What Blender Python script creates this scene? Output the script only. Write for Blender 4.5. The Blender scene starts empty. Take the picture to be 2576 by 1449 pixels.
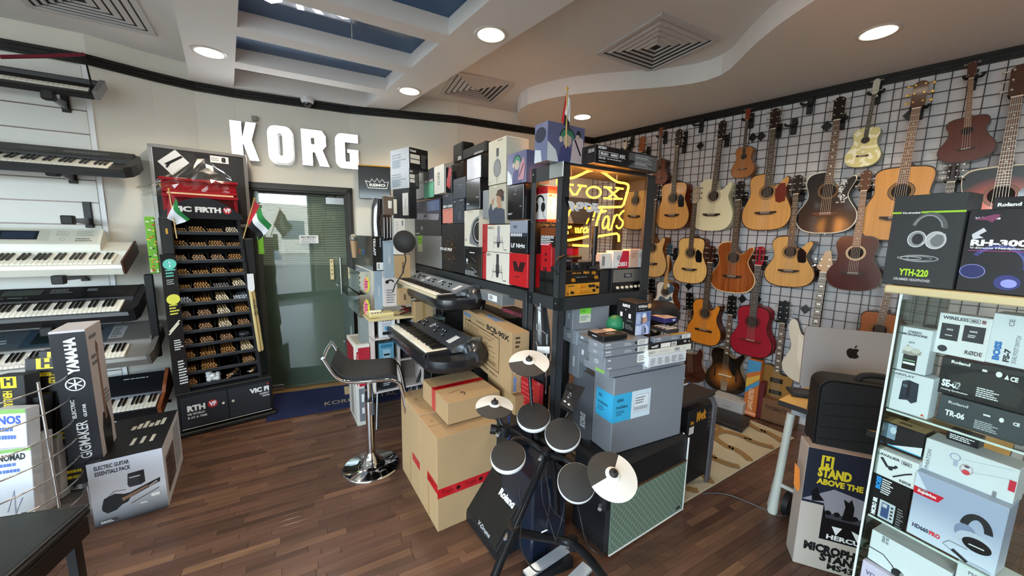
import bpy, math, random
from mathutils import Vector, Matrix, Euler
random.seed(7)
SC=bpy.context.scene; COL=SC.collection; PI=math.pi
def srgb(h):
    h=h.lstrip('#'); o=[]
    for i in (0,2,4):
        v=int(h[i:i+2],16)/255; o.append(v/12.92 if v<=.04045 else ((v+.055)/1.055)**2.4)
    return (o[0],o[1],o[2],1.0)
# ---------- camera (13 mm wide phone lens, eye height 1.62 m, pitched 8 degrees down) ----------
F_PX,CX,CY=930.0,1288.0,724.5
EYE=Vector((0,0,1.62))
_d=Vector((1159-CX,7242-CY,F_PX)).normalized(); _up=-_d
_f=(Vector((0,0,1))-_up*_up.z).normalized(); _r=_f.cross(_up)
if _r.x<0: _r=-_r
def ray(x,y):
    c=Vector((x-CX,y-CY,F_PX)); return Vector((_r.dot(c),_f.dot(c),_up.dot(c)))
def P(x,y,z=0.0):
    r=ray(x,y); return EYE+r*((z-EYE.z)/r.z)
def proj(p):
    q=Vector(p)-EYE; c=_r*q.x+_f*q.y+_up*q.z
    return (CX+F_PX*c.x/c.z,CY+F_PX*c.y/c.z)
def V(x,y,A,B):
    n=Vector((-(B[1]-A[1]),B[0]-A[0])); r=ray(x,y)
    t=(n.x*A[0]+n.y*A[1])/(n.x*r.x+n.y*r.y); return EYE+r*t
def D(x,y,dist):
    r=ray(x,y); return EYE+r*(dist/r.y)
cd=bpy.data.cameras.new('camera'); cam=bpy.data.objects.new('camera',cd); COL.objects.link(cam)
cd.sensor_fit='HORIZONTAL'; cd.sensor_width=36; cd.lens=36*F_PX/2576; cd.clip_start=.02; cd.clip_end=200
def _w(cv): return Vector((_r.dot(cv),_f.dot(cv),_up.dot(cv)))
X=_w(Vector((1,0,0))); Yc=_w(Vector((0,-1,0))); Z=_w(Vector((0,0,-1)))
M=Matrix(((X.x,Yc.x,Z.x),(X.y,Yc.y,Z.y),(X.z,Yc.z,Z.z))).to_4x4(); M.translation=EYE
cam.matrix_world=M; SC.camera=cam
# ---------- light ----------
SC.view_settings.view_transform='Standard'; SC.view_settings.look='None'
SC.view_settings.gamma=1; SC.view_settings.use_curve_mapping=False
SC.view_settings.exposure=EXPOSURE=0.22
wd=bpy.data.worlds.new('sky'); SC.world=wd; wd.use_nodes=True
nt=wd.node_tree; nt.nodes.clear()
bg=nt.nodes.new('ShaderNodeBackground'); wo=nt.nodes.new('ShaderNodeOutputWorld')
sky=nt.nodes.new('ShaderNodeTexSky'); sky.sky_type='HOSEK_WILKIE'; sky.turbidity=4; sky.ground_albedo=.4
sky.sun_direction=Vector((.3,.6,.75)).normalized()
hs_=nt.nodes.new('ShaderNodeHueSaturation'); hs_.inputs['Saturation'].default_value=.45; nt.links.new(sky.outputs[0],hs_.inputs['Color']); nt.links.new(hs_.outputs[0],bg.inputs[0]); bg.inputs[1].default_value=SKY=85.0
nt.links.new(bg.outputs[0],wo.inputs[0])
def area(name,loc,look,sx,sy,power,col=(1,1,1),spread=PI,portal=False):
    l=bpy.data.lights.new(name,'AREA'); l.shape='RECTANGLE'; l.size=sx; l.size_y=sy; l.energy=power; l.color=col; l.spread=spread
    o=bpy.data.objects.new(name,l); COL.objects.link(o); o.location=loc
    o.rotation_euler=(Vector(look)-Vector(loc)).to_track_quat('-Z','Y').to_euler()
    if portal: l.cycles.is_portal=True
    return o
# daylight comes through the shop front behind the camera
area("shopfront_portal",(-2.25,-2.15,1.37),(-2.25,3,1.37),4.8,2.5,1,portal=True)
DLP=45
SUNL=bpy.data.lights.new('sun','SUN'); SUNL.energy=4; SUNL.angle=.01
_s=bpy.data.objects.new('sun',SUNL); COL.objects.link(_s); _s.rotation_euler=Vector((.25,.35,-.9)).to_track_quat('-Z','Y').to_euler(); _s.location=(0,-6,8)
# ---------- materials ----------
_M={}
def mat(col,rough=.5,metal=0.0,emit=0.0,noise=0.0,nscale=30,bump=0.0,bscale=200,alpha=1.0,trans=0.0,ior=1.45,coat=0.0,spec=None,kind=None,**k):
    key=(col,rough,metal,emit,noise,nscale,bump,bscale,alpha,trans,ior,coat,spec,kind,tuple(sorted(k.items())))
    if key in _M: return _M[key]
    m=bpy.data.materials.new('m_'+col.strip('#')); m.use_nodes=True; t=m.node_tree; b=t.nodes['Principled BSDF']
    c=srgb(col); b.inputs['Base Color'].default_value=c; b.inputs['Roughness'].default_value=rough
    b.inputs['Metallic'].default_value=metal; b.inputs['IOR'].default_value=ior
    b.inputs['Coat Weight'].default_value=coat; b.inputs['Coat Roughness'].default_value=.08
    if spec is not None: b.inputs['Specular IOR Level'].default_value=spec
    if emit: b.inputs['Emission Color'].default_value=c; b.inputs['Emission Strength'].default_value=emit
    if alpha<1: b.inputs['Alpha'].default_value=alpha
    if trans: b.inputs['Transmission Weight'].default_value=trans
    def node(ty,**p):
        n=t.nodes.new(ty)
        for a,v in p.items(): setattr(n,a,v)
        return n
    tc=node('ShaderNodeTexCoord')
    if kind in('wood','guitar','floor','walnut','tiger'):
        mp=node('ShaderNodeMapping'); t.links.new(tc.outputs['Object'],mp.inputs[0])
        sc={'wood':(1.5,22,22),'floor':(2.5,26,26),'guitar':(60,60,2.2),'walnut':(24,24,2.0),'tiger':(30,30,5)}[kind]
        mp.inputs['Scale'].default_value=sc
        if kind=='floor':
            oi=node('ShaderNodeObjectInfo'); ad=node('ShaderNodeVectorMath',operation='MULTIPLY_ADD')
            t.links.new(oi.outputs['Random'],ad.inputs[0]); ad.inputs[1].default_value=(37,11,5)
            t.links.new(mp.outputs[0],ad.inputs[2]); src=ad.outputs[0]
        else: src=mp.outputs[0]
        nz=node('ShaderNodeTexNoise'); nz.inputs['Scale'].default_value=1; nz.inputs['Detail'].default_value=5; nz.inputs['Roughness'].default_value=.62; nz.inputs['Distortion'].default_value=.6
        t.links.new(src,nz.inputs['Vector'])
        mx=node('ShaderNodeMix',data_type='RGBA'); a=k.get('amp',.35)
        rp=node('ShaderNodeMapRange'); rp.inputs[1].default_value=.3; rp.inputs[2].default_value=.7
        t.links.new(nz.outputs[0],rp.inputs[0]); t.links.new(rp.outputs[0],mx.inputs[0])
        mx.inputs[6].default_value=tuple(v*(1-a) for v in c[:3])+(1,); mx.inputs[7].default_value=tuple(min(1,v*(1+a*.8)) for v in c[:3])+(1,)
        out=mx.outputs[2]
        if kind=='floor':
            hs=node('ShaderNodeHueSaturation'); r2=node('ShaderNodeMapRange'); r2.inputs[3].default_value=.85; r2.inputs[4].default_value=1.18
            t.links.new(oi.outputs['Random'],r2.inputs[0]); t.links.new(r2.outputs[0],hs.inputs['Value']); t.links.new(out,hs.inputs['Color']); out=hs.outputs[0]
        t.links.new(out,b.inputs['Base Color'])
    elif kind=='sunburst':
        g=node('ShaderNodeVectorMath',operation='MULTIPLY'); t.links.new(tc.outputs['Object'],g.inputs[0]); g.inputs[1].default_value=k.get('sc',(4.6,0,4.0))
        ad=node('ShaderNodeVectorMath',operation='ADD'); t.links.new(g.outputs[0],ad.inputs[0]); ad.inputs[1].default_value=k.get('off',(0,0,3.4))
        ln=node('ShaderNodeVectorMath',operation='LENGTH'); t.links.new(ad.outputs[0],ln.inputs[0])
        rm=node('ShaderNodeValToRGB'); t.links.new(ln.outputs['Value'],rm.inputs[0])
        e=rm.color_ramp.elements; e[0].position=.25; e[0].color=srgb(k.get('c0','#d98a2c')); e[1].position=.9; e[1].color=srgb('#0b0706')
        x=e.new(.6); x.color=srgb(k.get('c1','#9c3a12'))
        t.links.new(rm.outputs[0],b.inputs['Base Color'])
    elif kind=='cow':
        nz=node('ShaderNodeTexNoise'); nz.inputs['Scale'].default_value=k.get('s',11); nz.inputs['Detail'].default_value=.5
        t.links.new(tc.outputs['Object'],nz.inputs['Vector']); rm=node('ShaderNodeValToRGB'); rm.color_ramp.interpolation='CONSTANT'
        e=rm.color_ramp.elements; e[0].color=c; e[1].position=k.get('th',.56); e[1].color=srgb(k.get('c2','#33566b'))
        t.links.new(nz.outputs[0],rm.inputs[0]); t.links.new(rm.outputs[0],b.inputs['Base Color'])
    elif kind=='grad':   # printed gradient along the height of a printed panel
        sp=node('ShaderNodeSeparateXYZ'); t.links.new(tc.outputs['Generated'],sp.inputs[0]); rm=node('ShaderNodeValToRGB')
        rm.color_ramp.elements[0].color=srgb(k['c2']); rm.color_ramp.elements[0].position=k.get('p0',0.); rm.color_ramp.elements[1].position=k.get('p1',1.); rm.color_ramp.elements[1].color=c
        t.links.new(sp.outputs[2],rm.inputs[0]); t.links.new(rm.outputs[0],b.inputs['Base Color'])
    elif noise:
        nz=node('ShaderNodeTexNoise'); nz.inputs['Scale'].default_value=nscale; nz.inputs['Detail'].default_value=4
        t.links.new(tc.outputs['Object'],nz.inputs['Vector'])
        mx=node('ShaderNodeMix',data_type='RGBA'); t.links.new(nz.outputs[0],mx.inputs[0])
        mx.inputs[6].default_value=tuple(v*(1-noise) for v in c[:3])+(1,); mx.inputs[7].default_value=tuple(min(1,v*(1+noise)) for v in c[:3])+(1,)
        t.links.new(mx.outputs[2],b.inputs['Base Color'])
    if bump:
        nb=node('ShaderNodeTexNoise'); nb.inputs['Scale'].default_value=bscale; nb.inputs['Detail'].default_value=3
        t.links.new(tc.outputs['Object'],nb.inputs['Vector']); bp=node('ShaderNodeBump'); bp.inputs['Strength'].default_value=bump; bp.inputs['Distance'].default_value=.002
        t.links.new(nb.outputs[0],bp.inputs['Height']); t.links.new(bp.outputs[0],b.inputs['Normal'])
    _M[key]=m; return m
def glassmat(name,col,rough=0.0,tint=.5):
    if name in _M: return _M[name]
    m=bpy.data.materials.new(name); m.use_nodes=True; t=m.node_tree; t.nodes.clear()
    o=t.nodes.new('ShaderNodeOutputMaterial'); mx=t.nodes.new('ShaderNodeMixShader'); tr=t.nodes.new('ShaderNodeBsdfTransparent'); gl=t.nodes.new('ShaderNodeBsdfGlossy'); fr=t.nodes.new('ShaderNodeFresnel')
    tr.inputs[0].default_value=srgb(col); gl.inputs['Roughness'].default_value=rough; fr.inputs[0].default_value=1.5
    ml=t.nodes.new('ShaderNodeMath'); ml.operation='MULTIPLY'; ml.inputs[1].default_value=tint; ge=t.nodes.new('ShaderNodeNewGeometry'); sb=t.nodes.new('ShaderNodeMath'); sb.operation='SUBTRACT'; sb.inputs[0].default_value=1; t.links.new(ge.outputs['Backfacing'],sb.inputs[1]); m2=t.nodes.new('ShaderNodeMath'); m2.operation='MULTIPLY'; t.links.new(fr.outputs[0],m2.inputs[0]); t.links.new(sb.outputs[0],m2.inputs[1]); t.links.new(m2.outputs[0],ml.inputs[0])
    t.links.new(ml.outputs[0],mx.inputs[0]); t.links.new(tr.outputs[0],mx.inputs[1]); t.links.new(gl.outputs[0],mx.inputs[2]); t.links.new(mx.outputs[0],o.inputs[0])
    _M[name]=m; return m
# ---------- mesh builder ----------
class MB:
    def __init__(s): s.v=[];s.f=[];s.mi=[];s.sm=[];s.mats=[];s.T=Matrix()
    def m(s,mt):
        if mt not in s.mats: s.mats.append(mt)
        return s.mats.index(mt)
    def add(s,vs,fs,mt,smooth=False):
        b=len(s.v); s.v+= [tuple(s.T@Vector(v)) for v in vs]; i=s.m(mt)
        for f in fs: s.f.append([b+k for k in f]); s.mi.append(i); s.sm.append(smooth)
        return s
    def box(s,x0,x1,y0,y1,z0,z1,mt,c=0.0):
        if c<=0:
            vs=[(x,y,z) for x in(x0,x1) for y in(y0,y1) for z in(z0,z1)]
            return s.add(vs,[(0,1,3,2),(4,6,7,5),(0,4,5,1),(2,3,7,6),(0,2,6,4),(1,5,7,3)],mt)
        cx,cy,cz=(x0+x1)/2,(y0+y1)/2,(z0+z1)/2; hx,hy,hz=abs(x1-x0)/2,abs(y1-y0)/2,abs(z1-z0)/2; c=min(c,hx*.9,hy*.9,hz*.9)
        vs=[];ix={}
        for sx in(-1,1):
            for sy in(-1,1):
                for sz in(-1,1):
                    for a in range(3):
                        o=[hx-c,hy-c,hz-c]; o[a]=[hx,hy,hz][a]; ix[(sx,sy,sz,a)]=len(vs); vs.append((cx+sx*o[0],cy+sy*o[1],cz+sz*o[2]))
        fs=[]
        for a in range(3):
            b,d=(a+1)%3,(a+2)%3
            for sg in(-1,1):
                q=[]
                for p,r in((-1,-1),(1,-1),(1,1),(-1,1)):
                    t=[0,0,0]; t[a]=sg;t[b]=p;t[d]=r; q.append(ix[(t[0],t[1],t[2],a)])
                fs.append(q if sg>0 else q[::-1])
            for p in(-1,1):
                for r in(-1,1):
                    t=[0,0,0]; t[b]=p;t[d]=r; q=[]
                    for sg,ax in((-1,b),(1,b),(1,d),(-1,d)):
                        t[a]=sg; q.append(ix[(t[0],t[1],t[2],ax)])
                    fs.append(q if p*r>0 else q[::-1])
        for sx in(-1,1):
            for sy in(-1,1):
                for sz in(-1,1):
                    q=[ix[(sx,sy,sz,a)] for a in range(3)]; fs.append(q if sx*sy*sz>0 else q[::-1])
        return s.add(vs,fs,mt)
    def quad(s,a,b,c,d,mt): return s.add([a,b,c,d],[(0,1,2,3)],mt)
    def ring(s,pts,r,n,mt,smooth=True,cap=True,rs=None):
        pts=[Vector(p) for p in pts]; vs=[];fs=[]; prev=None
        for i,p in enumerate(pts):
            d=(pts[min(i+1,len(pts)-1)]-pts[max(i-1,0)])
            d=d.normalized() if d.length>1e-9 else Vector((0,0,1))
            if prev is None: a=d.orthogonal().normalized()
            else:
                a=prev-d*prev.dot(d); a=a.normalized() if a.length>1e-6 else d.orthogonal().normalized()
            prev=a; b=d.cross(a); rr=rs[i] if rs else r
            for k in range(n):
                t=2*PI*(k+.5)/n; vs.append(p+(a*math.cos(t)+b*math.sin(t))*rr)
        for i in range(len(pts)-1):
            for k in range(n):
                j=(k+1)%n; fs.append((i*n+k,i*n+j,(i+1)*n+j,(i+1)*n+k))
        s.add(vs,fs,mt,smooth)
        if cap:
            L=(len(pts)-1)*n
            s.add([vs[k] for k in range(n)]+[vs[L+k] for k in range(n)],[tuple(range(n))[::-1],tuple(range(n,2*n))],mt)
        return s
    def cyl(s,a,b,r,mt,n=16,r2=None): return s.ring([a,b],r,n,mt,rs=[r,r if r2 is None else r2])
    def lathe(s,prof,n,mt,c=(0,0,0),smooth=True):
        vs=[];fs=[]
        for r,z in prof:
            for k in range(n): t=2*PI*k/n; vs.append((c[0]+r*math.cos(t),c[1]+r*math.sin(t),c[2]+z))
        for i in range(len(prof)-1):
            for k in range(n): j=(k+1)%n; fs.append((i*n+k,i*n+j,(i+1)*n+j,(i+1)*n+k))
        return s.add(vs,fs,mt,smooth)
    def prism(s,poly,y0,y1,mt,mt2=None,plane='xz',smooth=False):
        "polygon in plane extruded along the third axis; front at y0 (mt), sides mt2"
        f=(lambda u,v,w:(u,w,v)) if plane=='xz' else ((lambda u,v,w:(u,v,w)) if plane=='xy' else (lambda u,v,w:(w,u,v)))
        n=len(poly); s.add([f(u,v,y0) for u,v in poly],[tuple(range(n))],mt); s.add([f(u,v,y1) for u,v in poly],[tuple(range(n))[::-1]],mt2 or mt)
        vs=[f(u,v,y0) for u,v in poly]+[f(u,v,y1) for u,v in poly]
        return s.add(vs,[(i,(i+1)%n,n+(i+1)%n,n+i) for i in range(n)],mt2 or mt,smooth)
    def mesh(s,name):
        me=bpy.data.meshes.new(name); me.from_pydata(s.v,[],s.f)
        for q in s.mats: me.materials.append(q)
        me.polygons.foreach_set('material_index',s.mi); me.polygons.foreach_set('use_smooth',s.sm); me.update(); return me
    def build(s,name,parent=None,kind=None):
        return link(name,s.mesh(name),parent,kind)
def link(name,me,parent=None,kind=None):
    o=bpy.data.objects.new(name,me); COL.objects.link(o)
    if parent: o.parent=parent
    if kind: o['kind']=kind
    return o
def tag(o,label,cat,group=None):
    if not 4<=len(label.split())<=16: print('LABEL',len(label.split()),label)
    o['label']=label; o['category']=cat
    if group: o['group']=group
    return o
def thing(name,label,cat,M4=None,group=None):
    o=bpy.data.objects.new(name,None); o.empty_display_size=.05; COL.objects.link(o); tag(o,label,cat,group)
    if M4 is not None: o.matrix_world=M4
    return o
def TR(x,y,z,a=0.0,tilt=0.0,roll=0.0):
    "a = direction of local X in degrees from world X; tilt about local X; roll about local Y"
    return Matrix.Translation((x,y,z))@Matrix.Rotation(math.radians(a),4,'Z')@Matrix.Rotation(math.radians(tilt),4,'X')@Matrix.Rotation(math.radians(roll),4,'Y')
def copy_tree(o,parent=None):
    c=o.copy(); COL.objects.link(c)
    if parent: c.parent=parent
    for ch in o.children: copy_tree(ch,c)
    return c
# ---------- text ----------
_T={}
def textgeo(s,bold=.0):
    k=(s,bold)
    if k in _T: return _T[k]
    cu=bpy.data.curves.new('t','FONT'); cu.body=s; cu.resolution_u=2; cu.offset=bold; cu.fill_mode='FRONT'
    o=bpy.data.objects.new('t',cu); me=bpy.data.meshes.new_from_object(o)
    vs=[(v.co.x,v.co.y) for v in me.vertices]; fs=[tuple(p.vertices) for p in me.polygons]
    bpy.data.objects.remove(o); bpy.data.curves.remove(cu); bpy.data.meshes.remove(me)
    x0=min(v[0] for v in vs);x1=max(v[0] for v in vs);y0=min(v[1] for v in vs);y1=max(v[1] for v in vs)
    _T[k]=([((x-x0)/(x1-x0),(y-y0)/(y1-y0)) for x,y in vs],fs,(x1-x0)/(y1-y0)); return _T[k]
WH=mat('#e9ebec',.6); BK=mat('#101113',.5)
def arc(cx,cy,rx,ry,a0,a1,n=14):
    return [(cx+rx*math.cos(math.radians(a0+(a1-a0)*i/n)),cy+ry*math.sin(math.radians(a0+(a1-a0)*i/n))) for i in range(n+1)]
def stroke(pts,w,asp=1.0):
    "polyline in u,v of width w (fraction of height); asp = width/height of the face"
    q=[Vector((u*asp,v)) for u,v in pts]; L=[];R=[]
    for i,p in enumerate(q):
        d=q[min(i+1,len(q)-1)]-q[max(i-1,0)]
        d=d.normalized() if d.length>1e-9 else Vector((1,0)); n=Vector((-d.y,d.x))*w/2
        L.append(((p+n).x/asp,(p+n).y)); R.append(((p-n).x/asp,(p-n).y))
    return L,R
def opbox(op):
    k=op[0]
    if k in('r','g','b','t'): return op[1],op[2],op[3],op[4]
    if k in('p','l'): xs=[q[0] for q in op[1]];ys=[q[1] for q in op[1]]; return min(xs),min(ys),max(xs),max(ys)
    r=op[3]; return op[1]-r,op[2]-r,op[1]+r,op[2]+r
def decal(parent,fr,ops,name='print',lift=.0006,kind=None):
    "flat print on a face; prints that lie far apart become separate parts"
    if kind!='stuff' and len(ops)>1:
        U=Vector(fr[1]).length;W=Vector(fr[2]).length; bx=[(a*U,b*W,c*U,d*W) for a,b,c,d in map(opbox,ops)]; n=len(ops); g=list(range(n))
        def root(i):
            while g[i]!=i: i=g[i]
            return i
        for i in range(n):
            for j in range(i):
                A,B=bx[i],bx[j]; dx=max(0,A[0]-B[2],B[0]-A[2]); dy=max(0,A[1]-B[3],B[1]-A[3]); sz=max(A[2]-A[0],A[3]-A[1],B[2]-B[0],B[3]-B[1])
                if (dx*dx+dy*dy)**.5<=max(.02,.5*sz)*.8: g[root(i)]=root(j)
        cl={}
        for i in range(n): cl.setdefault(root(i),[]).append(i)
        if len(cl)>1:
            o=None
            for k,ix in cl.items(): o=decal1(parent,fr,[ops[i] for i in ix],name,lift+.00025*min(ix),kind)
            return o
    return decal1(parent,fr,ops,name,lift,kind)
def decal1(parent,fr,ops,name='print',lift=.0006,kind=None):
    """flat print: fr=(origin,U,V,N) in parent space, U and V the full edges of the face; ops in 0..1 units"""
    O,U,W,N=[Vector(a) for a in fr]; N=N.normalized(); b=MB(); asp=U.length/W.length
    def q(u,v,i): u=min(1,max(0,u)); v=min(1,max(0,v)); return O+U*u+W*v+N*(lift+.00025*i)
    for i,op in enumerate(ops):
        k=op[0]
        if k=='r': u0,v0,u1,v1,mt=op[1:6]; b.add([q(u0,v0,i),q(u1,v0,i),q(u1,v1,i),q(u0,v1,i)],[(0,1,2,3)],mt)
        elif k=='p': b.add([q(u,v,i) for u,v in op[1]],[tuple(range(len(op[1])))],op[2])
        elif k=='e':
            u,v,r,mt=op[1:5]; ry=op[5] if len(op)>5 else r; pts=arc(u,v,r/asp,ry,0,360,20)[:-1]; b.add([q(x,y,i) for x,y in pts],[tuple(range(20))],mt)
        elif k=='l':
            L,R=stroke(op[1],op[2],asp); n=len(L)
            b.add([q(x,y,i) for x,y in L+R],[(j,n+j,n+j+1,j+1) for j in range(n-1)],op[3])
        elif k=='o':  # ring: u v r width mat [ry]
            u,v,r,w,mt=op[1:6]; ry=op[6] if len(op)>6 else r
            o1=arc(u,v,r/asp,ry,0,360,24)[:-1]; o2=arc(u,v,(r-w)/asp,ry-w,0,360,24)[:-1]
            b.add([q(x,y,i) for x,y in o1+o2],[(j,(j+1)%24,24+(j+1)%24,24+j) for j in range(24)],mt)
        elif k=='t':
            u0,v0,u1,v1,s,mt=op[1:7]; bold=op[7] if len(op)>7 else .0; rot=op[8] if len(op)>8 else 0
            vs,fs,_=textgeo(s,bold)
            def mp(x,y):
                if rot==90: x,y=1-y,x
                elif rot==-90: x,y=y,1-x
                elif rot==180: x,y=1-x,1-y
                return q(u0+(u1-u0)*x,v0+(v1-v0)*y,i)
            b.add([mp(x,y) for x,y in vs],fs,mt)
        elif k=='g':  # greeked small print: u0 v0 u1 v1 rows mat
            u0,v0,u1,v1,n,mt=op[1:7]; rr=random.Random(int(u0*997+v0*31+n)); h=(v1-v0)/n
            for j in range(n):
                y=v1-h*(j+1)+h*.25; e=u0+(u1-u0)*rr.uniform(.6,1); x=u0
                while x<e-.001:
                    w=min(e-x,(u1-u0)*rr.uniform(.08,.2)); b.add([q(x,y,i),q(x+w*.85,y,i),q(x+w*.85,y+h*.5,i),q(x,y+h*.5,i)],[(0,1,2,3)],mt); x+=w
        elif k=='b':  # barcode
            u0,v0,u1,v1,mt=op[1:6]; rr=random.Random(5); x=u0
            while x<u1:
                w=(u1-u0)*rr.uniform(.02,.05); b.add([q(x,v0,i),q(min(u1,x+w),v0,i),q(min(u1,x+w),v1,i),q(x,v1,i)],[(0,1,2,3)],mt); x+=w*2
    if not b.f: return None
    return b.build(name,parent,kind)
def faces(w,d,h,inset=0):
    "frames of a box whose near bottom corner is the local origin: F (right-going), L (left-going), T, R, B"
    return {'F':((0,0,0),(w,0,0),(0,0,h),(0,-1,0)),'L':((0,d,0),(0,-d,0),(0,0,h),(-1,0,0)),
            'T':((0,0,h),(w,0,0),(0,d,0),(0,0,1)),'R':((w,0,0),(0,d,0),(0,0,h),(1,0,0))}
def solve_t(C,dv,val,axis):
    lo,hi=0.0,6.0
    f=lambda t: proj(C+dv*t)[axis]-val
    a=f(0.0)
    # march for a sign change, then bisect
    t=.0; st=.02; b=a
    while t<hi:
        t2=t+st; q=(C+dv*t2)-EYE
        if _r.z*q.x+_f.z*q.y+_up.z*q.z<.05: break
        b=f(t2)
        if a*b<=0: break
        t=t2
    lo,hi=t,t+st
    for _ in range(30):
        m=(lo+hi)/2
        if f(lo)*f(m)<=0: hi=m
        else: lo=m
    return lo
def carton(name,label,cat,C,a,mt,w=None,xr=None,d=None,xl=None,h=None,yt=None,ops=None,group=None,ch=.0015,gap=0.0,parts=None,topm=None,sidem=None):
    C=Vector(C); r=Vector((math.cos(math.radians(a)),math.sin(math.radians(a)),0)); l=Vector((-r.y,r.x,0))
    if w is None: w=solve_t(C,r,xr,0)
    if d is None: d=solve_t(C,l,xl,0)
    if h is None: h=solve_t(C,Vector((0,0,1)),yt,1)
    w-=gap;d-=gap;h-=gap
    b=MB(); b.box(0,w,0,d,0,h,mt,ch)
    if topm: b.add([(ch,ch,h+.0002),(w-ch,ch,h+.0002),(w-ch,d-ch,h+.0002),(ch,d-ch,h+.0002)],[(0,1,2,3)],topm)
    if sidem: b.add([(ch,-.0002,ch),(w-ch,-.0002,ch),(w-ch,-.0002,h-ch),(ch,-.0002,h-ch)],[(0,1,2,3)],sidem)
    o=b.build(name); tag(o,label,cat,group)
    o.matrix_world=Matrix.Translation(C)@Matrix.Rotation(math.radians(a),4,'Z')
    fr=faces(w,d,h)
    for k,v in (ops or {}).items():
        fk=k[0]; nm=k[2:] if len(k)>1 else 'print'; decal(o,fr[fk],v,nm)
    o['_w']=w;o['_d']=d;o['_h']=h
    return o
def headphones(u,v,s,c1,c2=None):
    "printed picture of a pair of headphones centred at u,v of height s (fraction), aspect handled by caller"
    c2=c2 or c1; A=headphones.asp
    return [('l',arc(u,v+s*.05,s*.34/A,s*.42,-10,190,16),s*.1,c1),('l',arc(u,v+s*.05,s*.3/A,s*.38,10,170,12),s*.03,c2),
            ('e',u-s*.34/A,v-s*.12,s*.14,c1,s*.24),('e',u+s*.34/A,v-s*.12,s*.14,c1,s*.24),('o',u-s*.34/A,v-s*.12,s*.14,s*.04,c2,s*.24),('o',u+s*.34/A,v-s*.12,s*.14,s*.04,c2,s*.24)]
headphones.asp=1.0
# =============== STRUCTURE ===============
WALLM=mat('#ddd8cc',.75,bump=.08,bscale=90); CEIL=mat('#dddad6',.85); TRIMM=mat('#141312',.35,bump=.3,bscale=60)
H1,H2=2.845,2.99
WL=[(-4.7,1.93),(-3.11,2.872),(-2.91,3.143),(-2.731,3.338),(-2.497,3.486),(-1.648,3.868),(-1.2,3.98),(-.615,4.119),(.215,4.505),(.99,4.893)]
DA,DB=Vector((-2.497,3.486)),Vector((-1.648,3.868)); DU=(DB-DA).normalized(); DN=Vector((DU.y,-DU.x))   # door wall, DN into the room
RA,RB=Vector((4.9,.567)),Vector((.99,4.893)); RU=(RA-RB).normalized(); RN=Vector((RU.y,-RU.x)) # RU: along the wall to the viewer's right
if RN.dot(-RB)<0: RN=-RN
def wallseg(pts,z0,z1,mt,name,th=.12):
    b=MB()
    for A,B in zip(pts,pts[1:]):
        A=Vector(A);B=Vector(B);u=(B-A).normalized();n=Vector((-u.y,u.x))*th
        q=[A,B,B+n,A+n]; b.add([(p.x,p.y,z) for z in(z0,z1) for p in q],[(0,1,5,4),(2,3,7,6),(1,2,6,5),(3,0,4,7),(4,5,6,7),(0,3,2,1)],mt)
    return b.build(name,None,'structure')
wallseg(WL[:5],0,H2,WALLM,'wall_left')
wallseg(WL[4:6],2.06,H2,WALLM,'wall_back')
wallseg(WL[5:],0,H2,WALLM,'wall_back')
wallseg([tuple(RB),tuple(RA)],0,H2,mat('#d2cfd0',.7),'wall_right')
wallseg([tuple(RA),(4.9,-2.2)],0,H2,WALLM,'wall_right'); wallseg([(-4.7,-2.2),WL[0]],0,H2,WALLM,'wall_left')
# shop front behind the viewer: glass between posts, open to the street
FRM=mat('#2b2d2f',.4,.3)
def shopfront():
    b=MB()
    for x in(-4.7,-3.0,-1.35,.1,4.86): b.box(x,x+.07,-2.25,-2.17,0,H2,FRM)
    b.box(-4.7,4.9,-2.25,-2.17,0,.12,FRM); b.box(-4.7,4.9,-2.25,-2.17,2.62,2.72,FRM)
    o=b.build('window_1',None,'structure')
    b=MB(); b.box(-4.7,.15,-2.22,-2.21,.12,2.62,glassmat('shop_glass','#f2f6f5',0,.6)); b.build('pane',o)
    b=MB(); b.box(.17,4.9,-2.25,-2.1,.12,H2,WALLM); b.box(-4.7,.17,-2.25,-2.1,2.72,H2,WALLM); b.build('wall_front',None,'structure')
shopfront()
# recessed ceiling, dropped bands, coffer
b=MB(); b.box(-4.9,5.1,-2.3,5.2,H2,H2+.08,CEIL); b.build('ceiling',None,'structure')
def pp(x,y,z=H1): q=P(x,y,z); return Vector((q.x,q.y))
OL=(pp(433,0),pp(477,195)); IL=(pp(600,0),pp(588,218)); IR=(pp(1128,90),pp(921,270)); OR=(pp(1270,110),pp(1000,278))
def ext(L,y):
    A,B=L; return A+(B-A)*((y-A.y)/(B.y-A.y))
def slabp(poly,z0,z1,mt,name,kind='structure'):
    b=MB(); b.prism([tuple(p) for p in poly],z0,z1,mt,plane='xy'); return b.build(name,None,kind)
far=lambda A,k: A+(Vector((-.61,.792))*k)
slabp([ext(OL,-2.2),ext(IL,-2.2),IL[1],far(IL[1],.35),far(OL[1],.25),OL[1]],H1,H2,CEIL,'ceiling_band')
slabp([ext(IR,-2.2),ext(OR,-2.2),OR[1],far(OR[1],.2),far(IR[1],.35),IR[1]],H1,H2,CEIL,'ceiling_band')
slabp([IL[1],IR[1],far(IR[1],.35),far(IL[1],.35)],H1,H2,CEIL,'ceiling_band')
def isect(A,B,C,Dd):
    r=B-A;s=Dd-C; t=((C-A).x*s.y-(C-A).y*s.x)/(r.x*s.y-r.y*s.x); return A+r*t
bm=[((pp(592,156),pp(960,225)),(pp(591,171.7),pp(921,232))),((pp(597,69),pp(1029,170)),(pp(596,90.5),pp(1013,184))),((pp(900,24),pp(1129,89)),(pp(900,53),pp(1067,99.4)))]
o2=[isect(*bm[2][0],*IR),isect(*bm[2][0],*IL)]
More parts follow.
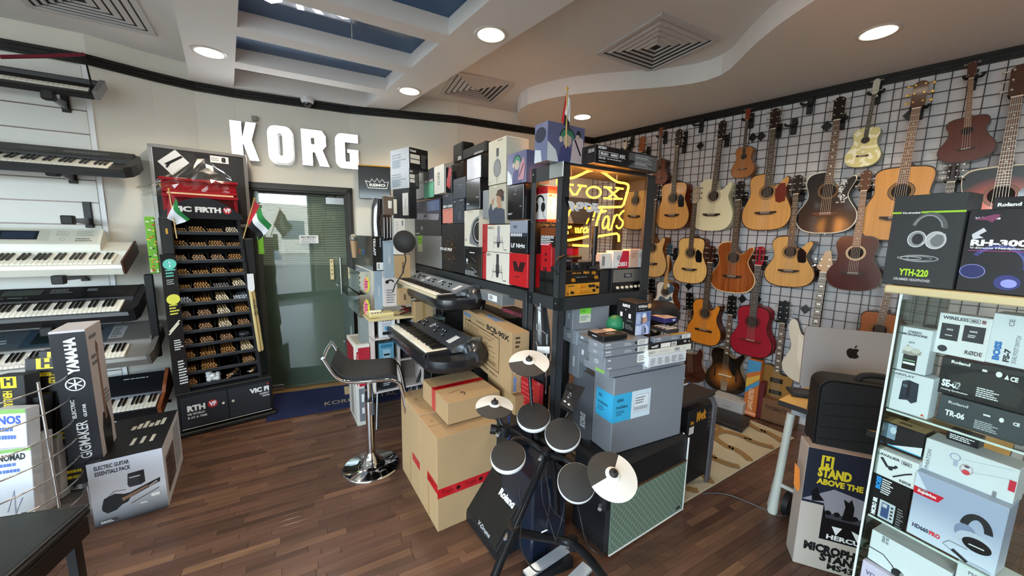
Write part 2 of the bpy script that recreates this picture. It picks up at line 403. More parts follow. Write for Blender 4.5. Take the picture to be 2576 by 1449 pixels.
for k in range(1,5):
    sh=Vector((.61,-.792))*(.6*k); bm.append(tuple((A+sh,B+sh) for A,B in bm[2]))
for n_,f_ in bm:
    slabp([isect(*n_,*IL),isect(*n_,*IR),isect(*f_,*IR),isect(*f_,*IL)],H1,H2,CEIL,'ceiling_beam')
BLUE=mat('#1d4f7d',.2,spec=.5,coat=.3)
b=MB()
nn=[isect(*n_,*IL) for n_,f_ in bm]; nr=[isect(*n_,*IR) for n_,f_ in bm]
b.add([tuple(p)+(2.945,) for p in (ext(IL,-2.1),IL[1]+(IL[0]-IL[1])*.12,IR[1]+(IR[0]-IR[1])*.15,ext(IR,-2.1))],[(0,1,2,3)],BLUE)
bp=b.build('ceiling_panel'); bp['kind']='structure'
# emissive white letters laid flat on the blue coffer panel between two beams
def lit_coffer():
    f1,f2=bm[2][1]; u=(f2-f1).normalized(); v=Vector((u.y,-u.x)); E=mat('#dfe9ff',.5,emit=1.6)
    z=2.944; t=thing('lit_letters','row of small lit white letters in the blue ceiling coffer','sign',TR(0,0,0))
    A=P(640,0,z);B=P(885,52,z); A=Vector((A.x,A.y));B=Vector((B.x,B.y)); uu=(B-A).normalized(); vv=Vector((uu.y,-uu.x)); L=(B-A).length
    for s,u0,u1,h0 in (('O',.0,.33,0),('R',.42,.7,0),('G',.76,1.0,0)):
        o=A+uu*L*u0; g=decal(t,((o.x,o.y,z),(uu.x*L*(u1-u0),uu.y*L*(u1-u0),0),(vv.x*.3,vv.y*.3,0),(0,0,-1)),[('t',0,0,1,1,s,E,.03)],'letter')
    b=MB(); a=P(884,60,z); e=P(883,100,2.87); b.cyl(a,(a.x,a.y,2.86),.002,mat('#cfcabd',.7),6); b.build('thread',t)
lit_coffer()
# curved dropped soffit on the right
cv=[(1342,338),(1310,310),(1299,298),(1298,288),(1305,270),(1322,262),(1350,255),(1392,244),(1440,236),(1500,230),(1560,227),(1630,223),(1700,217),(1745,212),(1785,203),(1820,190),(1842,174),(1858,152),(1875,132),(1900,110),(1930,84),(1960,60),(2000,32),(2050,0)]
pl=[pp(x,y) for x,y in cv]
pl=[Vector((.1,4.6))]+pl[1:]+[Vector((1.62,1.7)),Vector((1.8,.8)),Vector((1.9,-.5)),Vector((1.9,-2.2)),Vector((5,-2.2)),Vector((5,.6)),Vector((1.05,4.98)),Vector((.2,4.6))]
for _ in range(2):
    q=[pl[0]]
    for i in range(1,len(pl)-9): q.append((pl[i-1]+pl[i]*2+pl[i+1])/4)
    pl=q+pl[len(pl)-9:]
b=MB(); n=len(pl); b.prism([tuple(p) for p in pl],H1,H2,CEIL,plane='xy',smooth=False); b.build('ceiling_drop',None,'structure')
# dark crown trim following the walls
def trimrun(pts,name):
    b=MB()
    for zz0,zz1,off in((2.78,2.8,.018),(2.8,2.822,.03),(2.822,H1-.001,.045)):
        P0=[]; 
        for i,p in enumerate(pts):
            p=Vector(p); a=Vector(pts[max(i-1,0)]); c=Vector(pts[min(i+1,len(pts)-1)]); u=(c-a).normalized(); P0.append((p,p+Vector((u.y,-u.x))*off))
        for (p,pi),(q,qi) in zip(P0,P0[1:]):
            b.add([(k.x,k.y,z) for z in(zz0,zz1) for k in(p,q,qi,pi)],[(0,1,5,4),(1,2,6,5),(2,3,7,6),(3,0,4,7),(4,5,6,7),(0,3,2,1)],TRIMM)
    b.build(name,None,'structure')
trimrun(WL,'trim_1'); trimrun([tuple(RB),tuple(RA)],'trim_2')
# ---- floor: short strips of dark laminate ----
FA=math.radians(29); fu=Vector((math.cos(FA),math.sin(FA))); fv=Vector((-fu.y,fu.x))
fl=MB().box(-5,5.2,-2.4,5.3,-.06,-.009,mat('#241a15',.6)).build('floor',None,'structure')
tones=['#5c4032','#644738','#553a2e','#6f503c','#604334','#684a38','#583d31','#7a5a42']
fm=[mat(c,.4,kind='floor',amp=.3,bump=.12,bscale=60,coat=.15) for c in tones]
strips=[]; rr=random.Random(11); wd_=.0425
for j in range(-70,120):
    v=j*wd_; u=-6+rr.uniform(0,.4)
    while u<6.5:
        L=rr.choice((.26,.33,.4,.46)); c=fu*(u+L/2)+fv*(v+wd_/2); u2=u+L
        if -4.8<c.x<5 and -1.2<c.y<5:
            strips.append((c,L,rr.choices(range(8),(4,4,4,2,4,3,4,1))[0]))
        u=u2
def seen(c):
    if c.y<1.0: return False
    x,y=proj((c.x,c.y,0)); return -150<x<2700 and 950<y<1560 and c.x<1.7
near=sorted([s for s in strips if seen(s[0]) and (s[0].x<1.25 or s[0].y<2.4)],key=lambda s:s[0].length)
# nearest strips in the open floor are single pieces; the rest is one joined part
def openfloor(c):
    x,y=proj((c.x,c.y,0)); return (x<1330 and y>1040 and x>180 and not(1010<x<1290 and y<1240)) or (x>1700 and y>1150 and x<2150) or (1300<x<1560 and y>1330)
sing=[s for s in near if openfloor(s[0])][:300]; ids={id(s) for s in sing}
pm={}
for c,L,ti in sing:
    k=(L,ti)
    if k not in pm: pm[k]=MB().box(-L/2+.0006,L/2-.0006,-wd_/2+.0005,wd_/2-.0005,-.009,0,fm[ti],.0008).mesh('plank')
    o=link('plank',pm[k],fl); o.matrix_world=Matrix.Translation((c.x,c.y,0))@Matrix.Rotation(FA,4,'Z')
b=MB(); R4=Matrix.Rotation(FA,4,'Z')
for s in strips:
    if id(s) in ids: continue
    c,L,ti=s; b.T=Matrix.Translation((c.x,c.y,0))@R4
    b.box(-L/2+.0006,L/2-.0006,-wd_/2+.0005,wd_/2-.0005,-.009,0,fm[ti])
b.build('plank',fl,'stuff')
# ---- slat wall panel, left ----
SU=(Vector(WL[1])-Vector(WL[0])).normalized(); SN=Vector((SU.y,-SU.x)); S0=Vector((-3.11,2.872)); SANG=math.degrees(math.atan2(SU.y,SU.x))
SW=thing('slat_wall','white grooved slat wall panel carrying the keyboards','wall panel',TR(S0.x,S0.y,0,SANG))
zz=[2.775]
pitch=.1905; z=2.775
gro=[V(225,282,S0,S0+SU).z,V(225,338,S0,S0+SU).z,V(240,458,S0,S0+SU).z,V(244,509,S0,S0+SU).z,V(250,566,S0,S0+SU).z]
ptch=(gro[0]-gro[4])/5; zs=[gro[0]+ptch*k for k in range(1,4)][::-1]; g=gro[0]; gl=[g-ptch*k for k in range(-3,14)]
SLM=mat('#dcdcd6',.55)
ed=[2.775]+[q for q in gl if .15<q<2.7]+[.1]
for a_,b_ in zip(ed,ed[1:]):
    MB().box(-1.6,-.03,-.018,0,b_+.004,a_-.004,SLM,.002).build('slat',SW)
b=MB()
for q in ed[1:-1]: b.box(-1.6,-.03,-.0145,-.002,q-.004,q+.004,mat('#6d5f5c',.4,.5))
b.build('groove_insert',SW); MB().box(-.03,0,-.012,0,.1,2.775,WH).build('end_strip',SW)
# =============== DOOR ===============
DANG=math.degrees(math.atan2(DU.y,DU.x)); DT=TR(DA.x,DA.y,0,DANG); DW=(DB-DA).length
DF=mat('#33332f',.45,bump=.2,bscale=50)
b=MB()
for x0,x1 in((0,.075),(DW-.075,DW)):
    b.box(x0,x1,-.03,.12,0,2.06,DF,.004); b.box(x0+.018,x1-.018,-.042,-.03,0,2.04,DF,.004)
b.box(.0,DW,-.03,.12,1.985,2.06,DF,.004); b.box(.018,DW-.018,-.042,-.03,2.003,2.042,DF,.004)
dr=b.build('door_1',None,'structure'); dr.matrix_world=DT
gm=glassmat('door_glass','#eaefea',0.0,2.2)
b=MB(); b.box(.075,.115,.02,.035,.02,1.98,mat('#757b78',.3,.6)); b.box(.1,DW-.078,.024,.034,.025,1.965,gm); b.build('glass_leaf',dr)
b=MB()
z=1.28
while z<1.95: b.add([(.1,.05,z),(DW-.08,.05,z),(DW-.08,.056,z+.011),(.1,.056,z+.011)],[(0,1,2,3)],mat('#b9c0b8',.6)); z+=.0175
b.build('blind_slat',dr,'stuff')
b=MB(); b.box(.1,DW-.08,.037,.042,.02,1.285,mat('#70796f',.35)); b.build('frosted_film',dr)
b=MB(); b.cyl((DW-.14,-.035,.98),(DW-.14,-.035,1.36),.011,mat('#d6d8d8',.12,1.0),12); b.cyl((DW-.14,-.035,1.05),(DW-.14,.03,1.05),.008,mat('#d6d8d8',.12,1.0),8); b.cyl((DW-.14,-.035,1.3),(DW-.14,.03,1.3),.008,mat('#d6d8d8',.12,1.0),8); b.build('door_handle',dr)
b=MB(); b.box(DW-.24,DW-.205,.015,.023,1.13,1.34,mat('#cdb98a',.35,.5),.002); ps=b.build('push_plate',dr)
decal(ps,((DW-.24,.015,1.13),(.035,0,0),(0,0,.21),(0,-1,0)),[('t',.3,.82-.2*i,.7,.93-.2*i,c,mat('#2c2418',.6),.03) for i,c in enumerate('PUSH')],'lettering')
b=MB(); b.box(.43,.6,.012,.022,1.5,1.58,WH,.003); ps=b.build('notice',dr)
decal(ps,((.43,.012,1.5),(.17,0,0),(0,0,.08),(0,-1,0)),[('t',.1,.62,.9,.88,'NO ENTRY',mat('#3b3b3b',.6),.03),('t',.18,.38,.82,.52,'AUTHORISED',mat('#3b3b3b',.6)),('t',.12,.14,.88,.28,'PERSONNEL ONLY',mat('#3b3b3b',.6))],'lettering')
b=MB(); b.box(.1,.22,-.0,.022,.02,.075,mat('#b9bcbd',.2,.9),.003); b.box(DW-.25,DW-.08,.0,.022,1.89,1.96,mat('#b9bcbd',.25,.9),.003); b.build('hinge_patch',dr)
MB().box(0,DW,-.06,.1,0,.014,mat('#8d6f45',.5,kind='wood')).build('threshold',dr)
# dim store room behind the glass
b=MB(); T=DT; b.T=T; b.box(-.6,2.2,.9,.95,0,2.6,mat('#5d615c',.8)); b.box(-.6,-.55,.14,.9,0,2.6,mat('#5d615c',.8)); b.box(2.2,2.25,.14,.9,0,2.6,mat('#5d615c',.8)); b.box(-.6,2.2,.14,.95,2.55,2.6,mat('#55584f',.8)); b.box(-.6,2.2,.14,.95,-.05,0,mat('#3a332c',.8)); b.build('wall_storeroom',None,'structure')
t=thing('tote_bag','dark hooked bag hanging in the storeroom behind the glass door','bag',DT)
MB().box(.62,.82,.3,.42,1.35,1.75,mat('#22251f',.8),.03).build('pouch',t); b=MB(); b.ring([(.66,.36,1.74),(.68,.36,2.05),(.76,.36,2.05),(.78,.36,1.74)],.008,6,mat('#22251f',.8)); b.build('strap',t)
t=thing('storage_shelf','grey shelf unit in the dim storeroom seen through the glass door','shelf',DT)
for z in(.5,1.0,1.5): MB().box(.2,.75,.6,.88,z,z+.02,mat('#8a8f88',.6)).build('shelf_board',t)
b=MB(); [b.box(x,x+.03,.6,.63,0,1.8,mat('#8a8f88',.6)) for x in(.2,.72)]; b.build('upright',t)
# ---- mat ----
A=P(668,1062);Bq=P(1010,1003);a=math.degrees(math.atan2(Bq.y-A.y,Bq.x-A.x))
mp_=MB().box(0,1.5,0,.66,0,.008,mat('#16204a',.95,noise=.15,nscale=300,bump=.6,bscale=400),.003).build('entrance_mat'); tag(mp_,'navy blue entrance mat with cream lettering before the glass door','mat'); mp_.matrix_world=TR(A.x,A.y,.0005,a)
CR=mat('#b3a483',.9)
decal(mp_,((0,0,.008),(1.5,0,0),(0,.66,0),(0,0,1)),[('t',.42,.45,.78,.78,'KORG',CR,.07),('t',.3,.17,.95,.3,'KORG DIGITAL PIANO',CR,.0)],'lettering')
# ---- KORG sign ----
LT=mat('#f4f9ff',.4,emit=3.2); LS=mat('#c9ccd2',.4)
SG=thing('shop_sign','row of large white backlit letters on the wall above the glass door','sign',TR(DA.x,DA.y,0,DANG))
def uz(x,y,off=0.0):
    A=DA+DN*off; q=V(x,y,A,A+DU); return (Vector((q.x,q.y))-A).dot(DU),q.z
for ch,(xl,yt,xr,yb) in {'K':(577,305,650,415),'O':(671,322,740,415),'R':(757,332,826,420),'G':(842,342,903,427)}.items():
    u0,z1=uz((xl),yt,.05);u1,_=uz(xr,yb,.05); z0=uz(xl,yb-6,.05)[1]; z0,z1=2.245,2.575
    S={'K':[(0,0),(.44,0),(.44,.42),(.47,.42),(.68,0),(1.06,0),(.82,.5),(.8,.54),(1.02,1),(.62,1),(.46,.62),(.44,.62),(.44,1),(0,1)],
       'R':[(0,0),(.4,0),(.4,.38),(.5,.38),(.68,0),(1.05,0),(.8,.46),(.95,.58),(.95,.85),(.8,1),(0,1)],
       'O':arc(.3,.22,.3,.22,270,180,6)+arc(.3,.78,.3,.22,180,90,6)+arc(.7,.78,.3,.22,90,0,6)+arc(.7,.22,.3,.22,0,-90,6),
       'G':[(1,.62),(1,0),(.3,0)]+arc(.3,.22,.3,.22,270,180,6)+arc(.3,.78,.3,.22,180,90,6)+[(1,1),(1,.7),(.56,.7),(.56,.22),(.44,.22),(.44,.62)]}[ch]
    S=[(u0+(u1-u0)*u,z0+(z1-z0)*v) for u,v in S]
    b=MB()
    if ch=='G':
        U=lambda u,v:(u0+(u1-u0)*u,z0+(z1-z0)*v)
        outer=arc(.3,.22,.3,.22,270,180,6)+arc(.3,.78,.3,.22,180,90,6)
        polys=[[U(*p) for p in [(.42,0)]+outer+[(.42,1)]],[U(*p) for p in [(.42,.76),(1,.76),(1,1),(.42,1)]],[U(*p) for p in [(.42,0),(.42,.2),(.62,.2),(.62,0)]],[U(*p) for p in [(.62,0),(1,0),(1,.56),(.62,.56)]],[U(*p) for p in [(.52,.46),(.62,.46),(.62,.56),(.52,.56)]]]
    elif ch=='O':
        U=lambda u,v:(u0+(u1-u0)*u,z0+(z1-z0)*v)
        o1=[U(*p) for p in arc(.3,.22,.3,.22,270,180,6)+arc(.3,.78,.3,.22,180,90,6)+arc(.7,.78,.3,.22,90,0,6)+arc(.7,.22,.3,.22,0,-90,6)]
        i1=[U(*p) for p in arc(.46,.25,.05,.05,270,180,6)+arc(.46,.75,.05,.05,180,90,6)+arc(.54,.75,.05,.05,90,0,6)+arc(.54,.25,.05,.05,0,-90,6)]
        n=len(o1); vs=[(u,-.05,v) for u,v in o1+i1]; b.add(vs,[(i,(i+1)%n,n+(i+1)%n,n+i) for i in range(n)],LT)
        for q in(o1,i1): b.add([(u,y,v) for y in(-.05,-.005) for u,v in q],[(i,(i+1)%n,n+(i+1)%n,n+i) for i in range(n)],LS)
        polys=[]
    else: polys=[S]
    for p in polys: b.prism(p,-.05,-.005,LT,LS)
    if ch=='R':
        b.box(u0+(u1-u0)*.36,u0+(u1-u0)*.5,-.0505,-.049,z0+(z1-z0)*.6,z0+(z1-z0)*.78,mat('#9a958c',.6))
    b.build('letter',SG)
b=MB(); b.box(.12,.16,-.04,0,2.6,2.64,mat('#8b8781',.5)); b.build('bracket',SG)
ll=bpy.data.lights.new('sign_glow','AREA'); ll.shape='RECTANGLE'; ll.size=.8; ll.size_y=.3; ll.energy=3; ll.color=(.93,.96,1); lo=bpy.data.objects.new('sign_glow',ll); COL.objects.link(lo)
q=DA+DU*.45+DN*.09; lo.location=(q.x,q.y,2.4); lo.rotation_euler=(Vector((DN.x,DN.y,-.2))).to_track_quat('-Z','Y').to_euler()
# ---- downlights ----
DLM=mat('#fff1d6',.5,emit=9); RIM=mat('#cfcdc8',.35,.2)
dl0=None
spots=[((527,132),'round ceiling downlight nearest the top left of the coffer band'),((1235,87),'round ceiling downlight between the blue coffer and the big air vent'),((1030,229),'round ceiling downlight just beside the farther small air vent'),((2210,81),'round ceiling downlight above the guitar wall at upper right'),((1465,294),'round ceiling downlight behind the small flag on the display rack')]
for (x,y),lb in spots:
    q=P(x,y,H1)
    if dl0 is None:
        t=thing('downlight',lb,'ceiling light',TR(q.x,q.y,H1),'round recessed downlights')
        b=MB(); b.lathe([(.082,-.001),(.083,-.006),(.1,-.005),(.103,0)],28,RIM); b.build('rim',t)
        b=MB(); b.lathe([(.0001,-.012),(.05,-.012),(.08,-.004)],24,DLM); b.build('lamp',t); dl0=t
    else:
        t=copy_tree(dl0); t['label']=lb; t.matrix_world=TR(q.x,q.y,H1)
    l=bpy.data.lights.new('downlight_beam','SPOT'); l.energy=DLP; l.color=(1,.86,.66); l.spot_size=2.4; l.spot_blend=.8; l.shadow_soft_size=.08
    o=bpy.data.objects.new('downlight_beam',l); COL.objects.link(o); o.location=(q.x,q.y,H1-.03)
for x,y in((1.3,.3),(3.2,.8),(-.4,0),(-2.6,.6),(2.6,-.8)):   # the same lamps behind the viewer
    l=bpy.data.lights.new('downlight_beam','SPOT'); l.energy=DLP; l.color=(1,.86,.66); l.spot_size=2.4; l.spot_blend=.8; l.shadow_soft_size=.08
    o=bpy.data.objects.new('downlight_beam',l); COL.objects.link(o); o.location=(x,y,H1-.03)
# ---- air vents ----
VM=mat('#c4c2bf',.5); VD=mat('#2a2826',.8)
def vent(cx,cy,a,lb,s=.29):
    t=thing('air_vent',lb,'air vent',TR(cx,cy,H2,a),'square ceiling air vents')
    b=MB(); w=.035
    for x0,x1,y0,y1 in((-s,s,-s,-s+w),(-s,s,s-w,s),(-s,-s+w,-s+w,s-w),(s-w,s,-s+w,s-w)): b.box(x0,x1,y0,y1,-.014,0,VM,.002)
    b.build('frame',t); MB().box(-s+w,s-w,-s+w,s-w,-.003,-.0005,VD).build('duct',t)
    for k in range(5):
        r=s-w-.012-k*.046; ri=r-.03; b=MB(); z0,z1=-.002,-.016
        if ri<.01: ri=.008
        o=[(-r,-r,z0),(r,-r,z0),(r,r,z0),(-r,r,z0)]; n=[(-ri,-ri,z1),(ri,-ri,z1),(ri,ri,z1),(-ri,ri,z1)]; n2=[(x*.97,y*.97,z1+.001) for x,y,_ in n]
        b.add(o+n,[(0,1,5,4),(1,2,6,5),(2,3,7,6),(3,0,4,7)],VM); b.add(n+[(x*1.0,y*1.0,z0) for x,y,_ in n],[(0,1,5,4),(1,2,6,5),(2,3,7,6),(3,0,4,7)],VM)
        b.build('louvre',t)
def vc(pts):
    q=[P(x,y,H2) for x,y in pts]; return sum(p.x for p in q)/len(q),sum(p.y for p in q)/len(q)
x,y=vc([(1665,47),(1803,107),(1508,130),(1635,165)]); vent(x,y,29,'square ceiling air vent with dusty louvres above the middle of the shop',.3)
x,y=vc([(1165,190),(1295,215),(1112,225),(1215,252)]); vent(x,y,24,'smaller looking square air vent just beyond the downlight over the wall of boxes',.28)
q=P(378,80,H2); vent(q.x-.27*math.cos(math.radians(33))-.0+.27*math.sin(math.radians(33))*1.0-.0,q.y-.27*math.cos(math.radians(33))-.27*math.sin(math.radians(33)),33,'square air vent at the top left over the keyboards',.3)
# ---- dome camera ----
q=V(773,252,DA+DN*.1,DA+DN*.1+DU); t=thing('dome_camera','white dome security camera under the dark ceiling trim','security camera',TR(q.x,q.y,H1-.0005))
b=MB(); b.lathe([(.055,0),(.055,-.03),(.05,-.045),(.037,-.05)],24,mat('#d9d9d7',.4)); b.build('housing',t)
b=MB(); b.lathe([(.036,-.05),(.034,-.064),(.024,-.078),(.01,-.085),(.0001,-.086)],20,mat('#26272a',.08,spec=.9)); b.build('dome',t)
# ---- street outside ----
b=MB(); b.box(-30,30,-40,-2.4,-.2,-.12,mat('#8e8b86',.9)); b.build('ground_street',None,'structure')
bt=thing('street_building','long pale building across the street reflected in the glass door','building',TR(-3,-24,0))
MB().box(-16,16,-4,0,-.1,3.6,mat('#cfc9bd',.8)).build('wall',bt)
for k in range(10): MB().box(-15+3*k,-13.4+3*k,.0,.05,1.0,2.4,mat('#4b5a63',.3)).build('window',bt)
def car(x,y,a,col,lb):
    t=thing('car',lb,'car',TR(x,y,-.12,a))
    body=[(-2.2,.35),(-2.15,.75),(-1.5,.95),(-.9,1.42),(.7,1.45),(1.3,1.05),(2.1,.9),(2.25,.35)]
    b=MB(); b.prism(body,-.85,.85,mat(col,.3,.5)); b.build('body',t)
    b=MB(); w=[(-1.2,.98),(-.8,1.35),(.6,1.37),(1.05,1.03)]; b.prism(w,-.86,.86,mat('#23292d',.1)); b.build('window',t)
    for wx in(-1.35,1.35):
        for wy in(-.8,.8):
            b=MB(); b.cyl((wx,wy-.1,.33),(wx,wy+.1,.33),.33,mat('#1b1b1b',.8),20); b.cyl((wx,wy-.11,.33),(wx,wy+.11,.33),.2,mat('#b8babb',.3,.8),12); b.build('wheel',t)
car(-1.2,-9.5,8,'#b9b7b0','silver saloon car parked outside, reflected in the door'); car(.2,-13,4,'#7d8b99','blue grey car parked farther out, reflected in the door')
# =============== LEFT: KEYBOARDS ===============
KW=mat('#e8e4d6',.35); KB=mat('#121214',.25)
_wk=MB().box(-.0111,.0111,0,.14,-.012,.008,KW,.0015).mesh('white_key'); _bk=MB().box(-.0062,.0062,.05,.14,.008,.019,KB,.0015).mesh('black_key')
def keys(root,x0,x1,y0,z,single=46,ylen=.14,white=None,wm=None):
    "white and black keys from x0 to x1; the last `single` white keys are separate parts"
    n=round((x1-x0)/.0235); p=(x1-x0)/n; bw=MB(); bb=MB(); s=ylen/.14
    mw,mk=_wk,_bk
    for i in range(n):
        j=n-1-i; x=x1-p*(i+.5); pos=j%7; one=i<single
        if one:
            o=link('white_key',mw,root); o.location=(x,y0,z); o.scale=(p/.0235,s,1)
        else: bw.box(x-p/2+.0006,x+p/2-.0006,y0,y0+ylen,z-.012,z+.008,KW)
        if pos in(0,1,3,4,5) and i>0 and ylen>.06:
            xb=x+p/2
            if one: o=link('black_key',mk,root); o.location=(xb,y0,z); o.scale=(1,s,1)
            else: bb.box(xb-.006,xb+.006,y0+.05*s,y0+ylen,z+.008,z+.019,KB)
    if bw.f: bw.build('white_key',root,'stuff')
    if bb.f: bb.build('black_key',root,'stuff')
def wkb(px,off,label,L,dep,hf,hb,tilt,mt,kz,name='keyboard',prof=None,sidem=None,body=True,key0=.03,kh=None,single=46):
    A=S0+SN*off; q=V(*px,A,A+SU); t=thing(name,label,'keyboard',TR(q.x,q.y,q.z,SANG,tilt),'keyboards on the slat wall')
    if prof is None: prof=[(0,.0),(0,hf*.7),(.012,hf),(.165,hf),(.175,hb),(dep-.015,hb),(dep,hb-.015),(dep,0)]
    b=MB(); b.prism([(y,z) for y,z in prof][::-1],-L,0,mt,sidem or mt,plane='yz'); b.build('case',t)
    if kz: keys(t,kz[0],kz[1],key0,hf+.002 if kh is None else kh,single)
    return t,q
GR=mat('#9fa3a6',.4); S1=mat('#26282b',.35); S2=mat('#16171a',.3,coat=.4)
# top: slim black keyboard
t,q=wkb((238,251),.24,'slim black keyboard on the top row of the slat wall, grey end cap',1.2,.2,.03,.055,38,mat('#1c1b1c',.45),None)
keys(t,-1.18,-.03,.05,.032,46,.035)
b=MB(); b.box(0,.03,0,.2,0,.06,mat('#7d7c7c',.4),.003); b.build('end_cap',t)
# second: black keyboard with rounded ends
pf=[(0,.01),(0,.04),(.02,.06),(.17,.06),(.185,.085),(.3,.1),(.32,.08),(.32,.01)]
t,q=wkb((318,452),.34,'black portable keyboard with rounded end, second from the top on the slat wall',1.3,.32,.055,.1,24,mat('#2a2b2c',.4,bump=.1),(-1.25,-.09),prof=pf)
b=MB(); b.prism([(0,0),(.035,.03),(.05,.1),(.05,.22),(.03,.29),(0,.32)],.012,.085,mat('#232425',.4),plane='xy'); b.build('end_block',t)
decal(t,((-.9,.19,.0866),(.85,0,0),(0,.11,.014),(0,0,1)),[('r',0,0,1,1,mat('#1b1c1d',.3)),('r',.42,.35,.6,.7,mat('#26312f',.2)),('g',.05,.3,.35,.6,2,mat('#8e9090',.5)),('g',.65,.3,.95,.6,2,mat('#8e9090',.5))],'control_panel')
# third: white workstation with display
WK=mat('#cfcdc0',.35,coat=.2)
t,q=wkb((312,690),.36,'cream white workstation keyboard with dark display, third down on the slat wall',1.08,.34,.07,.1,24,WK,(-1.02,-.055))
b=MB(); b.box(.0,.014,0,.34,0,.105,mat('#4a2c22',.4,kind='wood'),.003); b.build('end_cheek',t)
cp=MB().prism([(.175,.1),(.2,.14),(.33,.2),(.34,.19),(.34,.1)][::-1],-1.05,-.14,WK,plane='yz').build('control_panel',t)
fr=((-1.05,.2,.1405),(.91,0,0),(0,.13,.06),(0,-.4,.9))
DK=mat('#22242a',.15); LG=mat('#a7a698',.5)
decal(cp,fr,[('r',.02,.06,.98,.94,mat('#c6c4b6',.4)),('r',.42,.2,.72,.9,mat('#b6b4a6',.4)),('r',.46,.28,.66,.82,DK),('r',.48,.34,.64,.76,mat('#2f3848',.1)),('g',.75,.5,.83,.85,3,LG),('o',.79,.3,.1,.03,LG),('g',.86,.5,.97,.85,3,LG),('g',.86,.15,.97,.4,2,mat('#7c7567',.5)),('g',.05,.2,.38,.85,4,LG)],'display')
# fourth: black stage workstation
t,q=wkb((329,808),.38,'glossy black synthesizer with wide keys, fourth down on the slat wall',1.1,.36,.075,.105,24,S2,(-1.05,-.05))
b=MB(); b.prism([(0,0),(.03,.01),(.045,.06),(.045,.28),(.02,.36),(0,.36)],.0,.1,mat('#1d1e20',.35),plane='xy'); b.build('end_block',t)
decal(t,((-1.05,.19,.1055),(1.0,0,0),(0,.15,0),(0,0,1)),[('r',0,0,1,1,mat('#17181b',.2)),('r',.38,.4,.56,.85,mat('#3e453f',.2)),('g',.02,.5,.3,.85,3,mat('#76787a',.5)),('g',.6,.45,.72,.85,3,mat('#76787a',.5)),('g',.78,.55,.84,.8,2,mat('#9a9c9e',.5)),('g',.05,.1,.6,.25,1,mat('#5a5c5e',.5))],'control_panel')
# fifth: grey silver workstation with big screen
GM=mat('#8a8782',.35,.35)
t,q=wkb((374,916),.46,'silver grey arranger keyboard with wide dark screen, lowest on the slat wall',1.16,.42,.07,.1,24,GM,(-1.1,-.12))
b=MB(); b.prism([(0,0),(.02,0),(.035,.06),(.035,.34),(.015,.42),(0,.42)],0,.09,mat('#77746f',.35,.3),plane='xy'); b.build('end_block',t)
decal(t,((-1.14,.185,.1005),(1.12,0,0),(0,.225,0),(0,0,1)),[('r',0,0,.8,1,mat('#4e565c',.3,.3)),('r',.8,.02,1,1,mat('#6b6964',.35,.3)),('r',.42,.08,.7,.95,mat('#2c3c48',.25)),('r',.46,.2,.67,.85,mat('#1b2425',.08)),('e',.74,.75,.07,mat('#1f2022',.4)),('g',.05,.3,.38,.8,4,mat('#8d9499',.5)),('r',.80,.15,.87,.8,mat('#8a8a88',.4)),('g',.81,.2,.86,.75,5,mat('#4b4b4a',.5))],'control_panel')
# brackets
def bracket(px,lb,arm=.3,up=.12):
    q=V(*px,S0+SN*.02,S0+SN*.02+SU); t=thing('keyboard_bracket',lb,'bracket',TR(q.x,q.y,q.z,SANG),'black keyboard brackets')
    MB().box(-.022,.022,-.012,0,-.02,up,mat('#19191a',.5),.003).build('plate',t)
    b=MB(); b.add([(x,y,z) for x in(-.01,.01) for y,z in((-.01,.0),(-.01,.05),(-arm,.02+.02),(-arm,.02))],[(0,1,2,3),(4,7,6,5),(0,4,5,1),(1,5,6,2),(2,6,7,3),(3,7,4,0)],mat('#8e9093',.35,.6)); b.build('arm',t)
    MB().box(-.03,.03,-arm-.03,-arm+.02,.0,.06,mat('#151516',.6),.006).build('pad',t)
bracket((168,276),'black metal bracket under the top slim keyboard',.22,.13)
bracket((185,455),'black metal bracket under the second keyboard',.26,.06)
bracket((226,566),'empty black bracket with grey arm between the second and third keyboards',.3,.17)
bracket((215,700),'black bracket pad just showing under the white workstation',.36,.0)
bracket((190,815),'black bracket pad just showing under the glossy black synthesizer',.36,.0)
# red strap and black cord by the trim
q0=V(0,143,S0+SN*.3,S0+SN*.3+SU); q1=V(212,137,S0+SN*.08,S0+SN*.08+SU); b=MB(); b.ring([q0,q0.lerp(q1,.5)+Vector((0,0,-.004)),q1],.012,6,mat('#7d1f33',.6)); tag(b.build('red_strap'),'dark red strap stretched below the ceiling trim at top left','strap')
q2=V(232,220,S0+SN*.2,S0+SN*.2+SU); b=MB(); b.cyl(q1+Vector((0,0,-.01)),q2,.006,mat('#151516',.7),6); tag(b.build('hanging_cord'),'black cord from the ceiling trim to the end of the top keyboard','cord')
# small synth with wooden cheek on a stand near the floor
A=S0+SN*.42; q=V(408,1040,A,A+SU); t=thing('keyboard','small black synthesizer with brown wooden end cheek, low beside the drumstick display','keyboard',TR(q.x,q.y,q.z,SANG,18))
b=MB(); b.prism([(0,0),(0,.06),(.15,.065),(.17,.09),(.34,.16),(.34,0)][::-1],-.62,-.018,mat('#15161a',.3),plane='yz'); b.build('case',t)
b=MB(); b.prism([(-.01,-.01),(-.01,.07),(.15,.085),(.2,.12),(.34,.18),(.36,.17),(.36,-.01)][::-1],-.018,.004,mat('#8a4a2a',.4,kind='wood'),plane='yz'); b.build('end_cheek',t)
keys(t,-.6,-.03,.02,.062,30)
decal(t,((-.6,.18,.0945),(.57,0,0),(0,.15,.062),(0,-.38,.92)),[('g',.05,.25,.3,.5,2,mat('#8a8d90',.5)),('g',.6,.75,.95,.85,1,mat('#a9abad',.5))],'lettering')
sq=q; b=MB(); 
u3=Vector((SU.x,SU.y,0)); n3=Vector((SN.x,SN.y,0)); base=q-u3*.2; 
